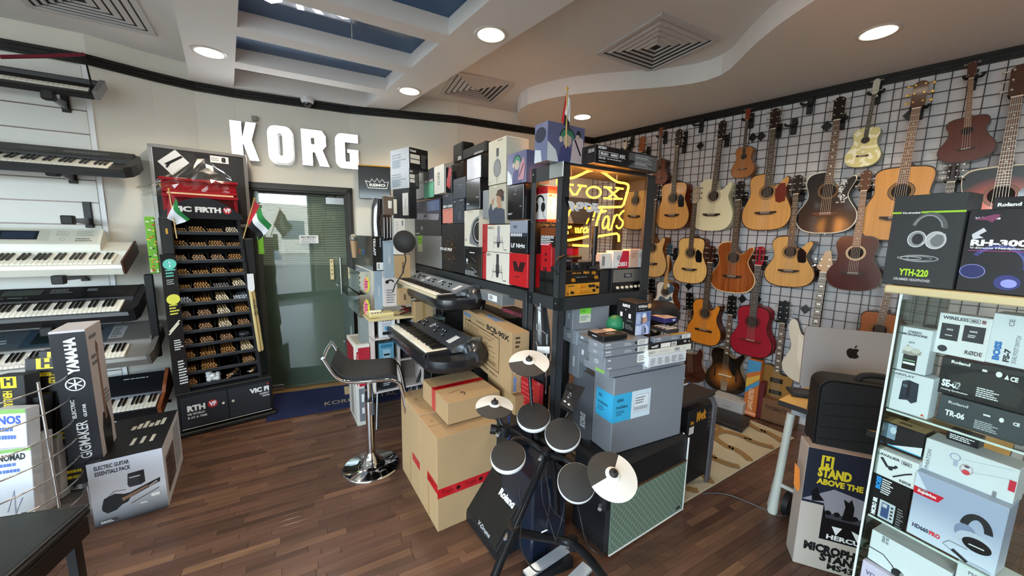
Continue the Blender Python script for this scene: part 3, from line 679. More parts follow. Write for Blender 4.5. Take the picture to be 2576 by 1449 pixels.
for s in(-.16,.16):
    b.cyl(base+u3*s-n3*.06+Vector((0,0,0)),Vector((base.x,base.y,0))-u3*s-n3*.1+Vector((0,0,.01)),.014,mat('#1a1b1d',.4,.3),10)
b.cyl(base-n3*.25-u3*.25,base-n3*.25+u3*.2,.012,mat('#1a1b1d',.4,.3),8)
tag(b.build('keyboard_stand'),'black folding stand under the small wooden ended synthesizer','stand')
# =============== DRUMSTICK DISPLAY ===============
C0=P(455,1103); C1=P(690,1043); VA=math.degrees(math.atan2(C1.y-C0.y,C1.x-C0.x)); VWd=(C1-C0).length
VT=TR(C0.x,C0.y,0,VA); t=thing('drumstick_display','tall black drumstick display rack with curved header and two door base cabinet','display rack',VT)
BD=mat('#1b1d20',.4); BD2=mat('#262a30',.45)
cab=MB().box(0,VWd,.0,.45,.05,.345,BD,.006).build('base_cabinet',t)
for k,(x0,x1) in enumerate(((.02,VWd/2-.002),(VWd/2+.002,VWd-.02))):
    d=MB().box(x0,x1,-.012,0,.075,.32,BD2,.002).build('door',t); b=MB(); kx=x1-.03 if k==0 else x0+.03
    b.lathe([(.011,0),(.012,.006),(.008,.014),(.0001,.016)],12,mat('#c9c7bd',.3,.5)); 
    b.v=[(kx+x,-.012-z,.215+y) for x,y,z in b.v]; b.build('knob',d)
    W=WH; R=mat('#b3232c',.5)
    fr=((x0,-.012,.075),(x1-x0,0,0),(0,0,.245),(0,-1,0))
    if k==0: decal(d,fr,[('t',.12,.52,.5,.72,'RTH',W,.06),('e',.66,.64,.13,R),('t',.58,.56,.74,.72,'VF',W,.06),('t',.12,.4,.48,.47,'HE WORLD',W,.03),('t',.12,.28,.52,.35,'R AT A TIME',W,.03)],'lettering')
    else: decal(d,fr,[('t',.5,.68,.98,.86,'VIC FI',W,.06),('t',.74,.58,.98,.64,'LEADING T',W,.03),('t',.8,.49,.98,.55,'ONE PAI',W,.03),('e',.96,.93,.03,R)],'lettering')
MB().box(-.02,VWd+.02,-.02,.47,.0,.04,mat('#141517',.5),.01).build('plinth',t)
MB().box(.015,VWd-.015,-.0125,-.011,.062,.068,mat('#b9bbb4',.4)).build('trim_strip',t)
MB().box(-.0,VWd,-.015,.45,.345,.36,BD,.004).build('cabinet_top',t)
def rx(z): k=(z-.36)/(1.72-.36); return .01+.045*k,(VWd-.075)-.06*k
for s in(0,1):
    b=MB(); x0,x1=rx(.36)[s],rx(1.72)[s]; e=.012
    b.add([(x0-e,.04,.36),(x0+e,.04,.36),(x0+e,.4,.36),(x0-e,.4,.36),(x1-e,.1,1.72),(x1+e,.1,1.72),(x1+e,.4,1.72),(x1-e,.4,1.72)],[(0,1,5,4),(1,2,6,5),(2,3,7,6),(3,0,4,7),(4,5,6,7)],BD); b.build('side_panel',t)
xa,xb=rx(1.0); b=MB(); b.box(xa,xb,.36,.38,.36,1.74,mat('#0f1012',.7)); b.build('back_panel',t)
NR=12; rz=[.385+k*.1095 for k in range(NR)]; 
for k,z in enumerate(rz):
    xa,xb=rx(z); y0=.045+.05*(z-.36)/1.36
    b=MB(); b.box(xa,xb,y0,.36,z-.012,z-.006,BD); b.box(xa,xb,y0-.006,y0+.002,z-.014,z+.012,mat('#2b2f34',.35),.002); b.build('shelf',t)
    b=MB()
    for j in(1,2,3): x=xa+(xb-xa)*j/4; b.box(x-.0015,x+.0015,y0+.01,.34,z-.006,z+.06,BD)
    b.build('divider',t)
xa,xb=rx(1.72); hd=[(xa-.03,1.70)]+[(xa-.03+(xb-xa+.06)*i/16,1.72+.14*math.sin(PI*i/16)**.8) for i in range(17)]+[(xb+.03,1.70)]
hp=MB().prism([(u,v) for u,v in hd],.075,.1,mat('#202328',.35)).build('header',t)
decal(hp,((xa-.03,.075,1.70),(xb-xa+.06,0,0),(0,0,.16),(0,-1,0)),[('t',.12,.3,.36,.56,'VIC',WH,.06),('t',.4,.3,.72,.56,'FIRTH',WH,.06),('e',.8,.43,.17,mat('#b3232c',.5)),('t',.755,.33,.845,.54,'VF',WH,.05)],'lettering')
# bundles of sticks, one thing per bin
def sticks(kind,nx,ny,col):
    b=MB(); rr=random.Random(hash((nx,ny))%99); m1=mat(col,.4,noise=.2,nscale=9); m2=mat({'#8a5a30':'#b98a52','#7a4a26':'#cfa67c','#c9a878':'#f1e3c6','#9aa0a4':'#d2d6da','#3a3330':'#8a8078'}[col],.35)
    for j in range(ny):
        for i in range(nx-(j>ny-2)*(j%2)):
            x=(i-(nx-1)/2)*.0168+(j%2)*.006+rr.uniform(-.001,.001); z=.009+j*.0135; y=rr.uniform(-.012,.01); sk=rr.uniform(-.02,.02) if kind else 0
            b.ring([(x,y,z),(x,y+.004,z),(x+sk,y+.22,z+abs(sk)*.3)],.0078,7,m1,rs=[.0045,.0076,.0078],cap=False)
            b.add([(x+.0062*math.cos(2*PI*k/7),y-.001,z+.0062*math.sin(2*PI*k/7)) for k in range(7)],[tuple(range(7))],m2)
    return b.mesh('drumstick')
var={}
ordn=['bottom','second','third','fourth','fifth','sixth','seventh','eighth','ninth','tenth','eleventh','top']
colr=['leftmost','second from the left','third from the left','rightmost']
WRAP=glassmat('shrink_wrap','#f4f1ea',.25,3.0)
lay={11:'bbbc',10:'bbbb',9:'wwwb',8:'bbbb',7:'bbdc',6:'sbcs',5:'wwcb',4:'wwcw',3:'wwwx',2:'bbbc',1:'bb.w',0:'b.x.'}
for k,z in enumerate(rz):
    xa,xb=rx(z); y0=.045+.05*(z-.36)/1.36
    for j,ch in enumerate(lay[k]):
        if ch in'.x' : continue
        col={'b':'#8a5a30','w':'#7a4a26','c':'#c9a878','s':'#9aa0a4','d':'#3a3330'}[ch]
        nx,ny=(5,4) if ch in'wc' else (6,4-(k+j)%2)
        key=(ch,nx,ny,(k+j)%2)
        if key not in var: var[key]=sticks((k+j)%2 and ch=='b',nx,ny,col)
        o=thing('drumstick_bundle','bundle of %s drumsticks, %s in the %s row counted from below'%({'b':'brown','w':'plastic wrapped','c':'pale','s':'grey tipped','d':'dark'}[ch],colr[j],ordn[k]) if k else 'loose brown drumsticks in the bottom left bin of the display','drumsticks',
            VT@Matrix.Translation((xa+(xb-xa)*(j+.5)/4,y0+.03,z-.006)),'bundles of drumsticks in the display bins')
        s=link('drumstick',var[key],o); s['kind']='stuff'
        if ch=='w': MB().box(-.045,.045,-.016,.19,.001,.062,WRAP,.012).build('plastic_wrap',o)
def blob(b,c,r,mt,sq=(1,1,1),n=10,seed=0,amp=.12):
    rr=random.Random(seed); vs=[];fs=[]; m=n//2
    for i in range(m+1):
        for k in range(n):
            th=PI*i/m; ph=2*PI*k/n; q=r*(1+rr.uniform(-amp,amp)*(0<i<m)); vs.append((c[0]+q*sq[0]*math.sin(th)*math.cos(ph),c[1]+q*sq[1]*math.sin(th)*math.sin(ph),c[2]+q*sq[2]*math.cos(th)))
    for i in range(m):
        for k in range(n): j=(k+1)%n; fs.append((i*n+k,(i+1)*n+k,(i+1)*n+j,i*n+j))
    b.add(vs,fs,mt,True)
xa,xb=rx(rz[0]); o=thing('cotton_bag','clear bag of white cotton balls in the bottom row of the display','bag',VT@Matrix.Translation((xa+(xb-xa)*.42,.09,rz[0]+.0)))
for i in range(7):
    b=MB(); blob(b,(.028*(i%3)-.03,.01*(i%2),.02+.028*(i//3)),.022,mat('#eef0ee',.7),seed=i); b.build('cotton_ball',o)
b=MB(); blob(b,(0,.01,.045),.062,glassmat('clear_bag','#ffffff',.15,2.0),(1.05,.6,.75),14,3,.15); b.build('bag_film',o)
for i,(j,k,lb) in enumerate(((3,3,'dark crumpled plastic packet at the right of the fourth row'),(2,0,'brown packet of mallets right of the cotton balls in the bottom row'),(3,0,'clear packet with pale mallet heads at the bottom right of the display'))):
    xa,xb=rx(rz[k]); o=thing('mallet_packet',lb,'packet',VT@Matrix.Translation((xa+(xb-xa)*(j+.5)/4+(.02 if k==0 else 0),.08,rz[k]+.02)))
    b=MB(); rr=random.Random(i)
    for _ in range(3): b.cyl((rr.uniform(-.05,0),-.02,rr.uniform(-.01,.02)),(rr.uniform(0,.05),.1,rr.uniform(0,.03)),.007,mat('#b48a5c',.5) if k==0 else mat('#1d1f22',.5),7)
    b.build('mallet',o); b=MB(); blob(b,(0,.02,.012),.055,glassmat('clear_bag','#ffffff',.15,2.0) if k==0 else mat('#202327',.25),(1,.8,.5),12,i,.2); b.build('bag_film',o)
# side info panel on the left flank of the display
IA=Vector((C0.x,C0.y))+Vector((math.sin(math.radians(VA)),-math.cos(math.radians(VA))))*.0; IU=Vector((math.cos(math.radians(VA)),math.sin(math.radians(VA))))
iq=[V(x,y,IA,IA+IU) for x,y in((441,1000),(479,990),(441,640),(401,640))]
o=thing('info_panel','black plastic info panel with turquoise and yellow print on the left flank of the display','sign')
b=MB(); b.add([tuple(p) for p in iq],[(0,1,2,3)],mat('#1d1e20',.15,coat=.5)); nn_=Vector((IU.y,-IU.x,0)); b.add([tuple(p-nn_*.004) for p in iq],[(3,2,1,0)],mat('#1d1e20',.3)); pn=b.build('sheet',o)
TQ=mat('#5fc0ad',.5);YL=mat('#d7d24a',.5)
decal(pn,(iq[0],(iq[1]-iq[0]),((iq[3]-iq[0])),nn_),[('e',.55,.93,.035,TQ),('t',.5,.91,.6,.95,'2',WH,.03),('g',.25,.84,.9,.9,3,TQ),('g',.25,.79,.85,.83,3,mat('#9a9c9e',.5)),('e',.55,.69,.035,YL),('g',.25,.58,.9,.66,4,YL),('l',[(.1,.47),(.8,.54)],.008,mat('#efe9cf',.5)),('l',[(.05,.45),(.75,.52)],.008,mat('#efe9cf',.5)),('g',.3,.33,.9,.41,5,WH),('g',.4,.08,.95,.26,9,WH)],'lettering')
# right flank with sample sticks
o=thing('sample_sticks','pair of oversized pale drumsticks with black print hung on the right flank of the display','drumsticks',VT)
b=MB(); b.add([(VWd-.06,.06,.36),(VWd+.0,.14,.36),(VWd-.05,.2,1.5),(VWd-.1,.1,1.5)],[(0,1,2,3)],mat('#141517',.25,coat=.4)); b.build('backing',o)
NL=mat('#d9c184',.5)
for k in(0,1):
    b=MB(); x0,y0=VWd-.065+.02*k,.05+.015*k; x1,y1=VWd-.095+.02*k,.07+.02*k
    b.ring([(x0,y0,.58),(x0,y0,.595),(x1,y1,1.12),(x1-.002,y1,1.2),(x1-.003,y1,1.22)],.013,10,NL,rs=[.006,.0135,.0125,.007,.003]); s=b.build('stick',o)
    decal(s,((x0-.018,y0-.0145,.9),(.012,0,0),(.0,.006,.14),(0,-1,0)),[('t',0,0,1,1,'VIC FIRTH',BK,.04,90)],'lettering')
b=MB(); b.prism([(x+VWd-.09,z) for x,z in arc(0,1.14,.024,.03,180,360,8)+[(.022,1.26),(-.022,1.26)]],.03,.035,mat('#e5e4e4',.4)); b.build('tag_card',o)
# hanging narrow bags and wrapped box at the left
def hbox(name,lb,cat,px0,px1,y0,y1,off,th,mt,ops=None,ref=None):
    "upright flat thing with its face bounded by pixels, at distance off in front of the display plane"
    A=Vector((C0.x,C0.y)); u=Vector((math.cos(math.radians(VA)),math.sin(math.radians(VA)))); n=Vector((u.y,-u.x)); A=A+n*off; q0=V(px0,y1,A,A+u); q1=V(px1,y1,A,A+u); qt=V(px0,y0,A,A+u)
    w=(q1-q0).length; b=MB(); b.box(0,w,0,th,0,qt.z-q0.z,mt,.006); o=b.build(name); tag(o,lb,cat); o.matrix_world=TR(q0.x,q0.y,q0.z,VA)
    if ops: decal(o,((0,0,0),(w,0,0),(0,0,qt.z-q0.z),(0,-1,0)),ops,'printed_pattern')
    return o
GRN=mat('#6fb02e',.5); rr=random.Random(4); op=[]
for i in range(26):
    u,v=rr.uniform(.1,.9),rr.uniform(.02,.98); op.append(('e',u,v,.02*rr.uniform(.6,1.4),mat(rr.choice(('#c8452c','#e88f2e','#e9e4d8','#20352a','#d9cf3a')),.5),.012))
    if i%3==0: op.append(('p',[(u,v),(u+.3,v+.02),(u+.1,v+.03)],mat('#b23a22',.5)))
hbox('wrapped_box','narrow green gift wrapped box with coloured birds, left of the drumstick display','box',379,404,545,688,-.12,.04,GRN,op)
hbox('wrapped_box','short piece of green bird pattern wrapped box behind the right flag','box',651,666,590,640,-.16,.03,GRN,op[:10])
hbox('stick_bag','black zipped stick bag with yellow tag hanging beside the green wrapped box','bag',408,441,546,640,-.02,.07,mat('#1a1a19',.6),[('r',.45,.55,.62,.7,mat('#c79a2c',.5)),('l',[(.3,.02),(.32,.98)],.006,mat('#3a3937',.4))])
hbox('stick_bag','long black bag hanging below the green wrapped box','bag',386,408,690,900,-.16,.06,mat('#121314',.5))
hbox('stick_bag','black strap bag hanging below the right flag','bag',628,652,600,780,-.1,.05,mat('#151617',.5))
# plectrum case board with stickers on top of the left stack
A=Vector((-2.93,3.02)); u=Vector((math.cos(math.radians(40)),math.sin(math.radians(40)))); A+=Vector((u.y,-u.x))*.06
q0=V(392,545,A,A+u);q1=V(582,560,A,A+u);qt=V(365,362,A,A+u); hh=.62; w=.62
cs=MB().box(0,w,0,.12,0,hh,mat('#2b2b2e',.6,bump=.2),.003).build('flight_case'); tag(cs,'black flight case panel with aluminium edges and white stickers, behind the red toy piano','case')
zc=V(372,362,A,A+u).z-hh; cs.matrix_world=TR(V(372,362,A,A+u).x,V(372,362,A,A+u).y,zc,40)
AL=mat('#b4b2b0',.3,.8); b=MB()
for x0,x1,z0,z1 in((-.006,.02,0,hh),(w-.02,w+.006,0,hh),(0,w,hh-.02,hh+.006),(0,w,-.006,.02)): b.box(x0,x1,-.008,.128,z0,z1,AL,.003)
b.build('aluminium_edge',cs)
decal(cs,((0,0,0),(w,0,0),(0,0,hh),(0,-1,0)),[('p',[(.07,.8),(.2,.64),(.38,.82),(.25,.97)],WH)],'sticker',lift=.001)
decal(cs,((0,0,0),(w,0,0),(0,0,hh),(0,-1,0)),[('p',[(.13,.78),(.16,.76),(.32,.88),(.3,.9)],BK),('p',[(.14,.74),(.16,.73),(.2,.8),(.17,.8)],BK),('r',.6,.86,.8,.95,WH),('t',.72,.87,.77,.94,'8',BK,.06),('g',.61,.88,.7,.93,2,mat('#a0a0a0',.5)),('r',.2,.5,.34,.62,WH),('r',.3,.24,.38,.3,WH),('l',[(.44,.93),(.6,.92)],.045,mat('#161618',.6))],'sticker',lift=.0016)
sp=MB().box(.02,w-.3,.02,.12,0,zc-.003,mat('#16171a',.6),.02).build('tall_case'); tag(sp,'tall black case standing behind the drumstick display, carrying the stickered case','case'); sp.matrix_world=TR(cs.matrix_world[0][3],cs.matrix_world[1][3],0,40)
# red toy piano
RD=mat('#8c1420',.22,coat=.5); zt=1.725; A=P(452,505,1.95); A=VT@Vector((.045,.12,zt))
tp=thing('toy_piano','small glossy red upright toy piano on top of the drumstick display','toy piano',VT@Matrix.Translation((.04,.14,1.745)))
b=MB(); b.box(0,.46,.06,.2,0,.24,RD,.004); b.build('case',tp); MB().box(-.012,.472,.045,.21,.24,.262,RD,.004).build('lid',tp)
b=MB(); b.box(-.0,.46,-.03,.06,.11,.135,RD,.003); b.box(0,.46,.0,.06,.15,.165,RD,.002); b.build('key_bed',tp)
b=MB(); [b.box(.03+.02*i,.0492+.02*i,-.022,.03,.136,.147,mat('#e9c89a',.4)) for i in range(20)]; b.build('white_key',tp,'stuff')
for x in(.01,.43): MB().box(x,x+.02,-.02,.0,0,.11,RD,.002).build('leg',tp)
MB().box(-.02,.48,-.03,.22,-.014,0,mat('#1a1b1d',.5)).build('base_board',tp)
# clear bag behind it
o=thing('plastic_bag','crumpled clear plastic bag with yellow contents behind and left of the red toy piano','bag',VT@Matrix.Translation((.02,.26,1.9)))
b=MB(); rr=random.Random(9); g=[]; NX,NZ=14,9
for i in range(NX+1):
    col=[]
    for k in range(NZ+1):
        u,v=i/NX,k/NZ; top=.05+.24*max(0,1-abs(u-.68)/.62)**1.1; x=-.1+.54*u+.015*math.sin(v*9); z=-.04+ (top+.04)*v
        col.append((x+rr.uniform(-.006,.006),-.06*math.sin(PI*v)-.03+rr.uniform(-.014,.014),z+rr.uniform(-.006,.006)))
    g.append(col)
vs=[p for c in g for p in c]; fs=[(i*(NZ+1)+k,(i+1)*(NZ+1)+k,(i+1)*(NZ+1)+k+1,i*(NZ+1)+k+1) for i in range(NX) for k in range(NZ)]
b.add(vs,fs,glassmat('bag_film','#fbfaf2',.18,2.6)); b.build('bag_film',o)
b=MB(); blob(b,(.1,.0,.04),.05,mat('#cdb872',.5),(1.9,.4,.7),12,5,.2); b.build('contents',o)
b=MB(); vs2=[(-.12+.02*i+rr.uniform(-.01,.01),-.03+rr.uniform(-.02,.02),-.02-.03*(i%3)) for i in range(7)]+[(-.07+.012*i,-.05,-.15) for i in range(7)]
b.add(vs2,[(i,i+1,8+i,7+i) for i in range(6)],glassmat('bag_film','#fbfaf2',.18,2.6)); b.build('bag_tail',o)
# flags
def flagpx(lb,A,B,Cc,Dd,depth,top,bot,cols=('#b8202a','#1f7a3c','#e6e6ea','#17171a'),wave=.02,order=None):
    pt=D(*top,depth); pb=D(*bot,depth); t=thing('hand_flag',lb,'flag',Matrix.Translation(pb),'small hand flags'); o=-pb
    b=MB(); b.cyl(Vector((0,0,0)),pt-pb,.004,mat('#cfae6a',.4),8); b.build('pole',t)
    b=MB(); blob(b,pt-pb,.007,mat('#d9a83a',.3,.6),n=8,amp=0); b.build('finial',t)
    cs=[D(*q,depth) for q in(A,B,Cc,Dd)]; N=12; b=MB(); ms=[mat(c,.7) for c in cols]
    n=((cs[1]-cs[0]).cross(cs[3]-cs[0])).normalized()
    def g(u,v): return cs[0]*(1-u)*(1-v)+cs[1]*u*(1-v)+cs[2]*u*v+cs[3]*(1-u)*v+n*wave*math.sin(u*7+v*2.5)*min(1,u*3)-pb
    for i in range(N):
        for j in range(9):
            m=ms[0] if i<N*.25 else ms[1+j//3]
            b.add([g(i/N,j/9),g((i+1)/N,j/9),g((i+1)/N,(j+1)/9),g(i/N,(j+1)/9)],[(0,1,2,3)],m,True)
    b.build('cloth',t)
flagpx('small red green white black flag at the right shoulder of the drumstick display',(639,502),(681,566),(650,606),(621,556),3.0,(640,500),(612,600))
flagpx('small drooping flag at the left shoulder of the drumstick display',(425,480),(474,552),(440,566),(420,541),2.68,(424,476),(445,600),cols=('#9c2030','#1f7a3c','#dcdce2','#d6d6dc'))
# =============== GUITAR WALL ===============
RANG=math.degrees(math.atan2(RU.y,RU.x)); RL=(RA-RB).length
GWM=mat('#17151a',.35,.4); nW=4; pw=RL*.92/nW
for k in range(nW):
    u0=.04+k*pw; t=thing('grid_panel',['black wire grid panel in the far corner behind the display rack','black wire grid panel left of the middle of the guitar wall','black wire grid panel right of the middle of the guitar wall','black wire grid panel at the near right end of the guitar wall'][k],'grid panel',Matrix.Translation((RB.x+RU.x*u0+RN.x*.022,RB.y+RU.y*u0+RN.y*.022,0))@Matrix.Rotation(math.radians(RANG),4,'Z'))
    b=MB(); 
    for i in range(int(pw/.0762)+1): b.box(i*.0762-.0022,i*.0762+.0022,-.0022,.0022,.12,2.83,GWM)
    b.build('vertical_wire',t,'stuff'); b=MB()
    for i in range(36): z=.14+i*.0762; b.box(0,pw-.004,-.0065,-.0022,z-.0022,z+.0022,GWM)
    b.build('horizontal_wire',t,'stuff')
def smooth(pts,it=2):
    for _ in range(it):
        q=[]
        for a,b in zip(pts,pts[1:]):
            q+=[(a[0]*.75+b[0]*.25,a[1]*.75+b[1]*.25),(a[0]*.25+b[0]*.75,a[1]*.25+b[1]*.75)]
        pts=[pts[0]]+q+[pts[-1]]
    return pts
HB={'dread':[(0,0),(.07,.0),(.15,.022),(.192,.085),(.198,.17),(.165,.25),(.137,.31),(.135,.35),(.148,.42),(.143,.47),(.11,.495),(.03,.5)],
    'om':[(0,0),(.07,.0),(.145,.025),(.185,.085),(.185,.16),(.14,.235),(.118,.285),(.125,.34),(.143,.4),(.135,.45),(.1,.48),(.03,.485)],
    'cls':[(0,0),(.09,.0),(.155,.03),(.184,.1),(.178,.17),(.135,.24),(.122,.29),(.128,.35),(.14,.4),(.13,.45),(.095,.48),(.03,.485)],
    'uke':[(0,0),(.07,.0),(.145,.03),(.19,.1),(.19,.18),(.14,.27),(.12,.33),(.125,.39),(.145,.44),(.13,.5),(.09,.52),(.03,.525)]}
CUTR={'dread':[(.137,.31),(.136,.34),(.148,.385),(.16,.425),(.155,.452),(.135,.455),(.112,.43),(.085,.395),(.055,.385),(.03,.39)],
      'om':[(.118,.285),(.12,.315),(.138,.36),(.156,.405),(.155,.432),(.135,.438),(.108,.415),(.08,.375),(.05,.365),(.03,.37)],
      'cls':[(.122,.29),(.126,.33),(.14,.375),(.147,.41),(.14,.433),(.12,.435),(.1,.41),(.075,.38),(.045,.372),(.03,.375)]}
def outline(kind,cut,s=1.0,w=1.0):
    L=HB[kind]; R=L
    if cut:
        c=CUTR[kind]; i=[k for k,p in enumerate(L) if abs(p[1]-c[0][1])<.006 or p[1]>=c[0][1]][0]; R=L[:i]+c
    l=smooth(L); r=smooth(R); cz=.24
    pts=[(-x*w,z) for x,z in l][::-1]+[(x*w,z) for x,z in r][1:]   # from top left, down the left side, up the right
    return [(x*s,(z-cz)*s+cz) for x,z in pts]
NKM='#5a3a22'
def guitar(lb,T,B,kind='dread',top='#d9a45c',side='#7a4022',cut=False,guard=None,head='#2a1a12',fb='#2f1c12',bind='#2b1a10',rosette='#6e5230',bridge='#2a1c14',cat='guitar',d=.1,tops=None,dots=False,group='acoustic guitars on the grid wall',w=1.0,classical=False,label2=None,yaw=-7,rough=.22,nutc='#e8e0c8',tun='#c9c6bd',guardshape=0,neckc=NKM,sideK=None,off=.066):
    uke=kind=='uke'; bl={'dread':.5,'om':.485,'cls':.485,'uke':.525}[kind]; TL=1.04 if not uke else 1.16
    A=RB+RN*(off+d*.8); q0=V(*B,A,A+RU); q1=V(*T,A,A+RU); L=(q1-q0).length; s=L/TL
    lean=math.degrees(math.asin(max(-.4,min(.4,(Vector((q1.x-q0.x,q1.y-q0.y)).dot(RU))/L))))
    bp=Vector((q0.x,q0.y))-RN*(d*.8)
    M4=Matrix.Translation((bp.x,bp.y,q0.z))@Matrix.Rotation(math.radians(RANG+yaw),4,'Z')@Matrix.Rotation(math.radians(lean),4,'Y')@Matrix.Scale(s,4)
    t=thing('ukulele' if uke else 'guitar',lb,cat,M4,group)
    dd=d/s; tm=tops or mat(top,rough,kind='guitar',amp=.14,coat=.35); sm=sideK or mat(side,rough,kind='walnut',amp=.25,coat=.35); bm_=mat(bind,.3)
    b=MB(); b.prism(outline(kind,cut,1,w),-dd+.006,0,sm,sm); b.prism(outline(kind,cut,1.006,w),-dd,-dd+.006,bm_,bm_); b.build('body',t)
    b=MB(); b.prism(outline(kind,cut,.975,w),-dd-.0012,-dd,tm,tm); b.build('soundboard',t)
    y=-dd-.0012; hz=.335 if not uke else .36; hr=.05 if not uke else .045
    b=MB(); b.add([(x,y-.0006,z) for x,z in arc(0,hz,hr,hr,0,360,24)[:-1]],[tuple(range(24))],mat('#1a100b',.8)); b.build('sound_hole',t)
    b=MB()
    for r0,r1 in(((1.06,1.16),(1.22,1.34)) if not uke else ((1.05,1.14),)):
        o1=arc(0,hz,hr*r1,hr*r1,0,360,28)[:-1];o2=arc(0,hz,hr*r0,hr*r0,0,360,28)[:-1]; b.add([(x,y-.0005,z) for x,z in o1+o2],[(j,(j+1)%28,28+(j+1)%28,28+j) for j in range(28)],mat(rosette,.4))
    b.build('rosette',t)
    bz=.155 if not uke else .15; bc=mat(bridge,.4); b=MB()
    if classical or uke: b.box(-.09*(.75 if uke else 1),.09*(.75 if uke else 1),y-.008,y,bz-.012,bz+.012,bc,.003)
    else: b.prism([(-.085,bz+.012),(-.085,bz-.002),(-.045,bz-.016),(.045,bz-.016),(.085,bz-.002),(.085,bz+.012)],y-.008,y,bc)
    br=b.build('bridge',t); b=MB(); b.box(-.038,.038,y-.0105,y-.007,bz+.003,bz+.006,mat('#efe9d8',.4)); 
    if not classical:
        for i in range(4 if uke else 6): b.box(-.03+.012*i-.002,-.03+.012*i+.002,y-.0095,y-.008,bz-.008,bz-.004,mat('#efe9d8',.4))
    b.build('saddle',t)
    if guard:
        g={0:[(.058,.345),(.075,.375),(.1,.36),(.125,.33),(.13,.25),(.115,.235),(.07,.24),(.058,.28)],1:[(.06,.35),(.09,.4),(.13,.4),(.145,.33),(.14,.25),(.1,.235),(.07,.25),(.062,.3)]}[guardshape]
        b=MB(); b.prism(g,y-.002,y,mat(guard,.15,coat=.5)); b.build('pickguard',t)
    # neck, frets, strings
    nz=.865 if not uke else .96; z0=hz+hr*.95; b=MB(); nw=.021 if not classical else .026
    b.add([(-nw*1.15,-dd+.0,z0),(nw*1.15,-dd,z0),(nw,-dd+.0,nz),(-nw,-dd+.0,nz),(-nw*.7,-dd+.022,bl),(nw*.7,-dd+.022,bl),(nw*.7,-dd+.02,nz),(-nw*.7,-dd+.02,nz)],[(4,7,6,5),(0,4,5,1),(0,3,7,4),(1,5,6,2),(3,2,6,7)],mat(neckc,.35)); b.prism([(-.035,bl-.12),(.035,bl-.12),(.028,bl+.02),(-.028,bl+.02)],-dd+.004,-.005,mat(neckc,.35)) if not cut else None
    b.build('neck',t)
    fbm=mat(fb,.4); b=MB(); b.add([(-nw*1.15,y-.008,z0),(nw*1.15,y-.008,z0),(nw,y-.008,nz),(-nw,y-.008,nz),(-nw*1.15,y+.001,z0),(nw*1.15,y+.001,z0),(nw,y+.001,nz),(-nw,y+.001,nz)],[(0,1,2,3),(0,4,5,1),(1,5,6,2),(3,7,4,0),(2,6,7,3)],fbm)
    fbo=b.build('fretboard',t); b=MB(); sl=nz-bz; n=20 if not uke else 15
    for i in range(1,n):
        z=bz+sl/2**(i/12)
        if z<z0+.004: break
        b.box(-nw*1.08,nw*1.08,y-.0095,y-.008,z-.0012,z+.0012,mat('#b9b3a4',.3,.8))
    b.build('fret',fbo,'stuff'); b=MB()
    for i in(3,5,7,9,12,15):
        z=(bz+sl/2**(i/12)+bz+sl/2**((i-1)/12))/2
        if z>z0: r=.007 if dots else .0035; b.add([(x,y-.0088,zz) for x,zz in arc(0,z,r,r*.8,0,360,8)[:-1]],[tuple(range(8))],mat('#e9e7dd',.3))
    b.build('inlay',fbo,'stuff')
    b=MB(); b.box(-nw,nw,y-.012,y,nz,nz+.006,mat(nutc,.4)); b.build('nut',t)
    hm=mat(head,.25,coat=.3); hl=TL-nz; hw=.034
    hp_=[(-nw,nz),(nw,nz),(hw,nz+.03),(hw*1.05,TL-.02),(hw*.5,TL-.004),(0,TL),(-hw*.5,TL-.004),(-hw*1.05,TL-.02),(-hw,nz+.03)]
    b=MB(); b.prism(hp_,-dd+.003,-dd+.018,hm); ho=b.build('headstock',t)
    if classical:
        b=MB()
        for sx in(-1,1): b.box(sx*.016-.006,sx*.016+.006,-dd+.001,-dd+.0028,nz+.035,TL-.035,mat('#120b08',.8))
        b.build('slot',ho)
    k=2 if uke else 3; tmx=mat(tun,.25,.6)
    tms=MB(); tms.cyl((0,0,0),(.02,0,0),.004,tmx,6); tms.box(.018,.03,-.003,.003,-.008,.008,tmx,.002); tms.cyl((-.012,-.018,0),(-.012,0,0),.005,tmx,8); tmm=tms.mesh('tuner')
    for i in range(k):
        for sx in(-1,1):
            o=link('tuner',tmm,ho); z=nz+.045+(hl-.07)*i/(k-1); o.matrix_basis=Matrix.Translation((sx*hw*1.0,-dd+.012,z))@(Matrix.Rotation(PI,4,'Z')@Matrix.Scale(-1,4,(0,1,0)) if sx<0 else Matrix())
    b=MB(); ns=4 if uke else 6; sc=mat('#c9c2b4',.3,.5)
    for i in range(ns):
        f=(i-(ns-1)/2)/(ns-1)*2; xa,xb=f*.03,f*nw*.82; r=.0007; b.add([(xa-r,y-.0105,bz+.004),(xa+r,y-.0105,bz+.004),(xb+r,y-.0115,nz),(xb-r,y-.0115,nz)],[(0,1,2,3)],sc)
    b.build('string',t,'stuff'); b=MB(); b.cyl((0,-dd*.5,.002),(0,-dd*.5,-.012),.006,mat('#cfcbc0',.3,.7),8); b.build('strap_button',t)
    npt=M4@Vector((0,0,nz+.012)); hangers.append((npt,t,M4)); return t
hangers=[]
def deco(t,kind,pts):
    d=-t.children[1].data.vertices[0].co.y if False else 0
NAT='#cc9b5a'; PALE='#dcb678'
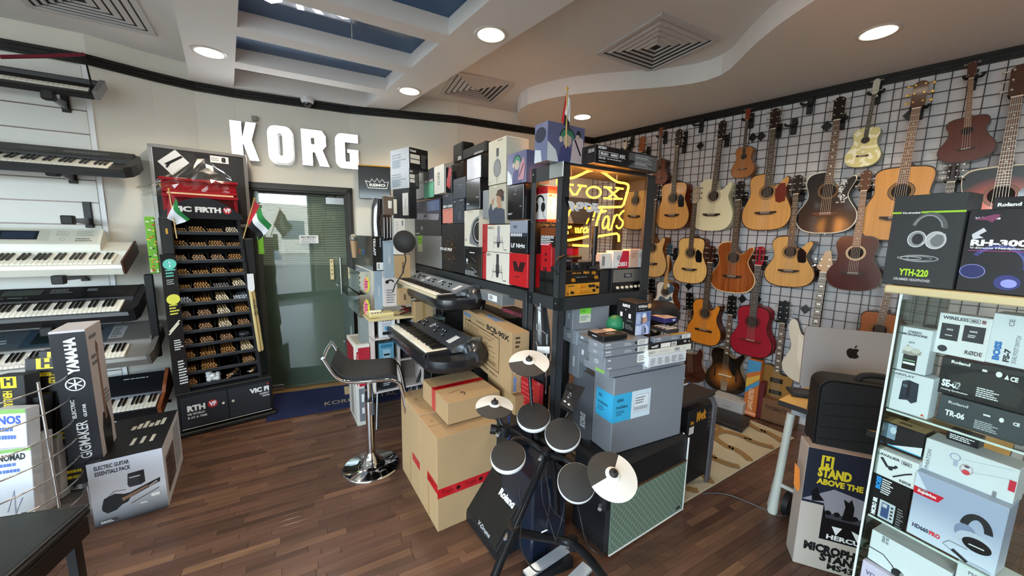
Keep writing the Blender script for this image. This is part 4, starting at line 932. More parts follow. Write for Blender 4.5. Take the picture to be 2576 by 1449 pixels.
# top row, left to right
guitar('small dark brown ukulele, leftmost ukulele hanging right beside the display rack',(1666,320),(1661,467),'uke','#6b3a26','#4c281a',head='#7a3c22',cat='ukulele',group='ukuleles on the grid wall',d=.07,off=.055,rosette='#3a2216')
guitar('natural acoustic guitar with black pickguard, first full guitar in the top row',(1713,325),(1692,578),'dread',NAT,'#7a2f18',guard='#15171b',head='#1e1210')
guitar('cream white cutaway acoustic guitar in the top row',(1824,303),(1790,580),'dread','#d9d7b4','#cfcfa8',cut=True,head='#15100f',bind='#e4e2c6',sideK=mat('#cdcda6',.25,coat=.4),tops=mat('#dcdab8',.3,coat=.5),rosette='#8f8a78')
guitar('honey brown ukulele between the white and the natural cutaway guitars',(1886,272),(1870,448),'uke','#a56a35','#8a5226',head='#7a3018',cat='ukulele',group='ukuleles on the grid wall',d=.07,off=.055,rosette='#5a3216')
guitar('natural cutaway acoustic guitar with reddish brown pickguard in the top row',(1956,272),(1927,580),'dread','#c99656','#5c3320',cut=True,guard='#6b2417',guardshape=1,head='#2c1713')
g=guitar('glossy black cutaway acoustic guitar with white binding and sparkling pickguard',(2120,243),(2076,587),'om','#0c0b0d','#0a0a0b',cut=True,head='#140e0e',bind='#d9d4c4',tops=mat('#0b0a0c',.3,coat=.35),sideK=mat('#0b0a0c',.3,coat=.35),dots=True,fb='#4a2c1c',bridge='#5c3421',w=1.05,rough=.08)
dd=.1/g.matrix_world.to_scale().x; b=MB(); rr=random.Random(3)
for _ in range(60):
    u=rr.random(); x=.085+.012*math.sin(u*9)+rr.uniform(-.018,.018)*(1.6-u); z=.235+.17*u; r=rr.uniform(.003,.007); b.add([(x+r*math.cos(a),-dd-.0025,z+r*math.sin(a)) for a in(0,1.2,2.5,3.8,5.1)],[(0,1,2,3,4)],mat('#dfe6ea',.15,.3))
b.build('pickguard',g)
g=guitar('cream coloured ukulele with pale cow print and a white price tag on its head',(2212,198),(2168,420),'uke','#d6cf94','#b9c2a4',head='#bfc0b0',cat='ukulele',group='ukuleles on the grid wall',d=.07,off=.055,tops=mat('#cfc78a',.4,kind='cow',c2='#e9e6c9',th=.55,s=16),sideK=mat('#b4bda2',.35),bind='#cfc890',bridge='#4a2a1a',rosette='#8a8468',fb='#3a3a34',neckc='#8a8468')
b=MB(); b.box(-.03,.03,-.09,-.088,.93,1.03,mat('#ecebe4',.6)); b.build('price_tag',g)
guitar('large honey coloured acoustic guitar partly hidden by the grey headphone box',(2326,203),(2250,606),'dread','#c9914e','#3f2a1c',head='#4a2412',tun='#d9b25a',dots=False,bind='#2a1a10',rosette='#2c2620',fb='#6a4228')
guitar('dark mahogany concert ukulele with wide body, highest on the right of the wall',(2452,153),(2432,407),'uke','#5c3025','#44231a',head='#4a2618',cat='ukulele',group='ukuleles on the grid wall',d=.075,off=.055,w=1.2,fb='#7a5232',rosette='#2a1812')
g=guitar('black and orange sunburst acoustic guitar at the right edge of the photo',(2580,160),(2500,640),'dread','#b0501c','#0b0808',head='#4a2a16',bind='#cfc4a8',tops=mat('#b0501c',.3,kind='sunburst',coat=.3,c0='#e0661c',c1='#b03410',sc=(4.2,0,3.4),off=(0,0,-.62)),sideK=mat('#0b0808',.3,coat=.4),guard='#0d0c0c',fb='#6a4630',w=1.05)
# seen through the rack
guitar('pale natural acoustic guitar seen through the open display rack',(1622,343),(1596,578),'dread','#b98f4e','#7a3c1e',head='#8a4a20')
guitar('small white headed ukulele mostly hidden behind the rack boxes',(1577,352),(1566,490),'uke','#d8d2b4','#b9b49a',head='#d9d0c0',cat='ukulele',group='ukuleles on the grid wall',d=.07,off=.055)
# middle row
guitar('pale natural cutaway guitar directly right of the rack in the second row',(1657,462),(1640,697),'dread','#cfac70','#8a4a1c',cut=True,head='#1c1212')
guitar('pale natural dreadnought with black teardrop pickguard in the second row',(1757,468),(1736,713),'dread','#dfb973','#5c2a18',guard='#101114',head='#a89a86',tun='#8d8a80')
guitar('walnut brown cutaway acoustic guitar with cream binding in the second row',(1868,455),(1843,736),'om','#8a4a20','#5a2a14',cut=True,head='#120d0c',bind='#e0c79a',tops=mat('#8f4d22',.2,kind='walnut',amp=.5,coat=.5),w=1.08)
guitar('natural cutaway guitar with black pickguard, second row under the reddish pickguard one',(2014,440),(1985,722),'om','#cf9f60','#3a2014',cut=True,guard='#111214',head='#1e1413',w=1.1)
g=guitar('dark red mahogany guitar with ornate cream rosette in the second row',(2187,428),(2146,731),'om','#4a1d18','#33130f',head='#5a3a26',rosette='#dcc9a0',bind='#5a4a40',w=1.0,fb='#6a4a36')
guitar('classical slotted headstock guitar hidden behind the grey headphone box',(2408,408),(2360,700),'cls','#b07a3c','#5a3018',head='#2a1210',classical=True)
# lower row
g=guitar('small white guitar with blue grey cow patches and blue head, behind the silver boxes',(1690,612),(1672,792),'cls','#dfe3de','#6b3318',head='#2e4658',tops=mat('#dfe3de',.4,kind='cow',c2='#3d5f78',th=.54,s=9),fb='#d9b06a',neckc='#d9b06a',bind='#5a3018')
guitar('orange cutaway classical guitar in the third row',(1796,618),(1771,866),'cls','#d08429','#4a2616',cut=True,classical=True,head='#3a1c14',tops=mat('#d08429',.35,kind='guitar',amp=.12),rosette='#7a4c22')
guitar('crimson red classical guitar in the third row',(1919,620),(1889,896),'cls','#8f1426','#6a0f1c',classical=True,head='#8f1a2c',tops=mat('#93152a',.4),sideK=mat('#7a1020',.35),rosette='#4a1a1a',fb='#3a3a3c',bridge='#6a1a1c')
guitar('brown acoustic guitar lowest at the right, half hidden by the silver computer',(2262,640),(2200,915),'dread','#9a5a2c','#3f2014',head='#4a2a18',fb='#5c3a22')
# electrics
def electric(lb,T,B,outl,tops,side,head='#111112',fb='#4a2f1e',d=.045,parts=(),headk='33',nz=.8,TL=1.0,joint=.38,off=.05,nk='#6b4426',pick=None,group='electric guitars low on the grid wall',dots=True,TUN='#c9c6bd'):
    A=RB+RN*(off+d); q0=V(*B,A,A+RU); q1=V(*T,A,A+RU); L=(q1-q0).length; s=L/TL
    lean=math.degrees(math.asin(max(-.4,min(.4,(Vector((q1.x-q0.x,q1.y-q0.y)).dot(RU))/L)))); bp=Vector((q0.x,q0.y))-RN*d
    M4=Matrix.Translation((bp.x,bp.y,q0.z))@Matrix.Rotation(math.radians(RANG),4,'Z')@Matrix.Rotation(math.radians(lean),4,'Y')@Matrix.Scale(s,4)
    t=thing('electric_guitar',lb,'guitar',M4,group); ol=smooth(outl+[outl[0]],2)[:-1]
    b=MB(); b.prism(ol,-d,0,tops,side); b.build('body',t)
    nw=.021; b=MB(); b.add([(-nw*1.15,-d-.012,joint),(nw*1.15,-d-.012,joint),(nw,-d-.012,nz),(-nw,-d-.012,nz),(-nw,-d+.012,joint),(nw,-d+.012,joint),(nw*.8,-d+.008,nz),(-nw*.8,-d+.008,nz)],[(4,7,6,5),(0,4,5,1),(0,3,7,4),(1,5,6,2),(3,2,6,7)],mat(nk,.35)); b.build('neck',t)
    b=MB(); b.box(-nw,nw,-d-.016,-d-.012,joint,nz,mat(fb,.4)); fo=b.build('fretboard',t); b=MB(); bz=.12; sl=nz-bz
    for i in range(1,22):
        z=bz+sl/2**(i/12); 
        if z>joint: b.box(-nw,nw,-d-.0175,-d-.016,z-.0011,z+.0011,mat('#b9b3a4',.3,.8))
    b.build('fret',fo,'stuff'); b=MB()
    for i in(3,5,7,9,12,15,17):
        z=(bz+sl/2**(i/12)+bz+sl/2**((i-1)/12))/2
        if z>joint and dots: b.box(-.01,.01,-d-.0168,-d-.016,z-.006,z+.006,mat('#e9e7dd',.3))
    b.build('inlay',fo,'stuff')
    b=MB(); h=[(-nw,nz),(nw,nz),(.04,nz+.05),(.036,TL-.01),(.015,TL-.015),(0,TL),(-.015,TL-.015),(-.036,TL-.01),(-.04,nz+.05)] if headk=='33' else ([(-nw,nz),(nw,nz),(.045,nz+.05),(.02,TL),(-.01,TL-.01),(-.045,nz+.04)])
    b.prism(h,-d-.008,-d+.006,mat(head,.25,coat=.4)); ho=b.build('headstock',t); b=MB(); b.box(-nw,nw,-d-.018,-d,nz,nz+.005,mat('#e8e0c8',.4)); b.build('nut',t)
    tmx=mat(TUN,.25,.6); tms=MB(); tms.cyl((0,0,0),(.02,0,0),.004,tmx,6); tms.box(.018,.03,-.003,.003,-.008,.008,tmx,.002); tms.cyl((-.012,-.018,0),(-.012,0,0),.005,tmx,8); tmm=tms.mesh('tuner')
    for i in range(3 if headk=='33' else 2):
        for sx in(-1,1):
            o=link('tuner',tmm,ho); o.matrix_basis=Matrix.Translation((sx*.034,-d,nz+.05+.045*i))@(Matrix.Rotation(PI,4,'Z')@Matrix.Scale(-1,4,(0,1,0)) if sx<0 else Matrix())
    b=MB()
    for i in range(6): f=(i-2.5)/2.5; b.add([(f*.026-.0007,-d-.02,bz),(f*.026+.0007,-d-.02,bz),(f*nw*.8+.0007,-d-.02,nz),(f*nw*.8-.0007,-d-.02,nz)],[(0,1,2,3)],mat('#c9c2b4',.3,.5))
    b.build('string',t,'stuff')
    for nm,f in parts: b=MB(); f(b,-d); b.build(nm,t)
    npt=M4@Vector((0,0,nz+.012)); hangers.append((npt,t,M4)); return t
CH=mat('#c9c7bf',.2,.9); BL=mat('#0f0f10',.3)
lp=[(0,0),(.1,.01),(.155,.07),(.16,.14),(.13,.21),(.108,.25),(.118,.3),(.13,.345),(.12,.37),(.095,.345),(.07,.325),(.03,.33),(.0,.35),(-.03,.385),(-.09,.4),(-.13,.37),(-.128,.31),(-.108,.25),(-.13,.2),(-.16,.14),(-.155,.07),(-.1,.01)]
electric('gold brown single cutaway electric guitar in front of the floor boxes',(1975,755),(1945,1036),[(x*.95,z*1.05) for x,z in lp],mat('#9a7338',.3,.25,coat=.3),mat('#6a4a22',.4),fb='#4a2c18',parts=[('pickup',lambda b,y:b.box(-.045,.045,y-.012,y,.27,.31,BL,.003)),('pickup',lambda b,y:b.box(-.045,.045,y-.012,y,.165,.2,BL,.003)),('bridge',lambda b,y:b.box(-.045,.045,y-.016,y,.11,.13,CH,.003)),('tailpiece',lambda b,y:b.box(-.05,.05,y-.014,y,.065,.08,CH,.003))])
al=[(0,0),(.1,.0),(.17,.04),(.195,.11),(.175,.18),(.135,.245),(.125,.3),(.14,.35),(.16,.4),(.145,.43),(.11,.4),(.08,.365),(.04,.37),(0,.42),(-.05,.45),(-.11,.445),(-.145,.41),(-.145,.35),(-.125,.29),(-.135,.24),(-.175,.18),(-.195,.11),(-.17,.04),(-.1,.0)]
def fh(b,y,sx):
    b.prism([(sx*.1,.24),(sx*.108,.235),(sx*.1,.2),(sx*.108,.15),(sx*.1,.13),(sx*.094,.14),(sx*.09,.2)][::sx],y-.0015,y,mat('#0c0808',.6))
electric('black and tobacco sunburst hollow body archtop guitar with f holes',(1843,742),(1820,986),al,mat('#8a5020',.2,kind='sunburst',c0='#b8792c',c1='#6a3814',coat=.6,sc=(5.5,0,6),off=(0,0,-.95)),mat('#c9b48a',.3),d=.085,off=.04,joint=.4,parts=[('f_hole',lambda b,y:fh(b,y,-1)),('f_hole',lambda b,y:fh(b,y,1)),('bridge',lambda b,y:b.box(-.06,.06,y-.014,y,.17,.182,mat('#cfc7b4',.3),.003)),('tailpiece',lambda b,y:b.prism([(-.025,.02),(.025,.02),(.035,.12),(-.035,.12)],y-.012,y-.008,CH)),('pickguard',lambda b,y:b.prism([(.03,.36),(.055,.34),(.1,.25),(.085,.19),(.06,.21),(.035,.27)],y-.014,y-.01,BL))])
sg=[(0,0),(.09,.01),(.15,.07),(.155,.13),(.125,.19),(.11,.24),(.13,.31),(.125,.37),(.1,.39),(.08,.35),(.06,.32),(-.06,.32),(-.08,.36),(-.1,.42),(-.13,.43),(-.15,.38),(-.13,.3),(-.11,.24),(-.125,.19),(-.155,.13),(-.15,.07),(-.09,.01)]
electric('dark red electric guitar with white binding, mostly hidden behind the silver boxes',(1735,735),(1738,962),sg,mat('#3a0f14',.15,coat=.8),mat('#c9b8a4',.3),head='#0c0c0d',off=.05)
electric('cream white electric bass with long horn and natural flying headstock, behind the computer',(2082,630),(2028,968),[(x*1.1,z*1.15) for x,z in sg],mat('#d9d2bf',.3,coat=.5),mat('#1f1a18',.4),head='#b98a50',headk='bass',nz=.86,TL=1.02,joint=.36,off=.06,parts=[('pickguard',lambda b,y:b.prism([(-.09,.38),(-.05,.33),(.02,.3),(.05,.1),(-.04,.08),(-.08,.2)],y-.004,y,mat('#e6e0d0',.3)))])
electric('black headed electric guitar whose body hides behind the amplifier head',(1640,700),(1630,900),lp,mat('#1a1a1c',.2),mat('#111',.3) if False else mat('#111112',.3),head='#0c0c0d',off=.05)
# hangers: one per instrument
HM=mat('#131214',.5); hb=MB(); hb.box(-.02,.02,-.018,0,-.06,.07,HM,.003); hm1=hb.mesh('hanger_plate')
hb=MB(); hb.cyl((0,-.015,0),(0,-.075,.0),.006,HM,8); hm2=hb.mesh('hanger_arm'); hb=MB(); hb.ring([(-.042,-.12,.008),(-.036,-.09,0),(0,-.078,0),(.036,-.09,0),(.042,-.12,.008)],.009,7,HM); hm3=hb.mesh('hanger_yoke')
def hanger(loc,lb,rx_=0.0):
    u=(Vector((loc.x,loc.y))-RB).dot(RU); p=RB+RU*u+RN*.027; t=thing('guitar_hanger',lb,'hanger',TR(p.x,p.y,loc.z,RANG),'black guitar hangers on the grid')
    link('plate',hm1,t); link('arm',hm2,t); link('yoke',hm3,t); return t
for npt,t,M4 in hangers:
    hanger(npt,'black hanger holding the '+' '.join(t['label'].split()[:9]))
for i,((x,y),lb) in enumerate([((1728,350),'empty black hanger over the first natural guitar, left of the white one'),((1595,360),'black hanger partly hidden beside the white headed ukulele'),((2040,270),'empty black hanger above and left of the glossy black guitar'),((2000,322),'black hanger plate right of the natural cutaway guitar head'),((1768,320),'empty black hanger arm left of the white guitar head')]):
    q=V(x,y,RB,RB+RU); hanger(q,lb)
for i,((x,y),lb) in enumerate([((1762,367),'black diamond price holder left of the white cutaway guitar neck'),((1894,346),'left one of two black diamond holders beside the honey ukulele'),((1915,343),'right one of two black diamond holders beside the honey ukulele'),((2080,318),'black diamond price holder beside the black guitar neck'),((2288,290),'black diamond price holder left of the large honey guitar neck'),((1733,720),'black diamond holder above the orange classical guitar'),((2026,778),'black diamond holder above the silver computer'),((1905,752),'black diamond holder left of the red guitar neck'),((1868,752),'black diamond holder above the archtop guitar head')]):
    A=RB+RN*.04; q=V(x,y,A,A+RU); o=MB().prism([(0,-.042),(.036,0),(0,.042),(-.036,0)],-.008,0,mat('#0e0d0f',.3)).build('price_holder'); tag(o,lb,'price holder','black diamond price holders'); o.matrix_world=TR(q.x,q.y,q.z,RANG)
# =============== CENTRE RACKS ===============
ZB=1.29; _a=P(1330,733,ZB); _b=P(1045,664,ZB); LA=Vector((_a.x,_a.y)); LBk=Vector((_b.x,_b.y)); RL_=(LBk-LA).normalized(); RKA=math.degrees(math.atan2(RL_.y,RL_.x))-90
RR=Vector((math.cos(math.radians(RKA)),math.sin(math.radians(RKA))))   # right-going
RM=mat('#36393c',.45,.2); DG=mat('#2a2c2e',.5)
def at3(v,z): return Vector((v.x,v.y,z))
tB=-solve_t(at3(LA,ZB),Vector((-RL_.x,-RL_.y,0)),1405,0); LBt=LA-RL_*(-tB); Bc=LA-RL_*abs(tB)
zT=V(1405,409,Bc,Bc+RL_).z; wR=solve_t(at3(Bc,1.6),Vector((RR.x,RR.y,0)),1638,0)
def post(b,p,z0,z1,sx,sy,w=.045):
    x=(p-Bc).dot(RR); y=(p-Bc).dot(RL_); b.box(x,x+sx*w,y,y+sy*.004,z0,z1,RM); b.box(x,x+sx*.004,y,y+sy*w,z0,z1,RM)
RT=TR(Bc.x,Bc.y,0,RKA); dAB=(LA-Bc).length
r2=thing('display_rack','tall grey metal rack unit holding the orange neon sign and amplifiers','rack',RT)
D2=max(dAB,.26)
for x,y,sx,sy in((0,0,1,1),(0,D2,1,-1),(wR,0,-1,1),(wR,D2,-1,-1)):
    b=MB(); w=.075 if x>0 and y==0 else .045; b.box(min(x,x+sx*w),max(x,x+sx*w),y if sy>0 else y-.004,y+.004 if sy>0 else y,0,zT,RM); b.box(x if sx>0 else x-.004,x+.004 if sx>0 else x,min(y,y+sy*w),max(y,y+sy*w),0,zT,RM); b.build('post',r2)
for z,h in((zT,.014),(ZB,.07),(.42,.06)):
    b=MB(); b.box(.004,wR-.004,0,.004,z-h,z,RM); b.box(.004,wR-.004,D2-.004,D2,z-h,z,RM); h=.08 if z==zT else h; b.box(0,.004,.004,D2-.004,z-h,z,RM); b.box(wR-.004,wR,.004,D2-.004,z-h,z,RM); b.build('beam',r2)
    MB().box(.006,wR-.006,.006,D2-.006,z-.014,z-.002,DG).build('shelf',r2)
b=MB()
for z in(zT-.035,ZB-.03,1.7,.39):
    for x,y,nx in((-.001,.02,0),(-.001,D2-.02,0)): b.cyl((x,y,z),(x-.003,y,z),.005,mat('#a9abad',.3,.8),8)
b.build('bolt',r2,'stuff')
L1=(LBk-LA).length
r1=thing('display_rack','long low grey metal rack carrying the wall of boxes behind the stage pianos','rack',TR(LA.x+RL_.x*.02,LA.y+RL_.y*.02,0,RKA))
for x,y in((0,0),(0,L1-.05),(.32,0),(.32,L1-.05)): MB().box(x,x+.045,y,y+.045,0,(ZB-.001 if y<1 or x>.1 else 1.86),RM,.003).build('post',r1)
for z in(ZB,.72,.15): 
    MB().box(.002,.366,.0,L1,z-.07,z-.012,RM).build('beam',r1); MB().box(.0,.366,-.0,L1,z-.012,z,RM).build('shelf',r1)
# boxes on the long rack; every face bounded by pixels measured on the rack plane
def zp(x,y): return (1000+x/3.622,380+y/3.622)
def rb(name,lb,x0,x1,yt,yb,mt,ops=None,dp=.2,off=.012,cat='box',group='product boxes on the long rack',z0=None,**k):
    A=LA-RR*0+Vector((0,0)); A=LA+RR*(-off); X1,YB=zp(x1,yb); X0,_=zp(x0,yb); _,YT=zp(x1,yt)
    C=V(X1,YB,A,A+RL_)
    if z0 is not None: C.z=z0
    C.z=max(C.z,ZB+.001) if name!='x' else C.z
    return carton(name,lb,cat,C,RKA,mt,w=dp,xl=X0,yt=YT,ops={'L'+(k_[1:] if len(k_)>1 else ''):v for k_,v in (ops or {}).items()},group=group,gap=.0012,**k)
SIL=mat('#8c8f90',.35,.35,noise=.06,nscale=200); DKB=mat('#17181b',.35); NAVY=mat('#343c4a',.45); CREAM=mat('#dcd6c6',.5); WHT=mat('#dedfdd',.45); REDB=mat('#b01420',.35,coat=.3)
GRL=mat('#8fc43a',.5); SAL=mat('#d98a7c',.5); TEAL=mat('#6fc3a4',.5); GY=mat('#7a7d80',.5); LGY=mat('#b9bcc0',.5); LBL=mat('#e9e7e2',.55)
rb('product_box','plain silver grey box with a green label, lowest left of the box wall',168,400,775,1075,SIL,dp=.07,ops={'L_printed_label':[('r',.1,.7,.3,1,GRL),('r',.1,.44,.3,.7,mat('#c9cfa9',.5)),('e',.16,.96,.02,BK),('g',.12,.84,.27,.9,2,mat('#4a6a1a',.5)),('t',.22,.74,.3,.77,'E',mat('#4a6a1a',.5))]})
headphones.asp=1
rb('product_box','dark purple photo box showing a desktop interface, above the silver box',163,395,422,772,mat('#1d1a26',.3),dp=.07,ops={'L_printed_picture':[('r',.02,.02,.98,.98,mat('#15131c',.3)),('r',.02,.45,.98,.98,mat('#3b3550',.3)),('r',.5,.68,.96,.96,mat('#5d6f9a',.3)),('g',.52,.7,.94,.94,6,mat('#7d90b9',.3)),('p',[(.08,.48),(.92,.42),(.95,.58),(.12,.66)],mat('#9b97a8',.3)),('r',.38,.47,.52,.6,mat('#17171b',.3)),('r',.4,.49,.5,.51,WH),('t',.04,.92,.14,.95,'NEW',WH,.03),('o',.19,.94,.035,.012,WH),('g',.04,.82,.3,.88,2,mat('#8a86a0',.4)),('o',.07,.22,.04,.01,LGY),('r',.25,.16,.36,.26,mat('#8a8a90',.4)),('g',.02,.03,.3,.07,1,WH)]})
ops=[('t',.2,.44,.74,.5,'SPD-SX PRO',WH,.05)]; rr=random.Random(8)
sp=[]
for i in range(220):
    u,v=rr.gauss(.52,.13),rr.gauss(.45,.15); sp.append(('e',u,v,rr.uniform(.004,.011),mat(rr.choice(('#7b5330','#9a6c3c','#6e4a30','#b98c56')),.4)))
rb('product_box','large black box with gold dust spray printed behind white lettering',404,612,657,1120,mat('#1b1c1e',.45),{'L_print':sp+ops})
rb('product_box','narrow light grey box, leftmost of the three slim two tone boxes',150,240,160,425,LGY,{'L_print':[('r',0,0,1,.5,mat('#c9ccce',.5)),('t',.08,.52,.92,.6,'SPD ONE',mat('#8d9194',.5),.04),('g',.2,.42,.8,.46,1,GY)]},dp=.07)
rb('product_box','narrow two tone box dark above and mint green below, marked electro',242,332,145,415,NAVY,{'L_print':[('r',0,0,1,.52,TEAL),('t',.08,.54,.92,.62,'SPD ONE',WH,.04),('t',.15,.44,.85,.49,'ELECTRO',mat('#2f6a55',.5)),('g',.3,.93,.6,.96,1,WH)]},dp=.09)
rb('product_box','narrow white box with vertical grey lettering beside the mint green box',334,425,112,378,WHT,{'L_print':[('t',.35,.3,.6,.75,'KICO',GY,.03,-90)],},sidem=mat('#4b4d50',.5))
rb('clear_case','clear plastic case with a red insert, top row of the box wall',428,500,90,370,glassmat('clear_plastic','#dfe4e6',.05,3.5),{'L_insert':[('p',[(.25,.25),(.7,.1),(.95,.75),(.6,.85)],REDB),('r',.02,.0,.2,.95,mat('#8a8c8e',.3)),('r',.8,.0,.98,.5,mat('#1b1b1d',.4))]},dp=.1,cat='case')
rb('product_box','dark brown box behind the clear plastic case, top row',470,600,85,300,mat('#26211f',.5),{'L_print':[('e',.75,.6,.05,mat('#b08a6a',.5)),('g',.62,.4,.9,.48,2,mat('#9a8a7c',.5))]},off=-.12,dp=.14)
rb('product_box','narrow two tone box dark above and salmon pink below, marked way pad',412,505,378,655,NAVY,{'L_print':[('r',0,0,1,.5,SAL),('t',.06,.53,.94,.62,'SPD ONE',WH,.05),('t',.15,.42,.85,.47,'WAY PAD',mat('#7c4238',.5)),('g',.3,.92,.6,.95,1,WH)]})
rb('product_box','slate blue box with faint drawing, upper of the two beside the black headphone boxes',508,620,228,424,mat('#343b47',.45),{'L_print':[('g',.4,.62,.8,.72,1,mat('#6a7484',.5)),('g',.5,.5,.7,.58,1,mat('#6a7484',.5))]})
rb('product_box','slate blue box with drawing of round speaker controls, below its twin',508,606,426,655,mat('#2d333e',.45),{'L_print':[('o',.6,.32,.16,.03,mat('#7b8798',.5)),('o',.6,.32,.07,.02,mat('#7b8798',.5)),('l',[(.1,.3),(.5,.9)],.015,mat('#6a7484',.5)),('l',[(.2,.6),(.9,.75)],.015,mat('#6a7484',.5)),('g',.06,.88,.3,.93,1,WH),('g',.6,.9,.95,.96,1,LGY),('o',.3,.5,.07,.02,mat('#6a7484',.5)),('o',.75,.6,.07,.02,mat('#6a7484',.5))]})
rb('product_box','plain glossy black headphone box, highest in the black column',632,760,28,238,mat('#1a1c20',.18,coat=.5),None,dp=.16)
rb('product_box','glossy black headphone box with small silver emblem, middle of the black column',624,750,240,524,mat('#15171b',.2,coat=.5),{'L_print':[('g',.04,.17,.3,.23,2,WH),('g',.72,.36,.95,.42,1,LGY),('l',[(.42,.88),(.48,.84),(.54,.9)],.012,LGY),('l',[(.48,.84),(.48,.78)],.012,LGY)]},dp=.16)
hpA=lambda a:setattr(headphones,'asp',a)
rb('product_box','white headphone box with large cropped earcup picture, below the black boxes',608,740,530,876,CREAM,{'L_printed_picture':[('e',1.0,.42,.5,mat('#8d9092',.4),.4),('p',[(1,0),(1,.85)]+[(1-.62*math.sin(t*.2),.85-.0*t-.085*t) for t in range(1,10)],mat('#7b7d80',.4)),('e',.98,.42,.38,mat('#1b1c1f',.4),.34),('o',.98,.42,.3,.03,LGY,.28),('g',.06,.14,.3,.22,3,GY),('g',.3,.94,.65,.97,1,GY)]},dp=.14)
rb('product_box','black cable box with white print, bottom of the column under the white headphone box',616,767,880,1166,mat('#141518',.25,coat=.4),{'L_print':[('g',.05,.93,.25,.97,1,mat('#3f7fae',.5)),('g',.28,.78,.75,.84,1,WH),('t',.08,.47,.18,.6,'10',WH,.08),('g',.08,.42,.2,.45,1,WH),('l',[(.4,.65),(.7,.52),(.72,.55)],.02,mat('#55585c',.4)),('l',[(.4,.32),(.72,.2)],.012,LGY),('g',.02,.04,.95,.2,4,mat('#a9acb0',.5))]},dp=.14)
rb('product_box','slim silver grey box wedged between the black column and the photo box',776,824,352,618,mat('#8d9194',.4,.2),{'L_print':[('g',.1,.03,.9,.06,1,BK)]},dp=.16)
rb('product_box','tall white headphone box with a grey headphone picture, top of its column',826,986,-145,284,mat('#d9d3bf',.5),{'L_printed_picture':[('r',.46,.62,.6,.8,mat('#3a3c40',.4)),('l',[(.52,.62),(.5,.5)],.02,GY),('e',.52,.36,.16,mat('#7d7f7c',.4),.19),('o',.52,.36,.17,.02,mat('#55575a',.4),.2),('l',[(.52,.18),(.52,.04)],.012,GY),('g',.55,.94,.85,.97,1,BK),('g',.08,.05,.2,.08,1,BK)]},dp=.17)
SKIN=mat('#b98d72',.6); HAIRC=mat('#5a4433',.6); SHIRT=mat('#4b5160',.7)
rb('product_box','box with a printed photo of a man in a grey shirt wearing headphones',828,982,290,660,mat('#c2bba8',.5),{'L_printed_picture':[('p',[(.05,0),(.0,.35),(.12,.55),(.2,.5),(.25,.35),(.4,.42),(.6,.45),(.95,.35),(1,.0)],SHIRT),('p',[(.15,.58),(.28,.68),(.36,.66),(.3,.5),(.2,.5)],SKIN),('e',.62,.62,.12,SKIN,.13),('p',[(.55,.5),(.78,.52),(.78,.4),(.55,.4)],SKIN),('p',[(.45,.72),(.55,.86),(.75,.88),(.9,.8),(.88,.66),(.74,.66),(.6,.72)],HAIRC),('l',arc(.74,.72,.12,.13,-20,120,8),.03,BK),('e',.84,.64,.07,mat('#2b2b2e',.5),.08),('e',.4,.97,.1,mat('#e6dcc4',.5),.02)]},dp=.17)
SM=mat('#7d7c84',.3,.4)
def micpic(c): return [('r',.47,.55,.58,.95,c),('r',.45,.3,.6,.6,c),('e',.52,.26,.09,mat('#34333a',.4),.1),('l',[(.3,.12),(.36,.6),(.5,.3)],.015,BK),('l',[(.75,.12),(.68,.6),(.55,.3)],.015,BK),('l',[(.3,.36),(.75,.36)],.02,BK),('l',[(.34,.3),(.72,.44)],.012,BK),('g',.78,.08,.95,.13,1,BK)]
rb('product_box','white box with a large silver studio microphone in shock mount, upper of two',818,1018,667,932,mat('#ddd8ca',.5),{'L_printed_picture':micpic(mat('#a7a5ab',.3,.3))+[('t',.04,.85,.22,.94,'NT2',mat('#5c5a52',.5),.02),('t',.23,.85,.34,.94,'-A',mat('#b3944a',.5),.02)]},dp=.18)
rb('product_box','red sleeve edge beside the upper white microphone box',772,816,662,925,REDB,{'L_print':[('g',.3,.3,.6,.5,1,mat('#7c0f16',.5))]},dp=.18)
rb('product_box','white box with a dark studio microphone in shock mount, lower of two',806,1012,935,1222,mat('#ddd8ca',.5),{'L_printed_picture':micpic(mat('#3c3d40',.3))+[('t',.05,.86,.2,.95,'NT1',mat('#5c5a52',.5),.02)]},dp=.18)
rb('product_box','red sleeve edge beside the lower white microphone box',772,804,928,1170,REDB,dp=.18)
PNK=mat('#c98f9a',.4); PUR=mat('#4b4e7c',.4); GRH=mat('#3f8a6d',.4); PALE_=mat('#cdb9a8',.5)
def artpic(): return [('r',.0,.0,1,1,mat('#66688e',.3)),('p',[(0,0),(0,.5),(.22,.3),(.3,0)],mat('#e3e6ea',.3)),('e',.52,.6,.15,PALE_,.17),('p',[(.3,.55),(.36,.85),(.55,.92),(.72,.8),(.74,.5),(.66,.68),(.5,.76),(.4,.66)],GRH),('p',[(.28,.0),(.34,.4),(.5,.46),(.7,.35),(.8,0)],PUR),('l',arc(.52,.68,.2,.22,0,180,8),.03,BK),('e',.34,.6,.06,mat('#d9c8bd',.4),.08)]
rb('clear_case','clear box printed with an illustrated guitarist, left one at the top of the box wall',1000,1170,-20,280,mat('#5b5f84',.2,coat=.8),{'L_printed_picture':artpic()+[('p',[(.6,.1),(.7,.6),(.9,.8),(.95,.5),(.9,.1)],PNK),('l',[(.66,.2),(.88,.6)],.04,BK)]},dp=.17,cat='case')
rb('product_box','glossy black headphone box with Y shaped emblem, left of the rack post',1000,1142,292,620,mat('#15171a',.18,coat=.5),{'L_print':[('g',.05,.14,.35,.2,2,WH),('l',[(.45,.88),(.52,.82),(.59,.9)],.012,LGY),('l',[(.52,.82),(.52,.77)],.012,LGY),('g',.4,.72,.62,.75,1,LGY),('g',.8,.35,.98,.4,1,LGY)]},dp=.17)
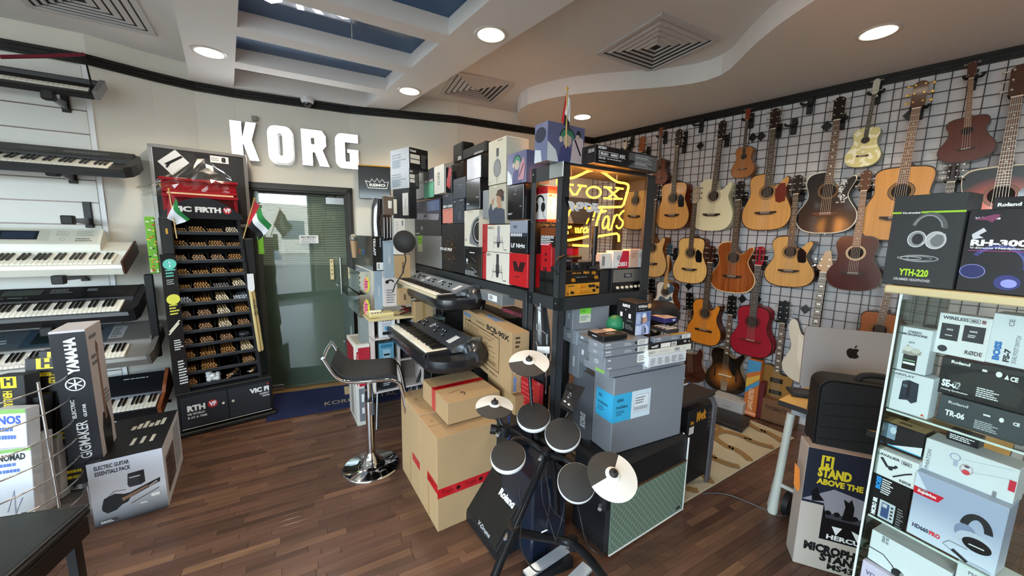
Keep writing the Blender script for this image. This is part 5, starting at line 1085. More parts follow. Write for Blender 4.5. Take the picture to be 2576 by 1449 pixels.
rb('product_box','black box with white script lettering and a silver amplifier picture, behind the rack post',1022,1180,628,935,mat('#15161a',.35),{'L_printed_picture':[('r',0,.62,1,1,mat('#8f94a3',.4)),('t',.18,.76,.42,.86,'VOX',mat('#2a2d38',.4),.05),('r',0,.5,1,.62,mat('#2b3344',.4))]+[('e',.08+.1*i,.56,.035,WH,.055) for i in range(7)]+[('t',.1,.12,.9,.3,"Lil' Night",WH,.03)]},dp=.2)
rb('product_box','red box with a dark emblem of a microphone cage, left of the rack post',1014,1180,940,1250,mat('#c01a22',.3,coat=.5),{'L_print':[('p',[(.3,.45),(.75,.45),(.9,.75),(.2,.75)],mat('#2d0f12',.4)),('p',[(.42,.75),(.62,.75),(.52,.55)],mat('#b3222a',.4)),('g',.35,.25,.7,.32,1,mat('#5c1015',.4))]},dp=.2)
# between the two posts (contents of the end unit seen through its side)
def ub(name,lb,x0,x1,yt,yb,mt,ops=None,dp=.3,xr=None,off=-.03,z0=None,cat='box',**k):
    A=Bc+RR*(-off); X1,YB=zp(x1,yb);X0,_=zp(x0,yb);_,YT=zp(x1,yt); C=V(X1,YB,A,A+RL_)
    if z0: C.z=z0
    C.z=max(C.z,ZB+.001)
    return carton(name,lb,cat,C,RKA,mt,w=None if xr else dp,xr=zp(xr,0)[0] if xr else None,xl=X0,yt=YT,ops=ops,group='boxes inside the end rack unit',gap=.0012,**k)
hpA(.7)
ub('product_box','red and white headset box seen between the two rack posts',1215,1362,315,632,mat('#d9d5d0',.45),{'L_printed_picture':[('r',0,.8,1,1,REDB),('t',.05,.84,.75,.95,'HMC 660',mat('#7c1018',.5),.06),('r',0,0,1,.07,REDB)]+[('l',arc(.55,.55,.24,.2,10,170,12),.06,BK),('e',.34,.42,.1,mat('#1c1c1f',.4),.14),('e',.75,.42,.1,mat('#1c1c1f',.4),.14),('l',[(.75,.3),(.8,.15),(.9,.1)],.014,BK),('r',.28,.4,.4,.43,mat('#c9642c',.5))],'F_print':[('r',0,.8,1,1,REDB),('t',.1,.7,.8,.78,'HMC 66',REDB,.03),('g',.1,.5,.7,.66,4,LGY),('r',0,0,1,.07,REDB)]},xr=1452,z0=1.29+.41)
ub('product_box','black and orange small amplifier box with white script lettering between the posts',1298,1440,648,834,mat('#1a1310',.35),{'L_print':[('r',.02,.45,.98,.8,mat('#7a3a12',.4)),('t',.05,.82,.95,.97,"Lil' Night Train",mat('#d98a3c',.4),.02),('g',.05,.05,.9,.4,5,WH),('t',.05,.4,.9,.46,'TUBE AMPLIFIER HEAD',WH,.03)]},dp=.2,z0=1.29+.27)
ub('product_box','narrow red box with dark emblem between the two rack posts',1300,1400,838,1048,mat('#b5141d',.3,coat=.4),{'L_print':[('g',.4,.3,.65,.7,2,mat('#4c0a0f',.4))]},dp=.2,z0=1.29+.13)
ub('product_box','upper of two matt black boxes between the rack posts',1290,1425,1052,1168,mat('#161617',.5),{'L_print':[('t',.25,.1,.5,.9,'SPARK',mat('#060606',.5),.04,-90)]},dp=.2,z0=1.29+.067)
ub('product_box','lower of two matt black boxes between the rack posts',1290,1425,1170,1300,mat('#161617',.5),{'L_print':[('t',.3,.1,.55,.9,'SPARK',mat('#060606',.5),.04,-90)]},dp=.2,z0=1.291)
# dark cases on top of the long rack at the back
for (x0,x1,yt,yb,lb,zz,dp,tl) in((505,590,-95,90,'leaning black hard case with small white print, highest at the back of the box wall',2.13,.12,0),(590,800,-100,10,'black hard case with a carry handle beside the tall white headphone box',2.19,.2,0)):
    A=LA-RR*(-.14); X1,YB=zp(x1,yb);X0,_=zp(x0,yb);C=V(X1,YB,A,A+RL_); o=carton('hard_case',lb,'case',C,RKA,mat('#151618',.5),w=dp,xl=X0,yt=zp(x1,yt)[1],ops={'L_print':[('g',.55,.1,.95,.3,3,WH)]},group='black hard cases on the box wall',ch=.012)
    if dp>.15: b=MB(); w=o['_d']; b.ring([(.1,w*.35,o['_h']),(.1,w*.38,o['_h']+.03),(.1,w*.62,o['_h']+.03),(.1,w*.65,o['_h'])],.006,7,BK); b.build('handle',o)
# clear picture case on the end rack
A=Bc; C=V(1466,400,Bc,Bc+RR)
def topbox(name,lb,c,xl,xr,yt,mt,ops,z0=None,a=RKA,**k):
    C=P(c[0],c[1],z0 if z0 else zT+.002); return carton(name,lb,'box',C,a,mt,xl=xl,xr=xr,yt=yt,ops=ops,**k)
topbox('clear_case','large clear box printed with illustrated musicians on top of the end rack',(1376,403),1344,1467,303,mat('#6d7295',.15,coat=.9),{'L_printed_picture':[('r',0,0,1,1,mat('#7b80a0',.2)),('p',[(.0,.0),(.05,.35),(.5,.3),(.6,0)],mat('#dfe5ea',.2)),('e',.45,.7,.25,mat('#3b3f55',.3),.2)],'F_printed_picture':artpic()+[('p',[(.62,.05),(.66,.6),(.78,.75),(.95,.7),(1,.3),(.98,.05)],mat('#d9c3c6',.4)),('e',.82,.8,.08,mat('#1d1f26',.4),.1),('e',.8,.72,.07,PALE_,.07),('l',[(.72,.65),(.9,.25)],.05,BK),('r',.6,.01,.95,.06,WH)]},w=None)
# long black synthesizer box
kx=topbox('product_box','long black synthesizer box with white print and stripes on top of the end rack',(1496,409),1462,1652,362,mat('#131316',.3,coat=.4),{'F_print':[('t',.04,.8,.16,.95,'KORG',WH,.08),('r',.05,.42,.34,.7,WH),('r',.06,.45,.33,.67,mat('#131316',.3)),('t',.075,.49,.19,.63,'ELEC',WH,.08),('t',.225,.49,.32,.63,'RIBE',WH,.08),('t',.36,.46,.45,.68,'MX',WH,.05),('t',.05,.26,.15,.37,'EMX-1SD',WH,.06),('g',.17,.27,.4,.36,1,WH),('g',.05,.1,.17,.16,1,WH)]+[('r',.5+.02*i if i<6 else .5,.08+.07*i,.98,.092+.07*i,WH) for i in range(12)]+[('g',.6,.1,.9,.9,9,LGY)],'L_print':[('t',.5,.6,.95,.8,'SIDE MX',LGY,.03)]})
# hooks / card on the corner
b=MB(); b.box(-.004,.11,-.006,0,zT-.075,zT+.002,mat('#aab0ad',.3,.6),.002); o=b.build('price_rail'); tag(o,'small chrome price rail with card at the top corner of the end rack','price holder'); o.matrix_world=TR(Bc.x-RL_.x*-.0,Bc.y+RL_.y*0,0,RKA+90)@Matrix.Translation((0,.006,0))
decal(o,((.0,-.006,zT-.035),(.1,0,0),(0,0,.03),(0,-1,0)),[('r',0,0,1,1,WH),('g',.1,.2,.9,.8,2,BK)],'card')
flagpx('small furled red white and black flag standing on the top corner of the end rack',(1426,226),(1436,262),(1432,330),(1412,306),Bc.y-.01,(1427,222),(1424,372),cols=('#c3222a','#dedede','#dddddd','#191a1c'),wave=.004)
# ---- neon sign ----
NE=mat('#ffa42a',.4,emit=7.0); NEy=mat('#ffc02c',.4,emit=5.0)
A2=Bc+RL_*.06; NSo=V(1412,690,A2,A2+RR)
ns=thing('neon_sign','orange neon sign with big letters and script hanging in the end rack','neon sign',TR(NSo.x,NSo.y,0,RKA))
def npx(x,y):  # zoomed picture coordinates -> local x,z on the sign plane
    q=V(1300+x/5.572,380+y/5.572,A2,A2+RR); return ((Vector((q.x,q.y))-Vector((NSo.x,NSo.y))).dot(RR),0,q.z)
def neon(nm,strokes,r=.0055,m=NE):
    for st in strokes:
        b=MB(); pts=[npx(*p) for p in st]; b.ring(smooth3(pts),r,8,m); b.build(nm,ns)
def smooth3(pts,it=1):
    for _ in range(it):
        if len(pts)<3: return pts
        q=[pts[0]]
        for a,b_ in zip(pts,pts[1:]): q+=[tuple(a[i]*.75+b_[i]*.25 for i in range(3)),tuple(a[i]*.25+b_[i]*.75 for i in range(3))]
        pts=q+[pts[-1]]
    return pts
neon('neon_tube',[[(590,500),(560,440),(580,380),(640,385),(720,385),(800,372),(900,330),(1000,280),(1100,262),(1190,285),(1270,340),(1350,400),(1420,440),(1520,450),(1565,475),(1565,520),(1530,640),(1490,780),(1400,785),(1200,790),(980,805),(960,800)],
 [(1160,790),(1210,770),(1130,960),(1110,1080)],[(1200,850),(1250,840)],[(680,1120),(720,1140),(690,1170),(670,1260),(860,1230),(1000,1195)],[(1110,1200),(1300,1170),(1430,1150),(1430,1270)],[(790,1320),(1000,1330)],
 [(850,770),(770,800),(700,920),(690,1020),(720,1080),(760,1060)]],.0065)
neon('neon_letter',[[(705,470),(790,475)],[(710,480),(815,650),(910,480)],[(860,480),(975,495)],
 [(1080+100*math.cos(t),578+78*math.sin(t)) for t in [i*2*PI/16 for i in range(17)]],
 [(1225,505),(1330,515)],[(1390,515),(1490,530)],[(1270,515),(1420,665)],[(1440,525),(1270,665)],[(1220,660),(1330,670)],[(1360,670),(1475,670)]],.0055)
T2=lambda cx,cy,rx,ry,a0,a1,n=9,sl=.25:[(cx+rx*math.cos(math.radians(a0+(a1-a0)*i/n))-sl*ry*math.sin(math.radians(a0+(a1-a0)*i/n)),cy+ry*math.sin(math.radians(a0+(a1-a0)*i/n))) for i in range(n+1)]
neon('neon_letter',[T2(1245,1000,38,88,-60,300,14)+[(1290,1010),(1275,1100),(1300,1105)]],.005,NEy)
neon('neon_letter',[[(1375,900),(1345,1010),(1318,1108)],[(1350,1000),(1375,925),(1400,890),(1425,900)]],.005,NEy)
neon('neon_letter',[[(1500,835),(1450,880),(1430,925),(1460,960),(1490,985),(1480,1050),(1440,1088),(1400,1070),(1398,1040)]],.005,NEy)
neon('neon_letter',[[(1095,840),(1085,900),(1072,920)],[(1070,955),(1068,968)],[(1010,945),(985,1000),(978,1025)]],.005,NEy)
neon('neon_letter',[[(825,1075),(832,1150)],[(858,1075),(865,1150)],[(895,1150),(895,1085),(920,1075)],[(985,1070),(935,1095),(930,1145),(975,1140),(1000,1075),(995,1145)]],.0045,NEy)
b=MB(); p0=npx(700,230);p1=npx(1590,300);p2=npx(1540,1290);p3=npx(660,1290); b.add([(p[0],.012,p[2]) for p in(p0,p1,p2,p3)],[(0,1,2,3)],glassmat('acrylic','#f1e6dc',.02,.5)); b.build('acrylic_back',ns)
b=MB()
for x,y0,y1 in((765,200,360),(1405,230,400)): b.cyl(npx(x,y0),npx(x,y1),.002,mat('#dcd6cc',.4),6)
b.build('hanging_wire',ns)
for x,y,e in((.12,.0,6),(.42,.0,6)):
    l=bpy.data.lights.new('neon_glow','POINT'); l.energy=13.0; l.color=(1,.38,.08); l.shadow_soft_size=.12; o=bpy.data.objects.new('neon_glow',l); COL.objects.link(o); q=A2+RR*x+RL_*.03; o.location=(q.x,q.y,1.8)
# ---- things on the end rack shelf: amplifier heads ----
def shelfbox(name,lb,cat,c,xl,xr,yt,mt,ops=None,z0=ZB+.002,a=RKA,**k):
    C=P(c[0],c[1],z0); 
    return carton(name,lb,cat,C,a,mt,xl=xl,xr=xr,yt=yt,ops=ops,**k)
YE=mat('#d9952c',.35); KN=mat('#17120f',.4)
A3=Bc-RL_*-.02
def frontbox(name,lb,cat,x0,x1,yt,yb,mt,dp,off=.02,ops=None,**k):
    A=Bc+RL_*off; C=V(x0,yb,A,A+RR); return carton(name,lb,cat,C,RKA,mt,xr=x1,d=dp,yt=yt,ops=ops,**k)
y_=frontbox('amplifier_head','yellow bass amplifier head at the bottom of its stack on the end rack','amplifier',1419,1507,716,747,YE,.2,ops={'F_print':[('t',.1,.78,.28,.88,'MARK',KN,.03),('e',.1,.2,.05,KN,.14),('r',.02,.0,.98,.03,KN)]},group='bass amplifier heads stacked on the end rack')
KO=mat('#b5701c',.3,.2)
def knobs(par,pts,m,r=.009,dp=.012,nm='knob'):
    w,h=par['_w'],par['_h']
    for u,v in pts: b=MB(); b.cyl((w*u,0,h*v),(w*u,-dp,h*v),r,m,10,r*.8); b.build(nm,par)
knobs(y_,[(.42,.75),(.52,.75),(.4,.3),(.48,.3),(.56,.3),(.64,.3)],mat('#c9801e',.35)); knobs(y_,[(.2,.3),(.8,.75),(.82,.35),(.92,.6),(.7,.75)],KN)
z1=y_.matrix_world.translation.z+y_['_h']
k_=frontbox('amplifier_head','black bass amplifier head with gold knobs standing on the yellow one','amplifier',1421,1506,677,711,mat('#191512',.4),.2,ops={'F_print':[('t',.2,.75,.45,.86,'little mark',YE,.03),('t',.52,.72,.7,.92,'Mark',YE,.06),('g',.3,.45,.8,.5,1,LGY)]},group='bass amplifier heads stacked on the end rack')
k_.location.z=z1+.001; knobs(k_,[(.22,.28),(.82,.76),(.9,.4)],mat('#d08a28',.3,.5),.012); knobs(k_,[(.35+.07*i,.3) for i in range(7)],KN,.006)
i_=frontbox('audio_interface','small black unit with round dial and screen on top of the amplifier heads','audio device',1438,1508,654,674,mat('#15161a',.3),.14,off=.03,ops={'F_display':[('r',.35,.15,.7,.85,mat('#0b0d12',.1)),('g',.12,.7,.25,.85,1,WH)]}); i_.location.z=z1+k_['_h']+.002
knobs(i_,[(.22,.45),(.88,.45)],mat('#2c3038',.3,.3),.012)
o=MB(); o.lathe([(.0001,.02),(.06,.02),(.065,.012),(.065,0),(.0001,0)],24,mat('#2a1a12',.4)); o=o.build('metal_dish'); tag(o,'round dark dish lying on the small black audio unit','dish'); q=i_.matrix_world@Vector((.05,.07,i_['_h']+.001)); o.location=q
v_=frontbox('amplifier_head','small guitar amplifier head with silver perforated grille and cream knobs','amplifier',1537,1617,676,737,mat('#17181b',.45,bump=.3),.2,off=.03,ops={'F_grille':[('r',.03,.42,.97,.95,mat('#8e8c86',.35,.6,noise=.5,nscale=900)),('r',.36,.6,.6,.78,mat('#1c1c20',.3)),('t',.4,.63,.57,.75,'VOX',LGY,.04),('r',.02,.05,.98,.36,mat('#0f1012',.25))]},w=None)
knobs(v_,[(.17+.14*i,.2) for i in range(6)],mat('#e6dcc0',.35),.0095)
gb=frontbox('guard_box','dark perforated side unit left of the small guitar amplifier head','amplifier',1508,1536,680,741,mat('#3b3a39',.5,noise=.4,nscale=700),.14,off=.06)
gb['label']='dark perforated box filling the gap left of the silver grilled amplifier head'
zv=v_.matrix_world.translation.z+v_['_h']+.001
for x0,x1,yt,yb,lb,mt,ops in((1511,1537,634,673,'small white box with coiled cable picture on the silver grilled amplifier head',WHT,{'F_print':[('b',.1,.2,.35,.8,BK)]}),(1541,1580,628,672,'small red and white headphone box standing on the amplifier head',mat('#dfe0df',.4),{'F_print':[('p',[(.3,0),(.6,1),(1,1),(1,0)],mat('#c9203c',.4)),('t',.1,.1,.9,.35,'HD351',WH,.06),('e',.35,.6,.12,LGY),('o',.35,.6,.14,.03,GY)]}),(1583,1618,624,670,'small peach coloured box at the right end on the amplifier head',mat('#d9b6a0',.5),{'F_print':[('r',.6,0,1,1,WHT),('g',.1,.5,.5,.8,4,mat('#c07a5c',.5)),('g',.65,.55,.95,.8,3,GY)]})):
    o=frontbox('product_box',lb,'box',x0,x1,yt,yb,mt,.06,off=.04,ops=ops,group='small boxes on the amplifier head'); o.location.z=zv
o=frontbox('product_box','narrow pink red box edge behind the neon sign by the corner post','box',1421,1440,612,662,mat('#b5285a',.35),.05,off=.1,ops={'F_print':[('t',.1,.05,.9,.2,'351',WH,.05)]})
# podcast microphone with round badge board
mk=thing('studio_microphone','black studio microphone on a stand in front of the neon sign','microphone',TR(0,0,0)); q=V(1494,640,Bc+RL_*.03,Bc+RL_*.03+RR); b=MB(); b.cyl(q,q+Vector((0,0,.1)),.016,mat('#17171a',.35,.3),16); b.build('body',mk); b=MB(); b.cyl(q+Vector((0,0,.1)),q+Vector((0,0,.16)),.018,mat('#26262a',.5,.3),16); b.build('grille',mk); b=MB(); b.cyl(Vector((q.x,q.y,1.45)),q,.012,BK,10); b.box(q.x-.03,q.x+.03,q.y-.03,q.y+.03,1.44,1.455,BK); b.build('clip',mk)
sg_=thing('pop_shield','clear trapezoid shield with white lettering in front of the neon sign','pop shield',TR(0,0,0)); cs=[V(x,y,Bc-RL_*.0,Bc-RL_*.0+RR) for x,y in((1419,494),(1508,502),(1482,568),(1444,566))]
b=MB(); b.add(cs,[(0,1,2,3)],glassmat('smoke_plastic','#8d8a8e',.08,1.0)); o=b.build('sheet',sg_); U=cs[1]-cs[0]; decal(o,(cs[0]-Vector((0,0,.001))+(cs[3]-cs[0])*.55,U,(cs[0]-cs[3])*.5+Vector((.0,0,0)),(-RL_.x,-RL_.y,0)),[('t',.06,.1,.9,.85,'RØDE',WH,.07)],'lettering')
b=MB(); b.ring([V(1425,640,A3,A3+RR),V(1405,650,Bc-RL_*.03,Bc-RL_*.03+RR),V(1395,672,Bc-RL_*.04,Bc-RL_*.04+RR),V(1402,690,Bc-RL_*.04,Bc-RL_*.04+RR)],.007,8,BK); tag(b.build('gooseneck'),'black gooseneck cable curling round the corner post of the end rack','cable')
# =============== CENTRE FLOOR ===============
CB=mat('#a98c66',.75,noise=.07,nscale=6,bump=.1,bscale=70); CBT=mat('#9d815a',.75,noise=.08,nscale=6); TAPE=mat('#b8161f',.28,coat=.4); INK=mat('#3a2b1c',.7)
def tape(v0,v1): return [('r',0,v0,1,v1,TAPE)]+[('t',.06+.3*i,v0+(v1-v0)*.2,.2+.3*i,v1-(v1-v0)*.2,'Fragile',mat('#5c0a0e',.4),.0) for i in range(3)]+[('e',.26+.3*i,(v0+v1)/2,(v1-v0)*.22,mat('#2a0808',.4)) for i in range(3)]
c1=carton('carton','largest brown carton at the front with red fragile tape round its middle','carton',P(1101.6,1339,0),33,CB,w=.47,xl=1058,h=.55,ops={'F_tape':tape(.36,.46)[:-1],'L_tape':[('r',.45,.41,1,.51,TAPE),('g',.5,.44,.95,.48,1,mat('#5c0a0e',.4))],'T_flap':[('r',0,.495,1,.505,mat('#80623c',.8)),('e',.1,.7,.03,mat('#8a6a40',.8))],'L_flap':[('r',.47,0,.53,.36,mat('#a08052',.7))]},group='brown cartons in the middle of the floor',gap=.001)
CA=c1.matrix_world; C2=CA@Vector((0,c1['_d']+.003,0))
c2=carton('carton','brown carton just behind and left of the largest taped one','carton',C2,33,CB,w=.47,xl=1013,h=.557,ops={'L_tape':[('r',.62,.36,1,.45,TAPE)],'T_flap':[('r',0,.495,1,.505,mat('#80623c',.8)),('e',.12,.6,.03,mat('#8a6a40',.8))],'L_flap':[('l',arc(.2,.86,.09,.06,150,400,12),.02,mat('#8a6a42',.8)),('r',.47,.0,.52,.36,mat('#a08052',.7))]},group='brown cartons in the middle of the floor',gap=.001)
c3=carton('carton','smaller brown carton on top of the two tall ones, handwritten 9 on its lid','carton',P(1126.4,1070,.559),33,CB,w=.34,xl=1064,yt=1016,ops={'T_tape':[('r',0,.5,1,.62,TAPE),('g',.05,.53,.95,.59,1,mat('#6c1016',.4))],'L_tape':[('r',.4,0,.55,1,mat('#b5423f',.35))],'T_writing':[('t',.36,.14,.44,.28,'9',INK,.0,0),('l',[(.18,.3),(.42,.36)],.008,INK)]},group='brown cartons in the middle of the floor')
zt=c3['_h']+.559
bs=carton('carton','brown carton standing hidden under the large pedal board box','carton',(.0+.03,2.03,0),27,CBT,w=.12,d=.4,h=.695,group='brown cartons in the middle of the floor')
BLUE_=mat('#4f7fb8',.6)
bc=carton('pedal_board_box','large brown pedal board box with line drawing and bold black lettering','carton',P(1285,992,.7),27,CB,xl=1165,w=.115,yt=839,ops={'L_drawing':[('r',.06,.18,.8,.195,INK),('r',.06,.78,.8,.795,INK),('r',.06,.18,.067,.79,INK),('r',.793,.18,.8,.79,INK),('g',.1,.3,.74,.74,16,mat('#7a5f3c',.7)),('r',.38,.66,.52,.78,mat('#a3835a',.7)),('r',.56,.22,.76,.34,mat('#a3835a',.7)),('t',.59,.25,.74,.31,'BCB-90X',INK,.02),('r',.16,.795,.2,.82,INK),('r',.66,.795,.7,.82,INK),('g',.05,.08,.9,.12,1,mat('#6a5030',.7))],'L_lettering':[('t',.56,.83,.96,.93,'BCB-90X',BK,.03),('t',.33,.86,.52,.9,'Pedal Board',BK,.0),('t',.04,.86,.2,.93,'BOSS',BLUE_,.06)],'F_label':[('r',.15,.34,.95,.66,LBL),('b',.2,.38,.9,.62,BK),('g',.2,.74,.5,.95,3,INK),('t',.12,.04,.3,.28,'BOSS',BLUE_,.05,90),('t',.5,.08,.7,.26,'BOSS',INK,.0,90)],'T_lettering':[('t',.3,.35,.8,.6,'BOSS',BLUE_,.05,-90)]})
# ---- bar stool ----
CR_=mat('#e3e5e6',.06,1.0); PAD=mat('#1e1c1c',.5,bump=.15,bscale=300)
q=P(935,1172); st=thing('bar_stool','chrome bar stool with black padded seat and low curved back','stool',TR(q.x,q.y,0,18))
b=MB(); b.lathe([(.0001,.0),(.19,.0),(.192,.006),(.18,.014),(.1,.022),(.06,.045),(.045,.075),(.03,.1),(.028,.11)],44,CR_); b.build('base',st)
b=MB(); b.cyl((0,0,.09),(0,0,.5),.027,CR_,24); b.build('column',st)
b=MB(); b.cyl((0,0,.5),(0,0,.69),.016,CR_,16); b.cyl((0,0,.485),(0,0,.505),.03,mat('#222426',.4),20); b.build('piston',st)
b=MB(); b.ring([(.0,-.0,.68),(.02,-.08,.66),(.03,-.13,.56),(.03,-.14,.5)],.006,8,mat('#4b4e52',.3,.6)); b.cyl((.03,-.138,.52),(.03,-.142,.45),.014,mat('#3a3d42',.4),10); b.build('lever',st)
prof=[(-.2,.1),(-.17,.045),(-.14,.01),(-.08,-.006),(.08,-.008),(.15,-.005),(.185,-.03)]
b=MB(); up=[(x,z+.728) for x,z in prof]; dn=[(x+.0,z+.728-.045) for x,z in prof][::-1]; pr=smooth(up,2)+smooth(dn,2); b.prism([p for p in pr],-.165,.165,PAD,plane='xz',smooth=False); b.build('seat_pad',st)
b=MB()
for s in(-1,1):
    y=s*.178; b.ring(smooth3([(-.24,y,.86),(-.19,y,.755),(-.14,y,.705),(-.05,y,.69),(.12,y,.69),(.19,y,.675),(.215,y,.6),(.235,y,.48),(.25,y,.41)],2),.0115,10,CR_)
b.ring([(-.24,-.178,.86),(-.245,0,.865),(-.24,.178,.86)],.0115,10,CR_); b.cyl((-.02,-.17,.684),(-.02,.17,.684),.01,CR_,8); b.build('frame_tube',st)
b=MB(); b.ring([(.25,-.178,.41),(.253,-.1,.4),(.253,.1,.4),(.25,.178,.41)],.016,10,mat('#222325',.5)); b.build('footrest',st)
# ---- stage pianos on a double stand ----
BB=mat('#1b1d21',.3,coat=.3); SILP=mat('#7f8893',.3,.4); 
def stage(px,z,a,lb,body,panel,sc=1.0):
    o=P(px[0],px[1],z); t=thing('stage_piano',lb,'keyboard',TR(o.x,o.y,o.z,a)@Matrix.Scale(sc,4),'stage pianos on the double stand')
    out=[(-.06,-.02),(1.22,-.045),(1.33,-.03),(1.4,.05),(1.42,.18),(1.4,.3),(1.33,.38),(1.2,.4),(-.02,.38),(-.08,.34),(-.1,.2),(-.09,.04)]
    out=smooth(out+[out[0]],2)[:-1]
    b=MB(); n=len(out); cx,cy=.64,.18
    rings=[(.94,-.095),(1.0,-.07),(1.0,-.045),(.985,-.018)]
    vs=[(cx+(x-cx)*(1-(1-s)*.25),cy+(y-cy)*s,zz) for s,zz in rings for x,y in out]
    fs=[(i*n+k,i*n+(k+1)%n,(i+1)*n+(k+1)%n,(i+1)*n+k) for i in range(3) for k in range(n)]; b.add(vs,fs,body[0],True); b.add([vs[k] for k in range(n)],[tuple(range(n))[::-1]],body[0]); b.add([vs[3*n+k] for k in range(n)],[tuple(range(n))],body[0]); b.build('body',t)
    # rounded tube like back
    b=MB(); R=.085; b.ring([(-.05,.3,-.02),(.0,.3,-.02),(1.27,.3,-.02),(1.36,.28,-.02),(1.39,.24,-.02)],R,16,BB,rs=[.04,.075,.08,.075,.04]); b.build('back_housing',t)
    b=MB(); b.box(-.045,1.235,-.03,-.008,-.07,.0,body[1],.005); b.build('key_slip',t)
    b=MB(); nk=52; 
    for i in range(nk): x=i*1.22/nk; b.box(x+.0006,x+1.22/nk-.0006,0,.145,-.018,.006,mat('#ece8da',.3),.0015)
    b.build('white_key',t,'stuff'); b=MB()
    for i in range(nk-1):
        if (i+5)%7 in(0,1,3,4,5) : x=(i+1)*1.22/nk; b.box(x-.0065,x+.0065,.05,.145,.006,.018,KB,.001)
    b.build('black_key',t,'stuff')
    b=MB(); b.box(-.045,0,-.008,.15,-.03,.008,body[0],.003); b.box(1.22,1.25,-.008,.15,-.03,.008,body[0],.003); b.build('cheek',t)
    pn=MB().prism([(.15,-.0),(.15,.012),(.3,.066),(.33,.06),(.33,0)][::-1],-.03,1.25,panel,plane='yz').build('control_panel',t)
    fr=((-.03,.152,.0125),(1.28,0,0),(0,.146,.0535),(0,-.34,.94))
    decal(pn,fr,[('r',.14,.1,.3,.85,mat('#3b4046',.4)) if 0 else ('e',.045,.5,.28,mat('#b9bcae',.3,.4)),('r',.3,.45,.36,.8,LGY),('r',.3,.12,.36,.32,LGY),('r',.56,.45,.59,.8,LGY),('g',.12,.06,.9,.16,1,mat('#3e434a',.4)),('r',.88,.2,.93,.75,mat('#d9d9d9',.3))],'button_row')
    kn=MB(); kn.cyl((0,0,0),(0,-.003,.014),.0085,mat('#0f1012',.4),8); kn.box(-.004,.004,-.01,-.002,.012,.017,WHT); km=kn.mesh('knob')
    for i,u in enumerate((.1,.13,.16,.19,.22,.25,.42,.45,.48,.51,.63,.66,.69,.74,.77,.8)):
        o2=link('knob',km,pn); o2.location=(u*1.28-.03,.152+.146*(.62 if i%3 else .35),.0125+.0535*(.62 if i%3 else .35))
    b=MB(); b.prism([(.15,-.01),(.15,.02),(.3,.074),(.36,.07),(.37,-.01)][::-1],1.252,1.272,mat('#b4bac0',.15,.9),plane='yz'); b.build('end_trim',t)
    return t,o
k2,o2_=stage((989.8,702.5),1.187,-56.25,'cream fronted stage piano with silver knob panel on the upper tier of the stand',(BB,mat('#cdc3a2',.35,coat=.3)),SILP,.875)
k1,o1_=stage((952,797),.86,-56.25,'all black stage piano with long white keyboard on the lower tier of the stand',(BB,mat('#17181b',.3)),mat('#3a3e44',.35))
sd=thing('keyboard_stand','black double tier keyboard stand holding both stage pianos','stand',TR(o1_.x,o1_.y,0,-56.25)); SB=mat('#131416',.4,.3)
rel=Matrix.Rotation(math.radians(56.25),4,'Z')@(o2_-o1_); ry=rel.y
for x in(.36,1.02):
    b=MB(); b.ring([(x,.1,.03),(x,.36,.03),(x,.4,.06)],.02,8,SB); b.build('foot',sd)
    b=MB(); b.cyl((x,.3,.03),(x,ry+.36,1.2),.024,SB,10); b.build('upright',sd)
    b=MB(); b.cyl((x,.33+.1,.745),(x,.0,.745),.016,SB,8); b.build('lower_arm',sd)
    b=MB(); b.cyl((x,ry+.34,1.09),(x,ry+.02,1.085),.016,SB,8); b.build('upper_arm',sd)
    b=MB(); b.cyl((x,.12,.04),(x,.3,.5),.012,SB,8); b.build('brace',sd)
b=MB(); b.cyl((.36,.36,.5),(1.02,.36,.5),.014,SB,8); b.build('crossbar',sd)
# ---- items between the door and the long rack ----
def lbox(name,lb,c,xl,xr,yt,z0,mt,ops=None,a=33,w=None,d=None,cat='box',group='boxes stacked beside the glass door',**k):
    C=P(c[0],c[1],z0) if z0<.55 else D(c[0],c[1],LYD)
    return carton(name,lb,cat,C,a,mt,xl=xl,xr=xr,w=w,d=d,yt=yt,ops=ops,group=group,**k)
LYD=3.0
wl=lbox('product_box','lower grey and white box standing on the floor behind the bar stool',(900,1072.6),881,921,975,0,mat('#c9c6bd',.5),{'F_print':[('r',.3,.1,.95,.95,mat('#6f7276',.5)),('r',.6,.6,.9,.8,WHT),('r',.6,.3,.9,.45,WHT)],'L_print':[('r',.3,.1,.6,.95,mat('#8d8a84',.6))]})
z1=wl['_h']+.002
w2=lbox('product_box','tall red and white drum machine box with big lettering printed up its side',(896,975),876,933,870,z1,mat('#d9d4c8',.5),{'F_print':[('r',.22,0,1,.93,mat('#a31d2c',.5)),('t',.05,.02,.22,.85,'WL4000s',mat('#a31d2c',.5),.05,90)],'L_print':[('r',0,.35,.85,.92,mat('#8f1826',.5)),('r',0,0,.9,.3,mat('#6f7468',.5))],'T_print':[('r',.15,.1,.9,.8,mat('#b3aea0',.5))]})
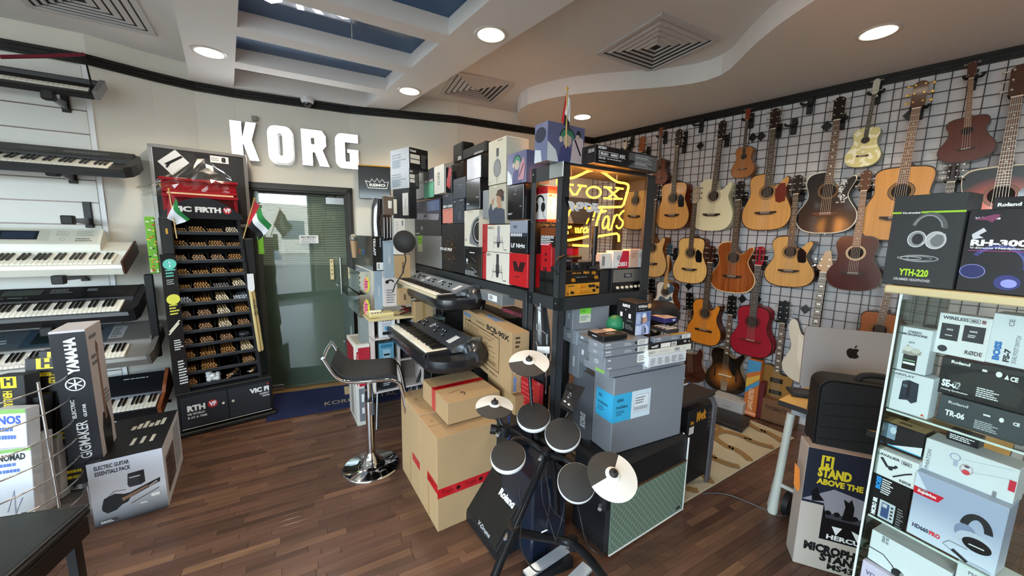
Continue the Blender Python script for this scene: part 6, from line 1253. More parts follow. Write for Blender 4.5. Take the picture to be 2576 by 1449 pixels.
# cube shelf
WS=mat('#cfc4bd',.5); Cs=P(943,992,.3); sh=thing('cube_shelf','small whitewashed cube shelf with pedals in its compartments, beside the lower stage piano','shelf',TR(Cs.x,Cs.y,0,33))
wsh=.42; dsh=.2; zt_=V(938,802,Cs,Cs+Vector((math.cos(math.radians(33)),math.sin(math.radians(33)),0))).z; hz=[.3,.3+(zt_-.3)*.39,.3+(zt_-.3)*.71,zt_-.015]
for z in hz[:-1]: MB().box(.0,wsh,0,dsh,z,z+.015,WS,.002).build('shelf_board',sh)
MB().box(-.03,wsh+.02,-.03,dsh+.02,zt_-.02,zt_,mat('#c9b88a',.5,kind='wood',amp=.1),.003).build('top_board',sh)
for x in(0,wsh/2-.007,wsh-.015): MB().box(x,x+.015,.0,dsh,.3,zt_-.02,WS,.002).build('upright',sh)
MB().box(0,wsh,dsh-.006,dsh,.3,zt_-.02,mat('#8a7f78',.6)).build('back_panel',sh)
for x in(.03,wsh-.05): b=MB(); b.cyl((x,.04,.3),(x-.03,-.02,0),.008,mat('#a9abad',.3,.7),8); b.cyl((x,dsh-.04,.3),(x-.03,dsh,0),.008,mat('#a9abad',.3,.7),8); b.build('leg',sh)
ST=TR(Cs.x,Cs.y,0,33)
def inshelf(name,lb,x,y,z,w,h,mt,ops,d=.05,cat='box'):
    o=MB().box(0,w,0,d,0,h,mt,.003).build(name); tag(o,lb,cat,'packets in the cube shelf'); o.matrix_world=ST@Matrix.Translation((x,y,z)); decal(o,((0,0,0),(w,0,0),(0,0,h),(0,-1,0)),ops,'print'); return o
PB=mat('#4f93b8',.4)
inshelf('blister_pack','white blister pack with blue four button device in the upper compartment of the cube shelf',.05,.0,hz[2]+.016,.13,.17,mat('#d3d4d4',.4),[('r',.2,.1,.8,.75,LGY),('r',.35,.35,.65,.55,PB)]+[('e',.25+.16*i,.85,.05,BK) for i in range(4)]+[('r',.2,.15,.5,.3,BK)])
inshelf('blister_pack','light blue boxed device in the lower compartment of the cube shelf',.05,.02,hz[1]+.016,.12,.15,mat('#6fa9c4',.4),[('r',.1,.75,.9,.95,mat('#3b7d9e',.4)),('r',.25,.1,.75,.65,mat('#a9d0e2',.4)),('r',.3,.3,.7,.4,BK)])
inshelf('small_amplifier','black miniature amplifier in the right lower compartment of the cube shelf',.235,.02,hz[1]+.016,.13,.14,mat('#17181b',.5),[('r',.15,.1,.85,.3,mat('#3a3d42',.5))],cat='amplifier')
inshelf('small_amplifier','black boxed pedal in the bottom compartment of the cube shelf',.05,.02,hz[0]+.016,.13,.1,mat('#1d1f23',.5),[('g',.2,.3,.8,.6,2,LGY)],cat='pedal')
mk_=thing('mini_keyboard','cream miniature keyboard gadget lying on the cube shelf','mini keyboard',ST@Matrix.Translation((-.02,.0,zt_+.001)))
MB().box(0,.2,0,.13,0,.035,mat('#d3c48a',.35),.01).build('case',mk_); MB().box(.01,.11,.055,.085,.035,.052,mat('#eee6c4',.35),.006).build('lever',mk_); b=MB(); [b.box(.012+.011*i,.02+.011*i,.01,.045,.035,.038,KB if i%2 else KW) for i in range(9)]; b.build('white_key',mk_)
b=MB(); rr=random.Random(2); b.ring([ST@Vector((.22+rr.uniform(0,.14),rr.uniform(.0,.14),zt_+.01+.004*i)) for i in range(14)],.006,6,mat('#7a1a22',.5)); tag(b.build('cable_coil'),'tangled red and black cable on the cube shelf beside the mini keyboard','cable')
# leaning boards behind the red box
o=lbox('folder','grey green folder leaning on the boards right of the glass door',(893,930),868,896,755,.36,mat('#4f5a56',.5),{'L_print':[('r',.7,.4,.9,.6,mat('#8d9a94',.5))]}); 
o=lbox('board','first brown board standing behind the red and white box',(905,905),893,917,788,.45,CBT,None,d=.03,w=.02)
o=lbox('board','second brown board standing right beside the first behind the red box',(920,900),907,932,786,.45,CBT,None,d=.03,w=.02)
# shakers in clear packs
GLP=glassmat('clear_pack','#f2f4f2',.08,3.0)
for i,(yb,yt,lb,z0) in enumerate(((798,742,'lower clear pack of fruit coloured shakers with a neon price star',1),(740,684,'upper clear pack of fruit coloured shakers with a neon price star',None))):
    C=D(905,yb,2.98); o=carton('shaker_pack',lb,'pack',C,33,GLP,xl=877,xr=934,yt=yt,group='clear shaker packs by the door')
    for j,c in enumerate(('#5f7f2a','#b5a03a','#b5612a','#a32a22')):
        b=MB(); blob(b,(.03,o['_d']*.5,.02+j*(o['_h']-.03)/3.6),.022,mat(c,.4),(1.2,1,.8),12,j,.04); b.build('shaker',o)
    for j in range(7): MB().box(.06+.014*j,.064+.014*j,.01,.02,.01,o['_h']-.02,mat('#b9bcbf',.3,.5)).build('backing_card',o) if j==0 else None
    decal(o,faces(o['_w'],o['_d'],o['_h'])['F'],[('p',[(.62+.3*(1 if k%2 else .78)*math.cos(k*PI/10),.42+.4*(1 if k%2 else .78)*math.sin(k*PI/10)) for k in range(20)],mat('#d9d832',.5)),('p',[(.55+.2*(1 if k%2 else .75)*math.cos(k*PI/9),.42+.36*(1 if k%2 else .75)*math.sin(k*PI/9)) for k in range(18)],mat('#e87f9c',.5)),('g',.45,.25,.8,.6,3,mat('#a33a5c',.5))],'price_star')
MB_=carton('support_box','pale grey carton under the clear shaker packs','box',D(905,800,2.98)-Vector((0,0,.56)),33,mat('#7f8683',.6),w=.17,d=.1,h=.558)
lbox('product_box','pale blue grey upright box right of the clear shaker packs',(945,790),934,964,682,.93,mat('#8fa0ab',.5),{'F_print':[('r',.45,.4,.6,.65,LGY)]},w=None,d=.03)
zz_=1.3
lbox('product_box','black drum sampler box with a row of coloured squares and white lettering on its end',(938.6,682.5),893,967,594.5,1.27,mat('#141518',.35,coat=.3),{'L_print':[('r',.28+.055*i,.42,.32+.055*i,.48,mat(c,.5)) for i,c in enumerate(('#b8453c','#c96a3c','#8f9a4a','#3f8a8a','#3f6fa8','#5c5aa0','#3a4a7a'))]+[('r',.28+.055*i,.5,.32+.055*i,.58,mat(c,.5)) for i,c in enumerate(('#b8453c','#c96a3c','#8f9a4a','#3f8a8a','#3f6fa8','#5c5aa0','#3a4a7a'))],'F_print':[('t',.08,.45,.28,.95,'TRX-A77',WH,.05,-90),('t',.65,.7,.78,.95,'Roland',LGY,.04,-90),('r',.32,.03,.9,.25,LBL),('b',.4,.06,.6,.22,BK)]})
lbox('product_box','tall pale blue grey box standing right of the black drum sampler box',(968,700),963,993,606,1.12,mat('#94a3ae',.45),{'F_print':[('r',.45,.4,.6,.58,LGY)]},d=.04)
lbox('product_box','tall white box partly behind the round pop filter',(993,640),988,1020,549,1.3,mat('#d3d0c8',.5),{'F_print':[('g',.15,.6,.45,.92,5,LGY),('b',.7,.8,.85,.95,GY)]},d=.04)
lbox('carton','brown carton with vertical black lettering below the tall white box',(996,700),991,1033,643,1.1,CB,{'F_print':[('t',.42,.2,.56,.7,'KORG',INK,.03,90)]},d=.05)
lbox('device_box','metallic grey box with a white sticker, top of the stack by the rack end',(966,540),963,993,492,1.66,mat('#6f6a62',.35,.5),{'F_print':[('r',.4,.35,.75,.75,LBL)]},d=.05)
lbox('product_box','narrow cream box edge right of the metallic grey box',(993,537),992,999,501,1.67,CREAM,None,d=.03)
for i,(x0,x1) in enumerate(((965,972),(973,980),(981,987))):
    lbox('cable_pack',['leftmost','middle','rightmost'][i]+' of three hanging black cable packs beside the strap bag',(x0,606-i),x0-1.5,x1,540,1.36,mat('#1a1b1e',.25,coat=.5),{'F_print':[('l',[(.3,.1),(.35,.9)],.03,LGY)]} ,d=.03,group='black cable packs on the stack')
o=thing('strap_bag','clear bag of black straps hanging beside the crown logo board','bag',TR(0,0,0)); b=MB()
pts=[D(952,596,3.1),D(948,560,3.1),D(950,525,3.1),D(953,500,3.1)]
b.ring(pts,.04,9,mat('#232426',.2,coat=.9),rs=[.055,.045,.05,.04]); b.build('strap',o); b=MB(); 
b.ring([p+Vector((0,-.01,0)) for p in pts],.05,7,glassmat('clear_bag','#ffffff',.15,2.0),rs=[.065,.055,.06,.05]); b.build('bag_film',o)
b=MB(); c=D(1017,608,2.9); b.v=[]; b.lathe([(.0001,.004),(.085,.004),(.088,0),(.085,-.004),(.0001,-.004)],32,mat('#1c1917',.6)); po=thing('pop_filter','round black pop filter on a thin gooseneck beside the tall white box','pop filter',Matrix.Translation(c)@Matrix.Rotation(PI/2,4,'X')); b.build('disc',po)
b=MB(); b.ring([(0,-.085,0),(.01,-.14,.0),(-.02,-.25,0),(-.08,-.34,0),(-.1,-.4,0)],.005,7,BK); b.build('gooseneck',po)
b=MB(); a_=D(889,600,3.3); bq=D(893,648,3.3); b.cyl(bq,a_,.022,mat('#b08f6a',.5),12,.03); blob(b,a_,.034,mat('#8d8a80',.4,.5),(1,1,1.2),12,1,.02); tag(b.build('hand_microphone'),'small tan and silver hand microphone leaning by the door frame','microphone')
# white boxes with headset print and brown one
lbox('product_box','white box printed with a black headset, below the carton with vertical lettering',(966,772),962,1000,698,1.0,mat('#cfc6c3',.5),{'F_print':[('l',arc(.5,.82,.25,.08,0,200,10),.05,BK),('e',.28,.84,.06,BK),('g',.2,.1,.85,.6,6,GY)]},d=.04)
lbox('carton','small brown carton behind the cream stage piano end',(1004,768),1000,1034,729,1.0,CB,{'F_print':[('b',.4,.3,.6,.7,INK)]},d=.1)
for i,(x,y,xl,xr,yt,z0,c) in enumerate(((1046,850,1036,1090,760,.75,CB),(1100,850,1092,1120,800,.72,mat('#5c6a66',.5)))):
    lbox('carton' if i==0 else 'product_box',['brown taped carton behind the stand between the two stage pianos','grey green box with pale label behind the two stage pianos'][i],(x,y),xl,xr,yt,z0,c,{'F_label':[('r',.3,.3,.9,.8,mat('#c9cfcb',.5)),('r',.1,.3,.3,.8,mat('#4f9a86',.5))]} if i else {'F_tape':[('r',.4,0,.55,1,mat('#9a7a4c',.4))]},d=.1)
# two wall boxes at top left of the box wall
for i,(yb,yt,lb) in enumerate(((472,422,'lower of two white and black recorder boxes at the top left of the box wall'),(424,369,'upper white and black recorder box, topmost at the left of the box wall'))):
    C=D(1030,yb,3.42); 
    o=carton('product_box',lb,'box',C,50,mat('#16171a',.35),xl=983,xr=1077 if i else 1055,yt=yt,ops={'L_printed_picture':[('r',0,0,1,1,mat('#c9d0d6',.35)),('g',.08,.15,.9,.8,5,mat('#8d99a4',.4)),('r',.1,.1,.5,.5,mat('#9ba9b5',.4))],'F_print':[('t',.05,.8,.35,.92,'Roland',WH,.04),('r',.05,.5,.55,.7,LBL),('r',.05,.28,.55,.46,LBL),('g',.62,.1,.95,.75,7,GY)]},group='white and black recorder boxes',gap=.001)
MB_2=carton('product_box','black box carrying the two recorder boxes behind the pop filter','box',D(1030,549,3.42),50,mat('#202225',.5),xl=990,w=.08,yt=473,ops={'L_print':[('r',.6,.1,.95,.85,LBL),('l',[(.75,.3),(.8,.7)],.02,GY)]})
# REMO board on the wall
A=Vector(WL[5]); Bv=Vector(WL[7]); U=(Bv-A).normalized(); NN=Vector((U.y,-U.x)); A2_=A+NN*.06; c0=V(903,499,A2_,A2_+U); c1_=V(983,499,A2_,A2_+U); c2_=V(903,417,A2_,A2_+U)
rm=MB().box(0,(c1_-c0).length,0,.05,0,c2_.z-c0.z,mat('#0e0f11',.3,coat=.4),.004).build('wall_board'); tag(rm,'black wall board with white crown logo and yellow top edge, right of the door','sign'); rm.matrix_world=TR(c0.x,c0.y,c0.z,math.degrees(math.atan2(U.y,U.x)))
W_=(c1_-c0).length;H_=c2_.z-c0.z; MB().box(0,W_,-.005,.055,H_,H_+.012,mat('#c9922c',.4),.002).build('edge_strip',rm)
decal(rm,((0,0,0),(W_,0,0),(0,0,H_),(0,-1,0)),[('t',.34,.39,.84,.48,'REMO',WH,.05),('l',[(.22,.56),(.3,.34),(.88,.34),(.94,.56),(.82,.52),(.74,.62),(.66,.52),(.58,.64),(.5,.52),(.42,.62),(.36,.52),(.22,.56)],.022,WH)],'lettering')
# boxes under the rack beam
def rb2(name,lb,x0,x1,yt,yb,mt,ops,z0,**k):
    C=V(x1,yb,LA,LA+RL_); C.z=z0; return carton(name,lb,'box',C,RKA,mt,w=.2,xl=x0,yt=yt,ops=ops,group='boxes on the lower rack shelves',**k)
rb2('product_box','silver grey box with barcode label under the rack beam',1215,1298,748,772,SIL,{'L_print':[('r',.55,.2,.85,.9,LBL),('g',.1,.3,.4,.6,1,LGY)]},1.12) if False else None
for i,(x,y,xl,yt,z0,mt,lb,w) in enumerate(((1262,770,1208,722,1.12,SIL,'silver grey box with white label just under the beam of the long rack',.25),(1310,800,1262,765,1.03,mat('#5a2a34',.4),'dark red folded packet under the beam of the long rack',.12))):
    C=P(x,y,z0); t_=C.y/2.35; C=EYE+(C-EYE)*(2.35/C.y); carton('product_box',lb,'box',C,RKA,mt,w=.1,xl=xl,h=.07 if i==0 else .03,ops={'L_print':[('r',.4,.2,.8,.8,LBL),('b',.45,.3,.6,.7,BK)] if i==0 else [('g',.1,.2,.9,.8,2,mat('#b54a5c',.4))]},group='packets under the rack beam')
sup=carton('hard_case','black case filling the shelf below the beam of the long rack','case',(LA.x+RL_.x*.5+RR.x*.05,LA.y+RL_.y*.5+RR.y*.05,.725),RKA,mat('#121314',.6),w=.25,d=1.2,h=.28)
sup2=carton('hard_case','large dark case on the bottom shelf of the long rack','case',(LA.x+RL_.x*.15+RR.x*.05,LA.y+RL_.y*.15+RR.y*.05,.153),RKA,mat('#141414',.6),w=.25,d=1.6,h=.45)
carton('product_box','dark red box low between the stage piano stand and the cartons','box',(-.55,2.95,.001),30,mat('#4e1216',.5),w=.3,d=.25,h=.3,ops={'F_print':[('t',.2,.3,.6,.7,'GT',WH,.05)],'L_print':[('r',.2,.3,.8,.6,mat('#8a2a30',.5))]})
# bag of hardware hanging on the end rack
o=thing('hardware_bag','clear bag of chrome hardware hanging between the two rack posts','bag',TR(0,0,0)); ctr=[V(x,y,LA-RL_*.06,LA-RL_*.06+RL_) for x,y in((1360,770),(1362,830),(1362,880),(1360,930),(1358,975))]
b=MB(); b.ring(ctr,.05,9,mat('#26282b',.2,coat=.8),rs=[.035,.05,.055,.045,.03]); b.build('bag_film',o)
rr=random.Random(6)
for i in range(7): p=ctr[i%4]+Vector((rr.uniform(-.03,.0),-.055,rr.uniform(-.04,.04))); b=MB(); b.cyl(p,p+Vector((rr.uniform(-.04,.04),0,rr.uniform(-.07,.07))),.003,mat('#d3d5d6',.15,.9),6); b.build('rod',o)
b=MB(); p=ctr[2]+Vector((-.03,-.065,.0)); b.box(p.x,p.x+.07,p.y-.002,p.y,p.z,p.z+.04,WH); b.build('label_card',o)
b=MB(); b.cyl(V(1377,840,Bc+RL_*.02,Bc+RL_*.02+RL_),V(1372,990,Bc+RL_*.02,Bc+RL_*.02+RL_),.006,CR_,8); tag(b.build('chrome_rod'),'chrome rod hanging beside the clear hardware bag','rod')
# =============== VOX AMP, SILVER BOXES ===============
AC=P(1523,1412,0); a_=32.8; VX=thing('guitar_amplifier','large black guitar amplifier with green diamond grille cloth and white piping','amplifier',TR(AC.x,AC.y,.0,a_)); AW=.655; AH=.5; AD=.27
TOL=mat('#131417',.5,bump=.4,bscale=500); b=MB(); b.box(0,AW,.0,AD,.012,AH,TOL,.02); b.build('cabinet',VX)
GRV=mat('#5f7466',.7,noise=.12,nscale=200); g=MB().box(.018,AW-.014,-.004,.002,.03,.335,GRV).build('grille_cloth',VX)
b=MB(); n=17; dx=(AW-.032)/n; H_=.305
for k in range(-7,n+1):
    for s in(1,-1):
        x0=.018+dx*k if s>0 else .018+dx*(k+7); x1=x0+s*dx*7; y0,y1=.03,.335
        if x0<.018: t_=(.018-x0)/(x1-x0); x0,y0=.018,y0+(y1-y0)*t_
        if x1<.018: t_=(.018-x0)/(x1-x0); x1,y1=.018,y0+(y1-y0)*t_
        X_=AW-.014
        if x1>X_: t_=(X_-x0)/(x1-x0); x1,y1=X_,y0+(y1-y0)*t_
        if x0>X_: t_=(X_-x1)/(x0-x1); x0,y0=X_,y1+(y0-y1)*t_
        if abs(x1-x0)<.004 or x0<.017 or x1<.017 or x0>X_+.001 or x1>X_+.001: continue
        b.add([(x0-.0012,-.0048,y0),(x0+.0012,-.0048,y0),(x1+.0012,-.0048,y1),(x1-.0012,-.0048,y1)],[(0,1,2,3)],mat('#a9b89c',.6))
b.build('diamond_thread',VX,'stuff')
b=MB(); PW=mat('#e4e4df',.4); b.box(AW-.014,AW-.008,-.007,.0,.02,AH-.02,PW); b.box(.018,AW-.01,-.007,.0,.022,.03,PW); b.build('piping',VX); MB().box(.018,AW-.014,-.006,.0,.335,.343,mat('#4e3a22',.4)).build('gold_strip',VX)
MB().box(AW-.08,AW-.045,-.007,-.004,.05,.06,BK).build('badge',VX)
b=MB(); 
for x in(.04,AW-.06): b.cyl((x,.05,.012),(x,.05,0),.016,BK,10); b.cyl((x,.2,.012),(x,.2,0),.016,BK,10)
b.build('foot',VX)
for x in(.03,AW-.03): b=MB(); blob(b,(x,.02,AH),.008,CR_,n=8,amp=0); b.build('corner_stud',VX)
GS=mat('#8b929b',.38,.25,noise=.03,nscale=100); GSD=mat('#7d8289',.4,.25); CYN=mat('#39a9d6',.45)
BGA=26.2; BG=carton('synth_box','big upright silver grey box with a cyan and white label, standing on the guitar amplifier','box',P(1534.5,1146,.502),BGA,GS,xl=1487,xr=1710,yt=952,ops={'F_label':[('r',0,.42,.24,.78,CYN),('r',.24,.42,.5,.78,mat('#cfe0ea',.4)),('t',.05,.68,.13,.72,'KORG',mat('#1b4a66',.5),.05),('t',.04,.59,.19,.64,'modwave',mat('#1b4a66',.5),.02),('g',.04,.5,.16,.57,3,mat('#2b6a8a',.5)),('r',.27,.5,.47,.72,mat('#dfe6ec',.4)),('o',.0,0,.001,.001,GY),('l',[(.27,.5),(.47,.5),(.47,.72),(.27,.72),(.27,.5)],.004,GY),('g',.29,.6,.45,.7,3,GY),('b',.28,.52,.46,.57,GY)],'L_label':[('r',.15,.42,1,.78,CYN),('t',.28,.68,.45,.72,'KORG',mat('#1b4a66',.5),.05),('t',.25,.59,.75,.64,'modwave',mat('#1b4a66',.5),.02),('g',.25,.5,.7,.57,3,mat('#2b6a8a',.5))]},ch=.003)
FB=lambda C: None
FA_=Vector((BG.matrix_world[0][3],BG.matrix_world[1][3])); FU=Vector((math.cos(math.radians(BGA)),math.sin(math.radians(BGA)))); FLl=Vector((-FU.y,FU.x))
KL=mat('#c9cdd1',.4)
def sbox(name,lb,cx,cy,xl,xr,yt,mt,ops=None,pl='F',off=0.0,w=None,d=None,cat='box',group='silver boxes piled on the big silver box',zmin=None,**k):
    A=FA_-FLl*off if pl=='F' else FA_-FU*off; C=V(cx,cy,A,A+(FU if pl=='F' else FLl))
    if zmin is not None: C.z=zmin
    return carton(name,lb,cat,C,BGA,mt,w=w,d=d,xl=xl,xr=xr,yt=yt,ops=ops,group=group,**k)
side=lambda s,r=0: [('r',.38,.35,.6,.62,KL),('t',.4,.4,.58,.57,s,GSD,.05,r)]
lab=[('r',.74,.12,.97,.88,LBL),('g',.77,.2,.95,.8,3,GY),('g',.45,.25,.66,.7,2,KL),('e',.7,.5,.2,mat('#23262b',.4)),('r',.05,.62,.16,.85,KL),('g',.05,.2,.26,.45,1,KL)]
sbox('keyboard_box','tall dark grey box with vertical white lettering left of the big silver box',1484,1128,1436,None,948,mat('#5d6065',.4,.2),{'L_print':[('t',.45,.22,.72,.42,'KORG',KL,.05,90)]},'L',.0,w=.1)
l0=sbox('synth_box','wide silver box forming the base of the pile, green sticker on its end',1530,952,1468,1722,933,GS,{'L_print':[('r',.5,.3,.85,.9,mat('#8cc25a',.4))],'F_print':[('r',.42,.3,.52,.8,KL)]},'F',.008)
l1=sbox('synth_box','deep silver box above the pile base with white label at right end',1521.5,935,1480,1628,901,GS,{'F_print':[('r',.74,.25,.97,.9,LBL),('g',.77,.35,.95,.8,3,GY),('r',.05,.7,.12,.82,KL),('r',.05,.12,.14,.22,KL)],'L_print':side('KORG')},'F',.02)
l2=sbox('synth_box','lower of two flat silver boxes with connector icons and white label',1516,901,1479,1632,883.5,GS,{'F_print':lab,'L_print':side('KORG')},'F',.03)
l3=sbox('synth_box','upper of two flat silver boxes with connector icons and white label',1516,883,1480,1632,865,GS,{'F_print':lab,'L_print':side('KORG')},'F',.03)
sbox('synth_box','slim silver box standing on end in the left part of the pile',1478,921,1452,None,864,GSD,{'L_print':[('r',.4,.4,.6,.62,KL)]},'L',.02,w=.08)
sbox('synth_box','flat silver lid box on top of the slim standing one',1481,863,1448,None,850,GSD,{'L_print':[('r',.4,.3,.6,.7,KL)]},'L',.03,w=.15)
sbox('synth_box','silver box hanging low at the far left of the pile',1454,952,1430,1487,868,GSD,{'L_print':[('t',.4,.3,.6,.6,'KORG',KL,.05,90)]},'L',.03,w=.06)
bx=sbox('synth_box','square ended silver box at the upper left under the green labelled box',1450.7,869.5,1412,None,835,GS,{'L_print':side('KORG'),'F_print':[('r',.1,.5,.2,.8,KL)]},'L',.04,w=.16)
sbox('synth_box','silver box with a bright green and white label standing upright on the pile',1439.4,835,1421,1530,764,GS,{'F_label':[('r',.18,.3,.48,1.0,mat('#cfd9c4',.4)),('r',.18,.6,.48,1,mat('#79d048',.4)),('t',.2,.84,.26,.88,'KORG',mat('#2f6a1a',.5),.05),('g',.2,.66,.38,.76,2,mat('#3f7a2a',.5)),('g',.2,.36,.46,.55,4,GY)],'L_print':[('t',.35,.42,.6,.62,'KORG',KL,.05,90)],'T_print':[('r',.18,.0,.48,1,mat('#6fa04a',.5))]},'L',.04)
sbox('synth_box','black flat box with device picture lying in front of the black microphone box',1518,860,1478,1578,847,mat('#17171a',.4),{'T_print':[('r',.05,.55,.95,.95,LBL)]+[('r',.1+.1*i,.6,.15+.1*i,.95,BK) for i in range(5)]+[('l',[(.3,.3),(.6,.35),(.6,.2),(.3,.15),(.3,.3)],.05,KL)],'L_print':[('r',.3,.4,.6,.6,LGY)]},'F',.02)
hz_=sbox('microphone_box','tall black microphone box with a printed photo of a woman in a white hat',1596.7,844,1549,1633.6,763,mat('#1a1a1c',.4),{'L_print':[('t',.3,.8,.68,.9,'RØDE',WH,.05),('e',.48,.72,.02,WH),('r',.2,.48,.32,.62,WH),('r',.64,.48,.76,.62,WH),('r',.05,.1,.42,.3,LBL),('b',.08,.12,.4,.28,BK),('g',.12,.37,.4,.43,2,GY),('g',.58,.37,.86,.43,2,GY),('g',.5,.12,.95,.28,3,GY)],'F_printed_picture':[('r',0,0,1,.72,mat('#7d93c2',.4)),('r',.02,.35,.3,.66,mat('#aab8d6',.4)),('r',.7,.4,.98,.7,mat('#5a6da0',.4)),('r',.0,.0,.25,.3,mat('#c9d2e6',.4)),('t',.12,.85,.7,.93,'RODELink',WH,.04),('e',.85,.89,.08,mat('#c9a070',.4)),('g',.12,.77,.7,.82,1,GY),('p',[(.15,0),(.2,.25),(.42,.33),(.7,.33),(.88,.2),(.9,0)],mat('#c3cdf0',.4)),('p',[(.38,.0),(.4,.3),(.62,.3),(.66,0)],mat('#8f96b8',.4)),('e',.54,.46,.13,mat('#c99b86',.5),.1),('p',[(.36,.3),(.36,.55),(.45,.6),(.44,.4)],HAIRC),('p',[(.38,.54),(.42,.66),(.6,.68),(.7,.55)],mat('#dfe4ea',.4)),('l',[(.66,.05),(.64,.22)],.04,BK)]},'F',-.02)
# right pile
r0=sbox('synth_box','white box with printed table of text, bottom of the right hand pile',1630,925,1612,1725,897,mat('#d6dade',.45),{'F_print':[('g',.06+.18*i,.12,.2+.18*i,.75,6,GY) for i in range(5)]+[('t',.86,.2,.96,.32,'A',GY,.05)]},'F',.045,group='boxes in the right hand pile')
r1_=sbox('synth_box','thin white box with barcodes, second from the bottom of the right pile',1629,897,1608,1738,882,mat('#dedcd2',.45),{'F_print':[('t',.03,.3,.16,.7,'PHATTY',GY,.03),('r',.6,.2,.72,.8,LGY),('b',.61,.25,.71,.75,GY),('g',.25,.35,.5,.7,2,LGY),('e',.83,.5,.18,LGY)]},'F',.045,group='boxes in the right hand pile')
r2_=sbox('synth_box','thin black box with white labels in the right hand pile',1634,881.5,1612,1738,866,mat('#17181a',.4),{'F_print':[('t',.04,.3,.2,.7,'nanoKEY',WH,.04),('r',.25,.15,.48,.85,LBL),('r',.5,.15,.63,.85,LBL),('b',.52,.25,.61,.75,BK),('t',.8,.5,.87,.8,'CE',WH,.03),('e',.94,.55,.16,LGY)]},'F',.04,group='boxes in the right hand pile')
r3=sbox('synth_box','flat silver box topping the right hand pile under the pad controller',1646,864,1634,1738,850.5,GS,{'F_print':lab,'T_print':[('r',.5,.3,.95,.9,mat('#c9a72c',.4))]},'F',.03,group='boxes in the right hand pile')
zr=r3.matrix_world.translation.z+r3['_h']+.002
pcx=sbox('pad_controller','dark pad controller with rows of pale square buttons on the right pile',1680,838,1637,1708,831,mat('#2b2a2e',.4),None,'F',.0,cat='pad controller',group=None,zmin=zr)
pcx['label']='dark pad controller with rows of pale square buttons on the right pile'; pcx['category']='controller'
bt_=MB().box(0,.011,0,.011,0,.004,mat('#cfc9c4',.4),.002).mesh('button')
for i in range(7):
    for j in range(4): o=link('button',bt_,pcx); o.location=(pcx['_w']*(.06+i*.135),pcx['_d']*(.1+.22*j),pcx['_h'])
sbox('product_box','white topped violet fronted box behind the pad controller',1672,812,1637,1703,802,mat('#2c2a66',.4),{'T_print':[('r',0,0,1,1,mat('#b9b2ac',.5)),('g',.3,.4,.7,.7,2,GY)],'F_print':[('t',.6,.3,.85,.7,'9',WH,.05)]},'F',-.06,group='boxes in the right hand pile',zmin=zr+.04)
b=MB(); q=V(1660,790,FA_+FLl*.2,FA_+FLl*.2+FU); blob(b,(q.x,q.y,q.z),.1,mat('#0e0e10',.6),(1.2,.8,.85),18,3,.02); tag(b.build('bass_case'),'rounded black padded case standing behind the microphone box','case')
b=MB(); q=V(1548,815,FA_+FLl*.15,FA_+FLl*.15+FU); blob(b,(q.x,q.y,q.z),.05,mat('#1f7a52',.5),(1,1,1),14,3,.02); tag(b.build('green_ball'),'small round green object just showing left of the microphone box','ball')
# =============== DRUM MONITOR AND ELECTRONIC DRUM KIT ===============
WA=P(1169,1302);WB=P(1245,1407); wa=math.degrees(math.atan2(WB.y-WA.y,WB.x-WA.x))
wm=thing('drum_monitor','black wedge monitor speaker with perforated grille and white lettering on the floor','speaker',TR(WA.x,WA.y,0,wa))
W_=.34; b=MB(); pr_=[(0,.0),(.0,.05),(.2,.3),(.26,.33),(.42,.3),(.44,0)]; b.prism([(y,z) for y,z in pr_][::-1],-.01,W_+.01,mat('#16181b',.5,bump=.3,bscale=400),plane='yz'); b.build('cabinet',wm)
gr=mat('#26241f',.5,.3); b=MB(); sl=Vector((0,.2,.25)); ln=sl.length; sd_=sl.normalized(); nn=Vector((0,-sd_.z,sd_.y))
O_=Vector((0,0,.05)); e=nn*.006; p_=[O_+Vector((.01,0,0))+sd_*.01+e,O_+Vector((W_-.01,0,0))+sd_*.01+e,O_+Vector((W_-.01,0,0))+sd_*(ln*.86)+e,O_+Vector((.01,0,0))+sd_*(ln*.86)+e]
b.add(p_,[(0,1,2,3)],gr); gl_=b.build('grille',wm)
b=MB(); nx,ny=30,26
for i in range(nx):
    for j in range(ny):
        x=.018+(W_-.036)*(i+.5*(j%2))/nx; y=.018+(ln*.86-.03)*j/ny; c=O_+Vector((x,0,0))+sd_*y+nn*.0068; r=.0033
        b.add([c+Vector((r*math.cos(k*PI/3),0,0))+sd_*(r*math.sin(k*PI/3)) for k in range(6)],[tuple(range(6))],mat('#0a0a0a',.7))
b.build('perforation',wm,'stuff')
fr=(O_+nn*.007,(W_,0,0),tuple(sd_*ln*.86),tuple(nn)); 
decal(gl_,fr,[('t',.5,.72,.9,.86,'Roland',WH,.05)],'lettering'); decal(gl_,fr,[('t',.42,.05,.78,.12,'V-Drums',LGY,.02)],'lettering')
decal(wm,(O_+sd_*ln*.87+nn*.004,(W_,0,0),tuple(sd_*ln*.13),tuple(nn)),[('r',0,0,1,1,mat('#101113',.4)),('e',.85,.3,.16,mat('#ff3a20',.4,emit=3)),('g',.1,.1,.5,.3,1,GY)],'control_strip')
km=MB(); km.cyl((0,0,0),tuple(nn*.016),.008,mat('#bdb9b2',.4),8); km=km.mesh('knob')
for i in range(5): o=link('knob',km,wm); o.location=O_+sd_*ln*.94+Vector((.05+.055*i,0,0))+nn*.005
WHR=mat('#e6e8e8',.35); MESHP=mat('#2a2826',.7,bump=.2,bscale=800); CYG=mat('#34322f',.6,bump=.15,bscale=500); CYW=mat('#dcdad3',.4)
DB=mat('#17191c',.35,.2); kit=thing('drum_kit','compact black electronic drum kit with white rimmed pads and grey and white cymbals','drum kit',TR(0,0,0))
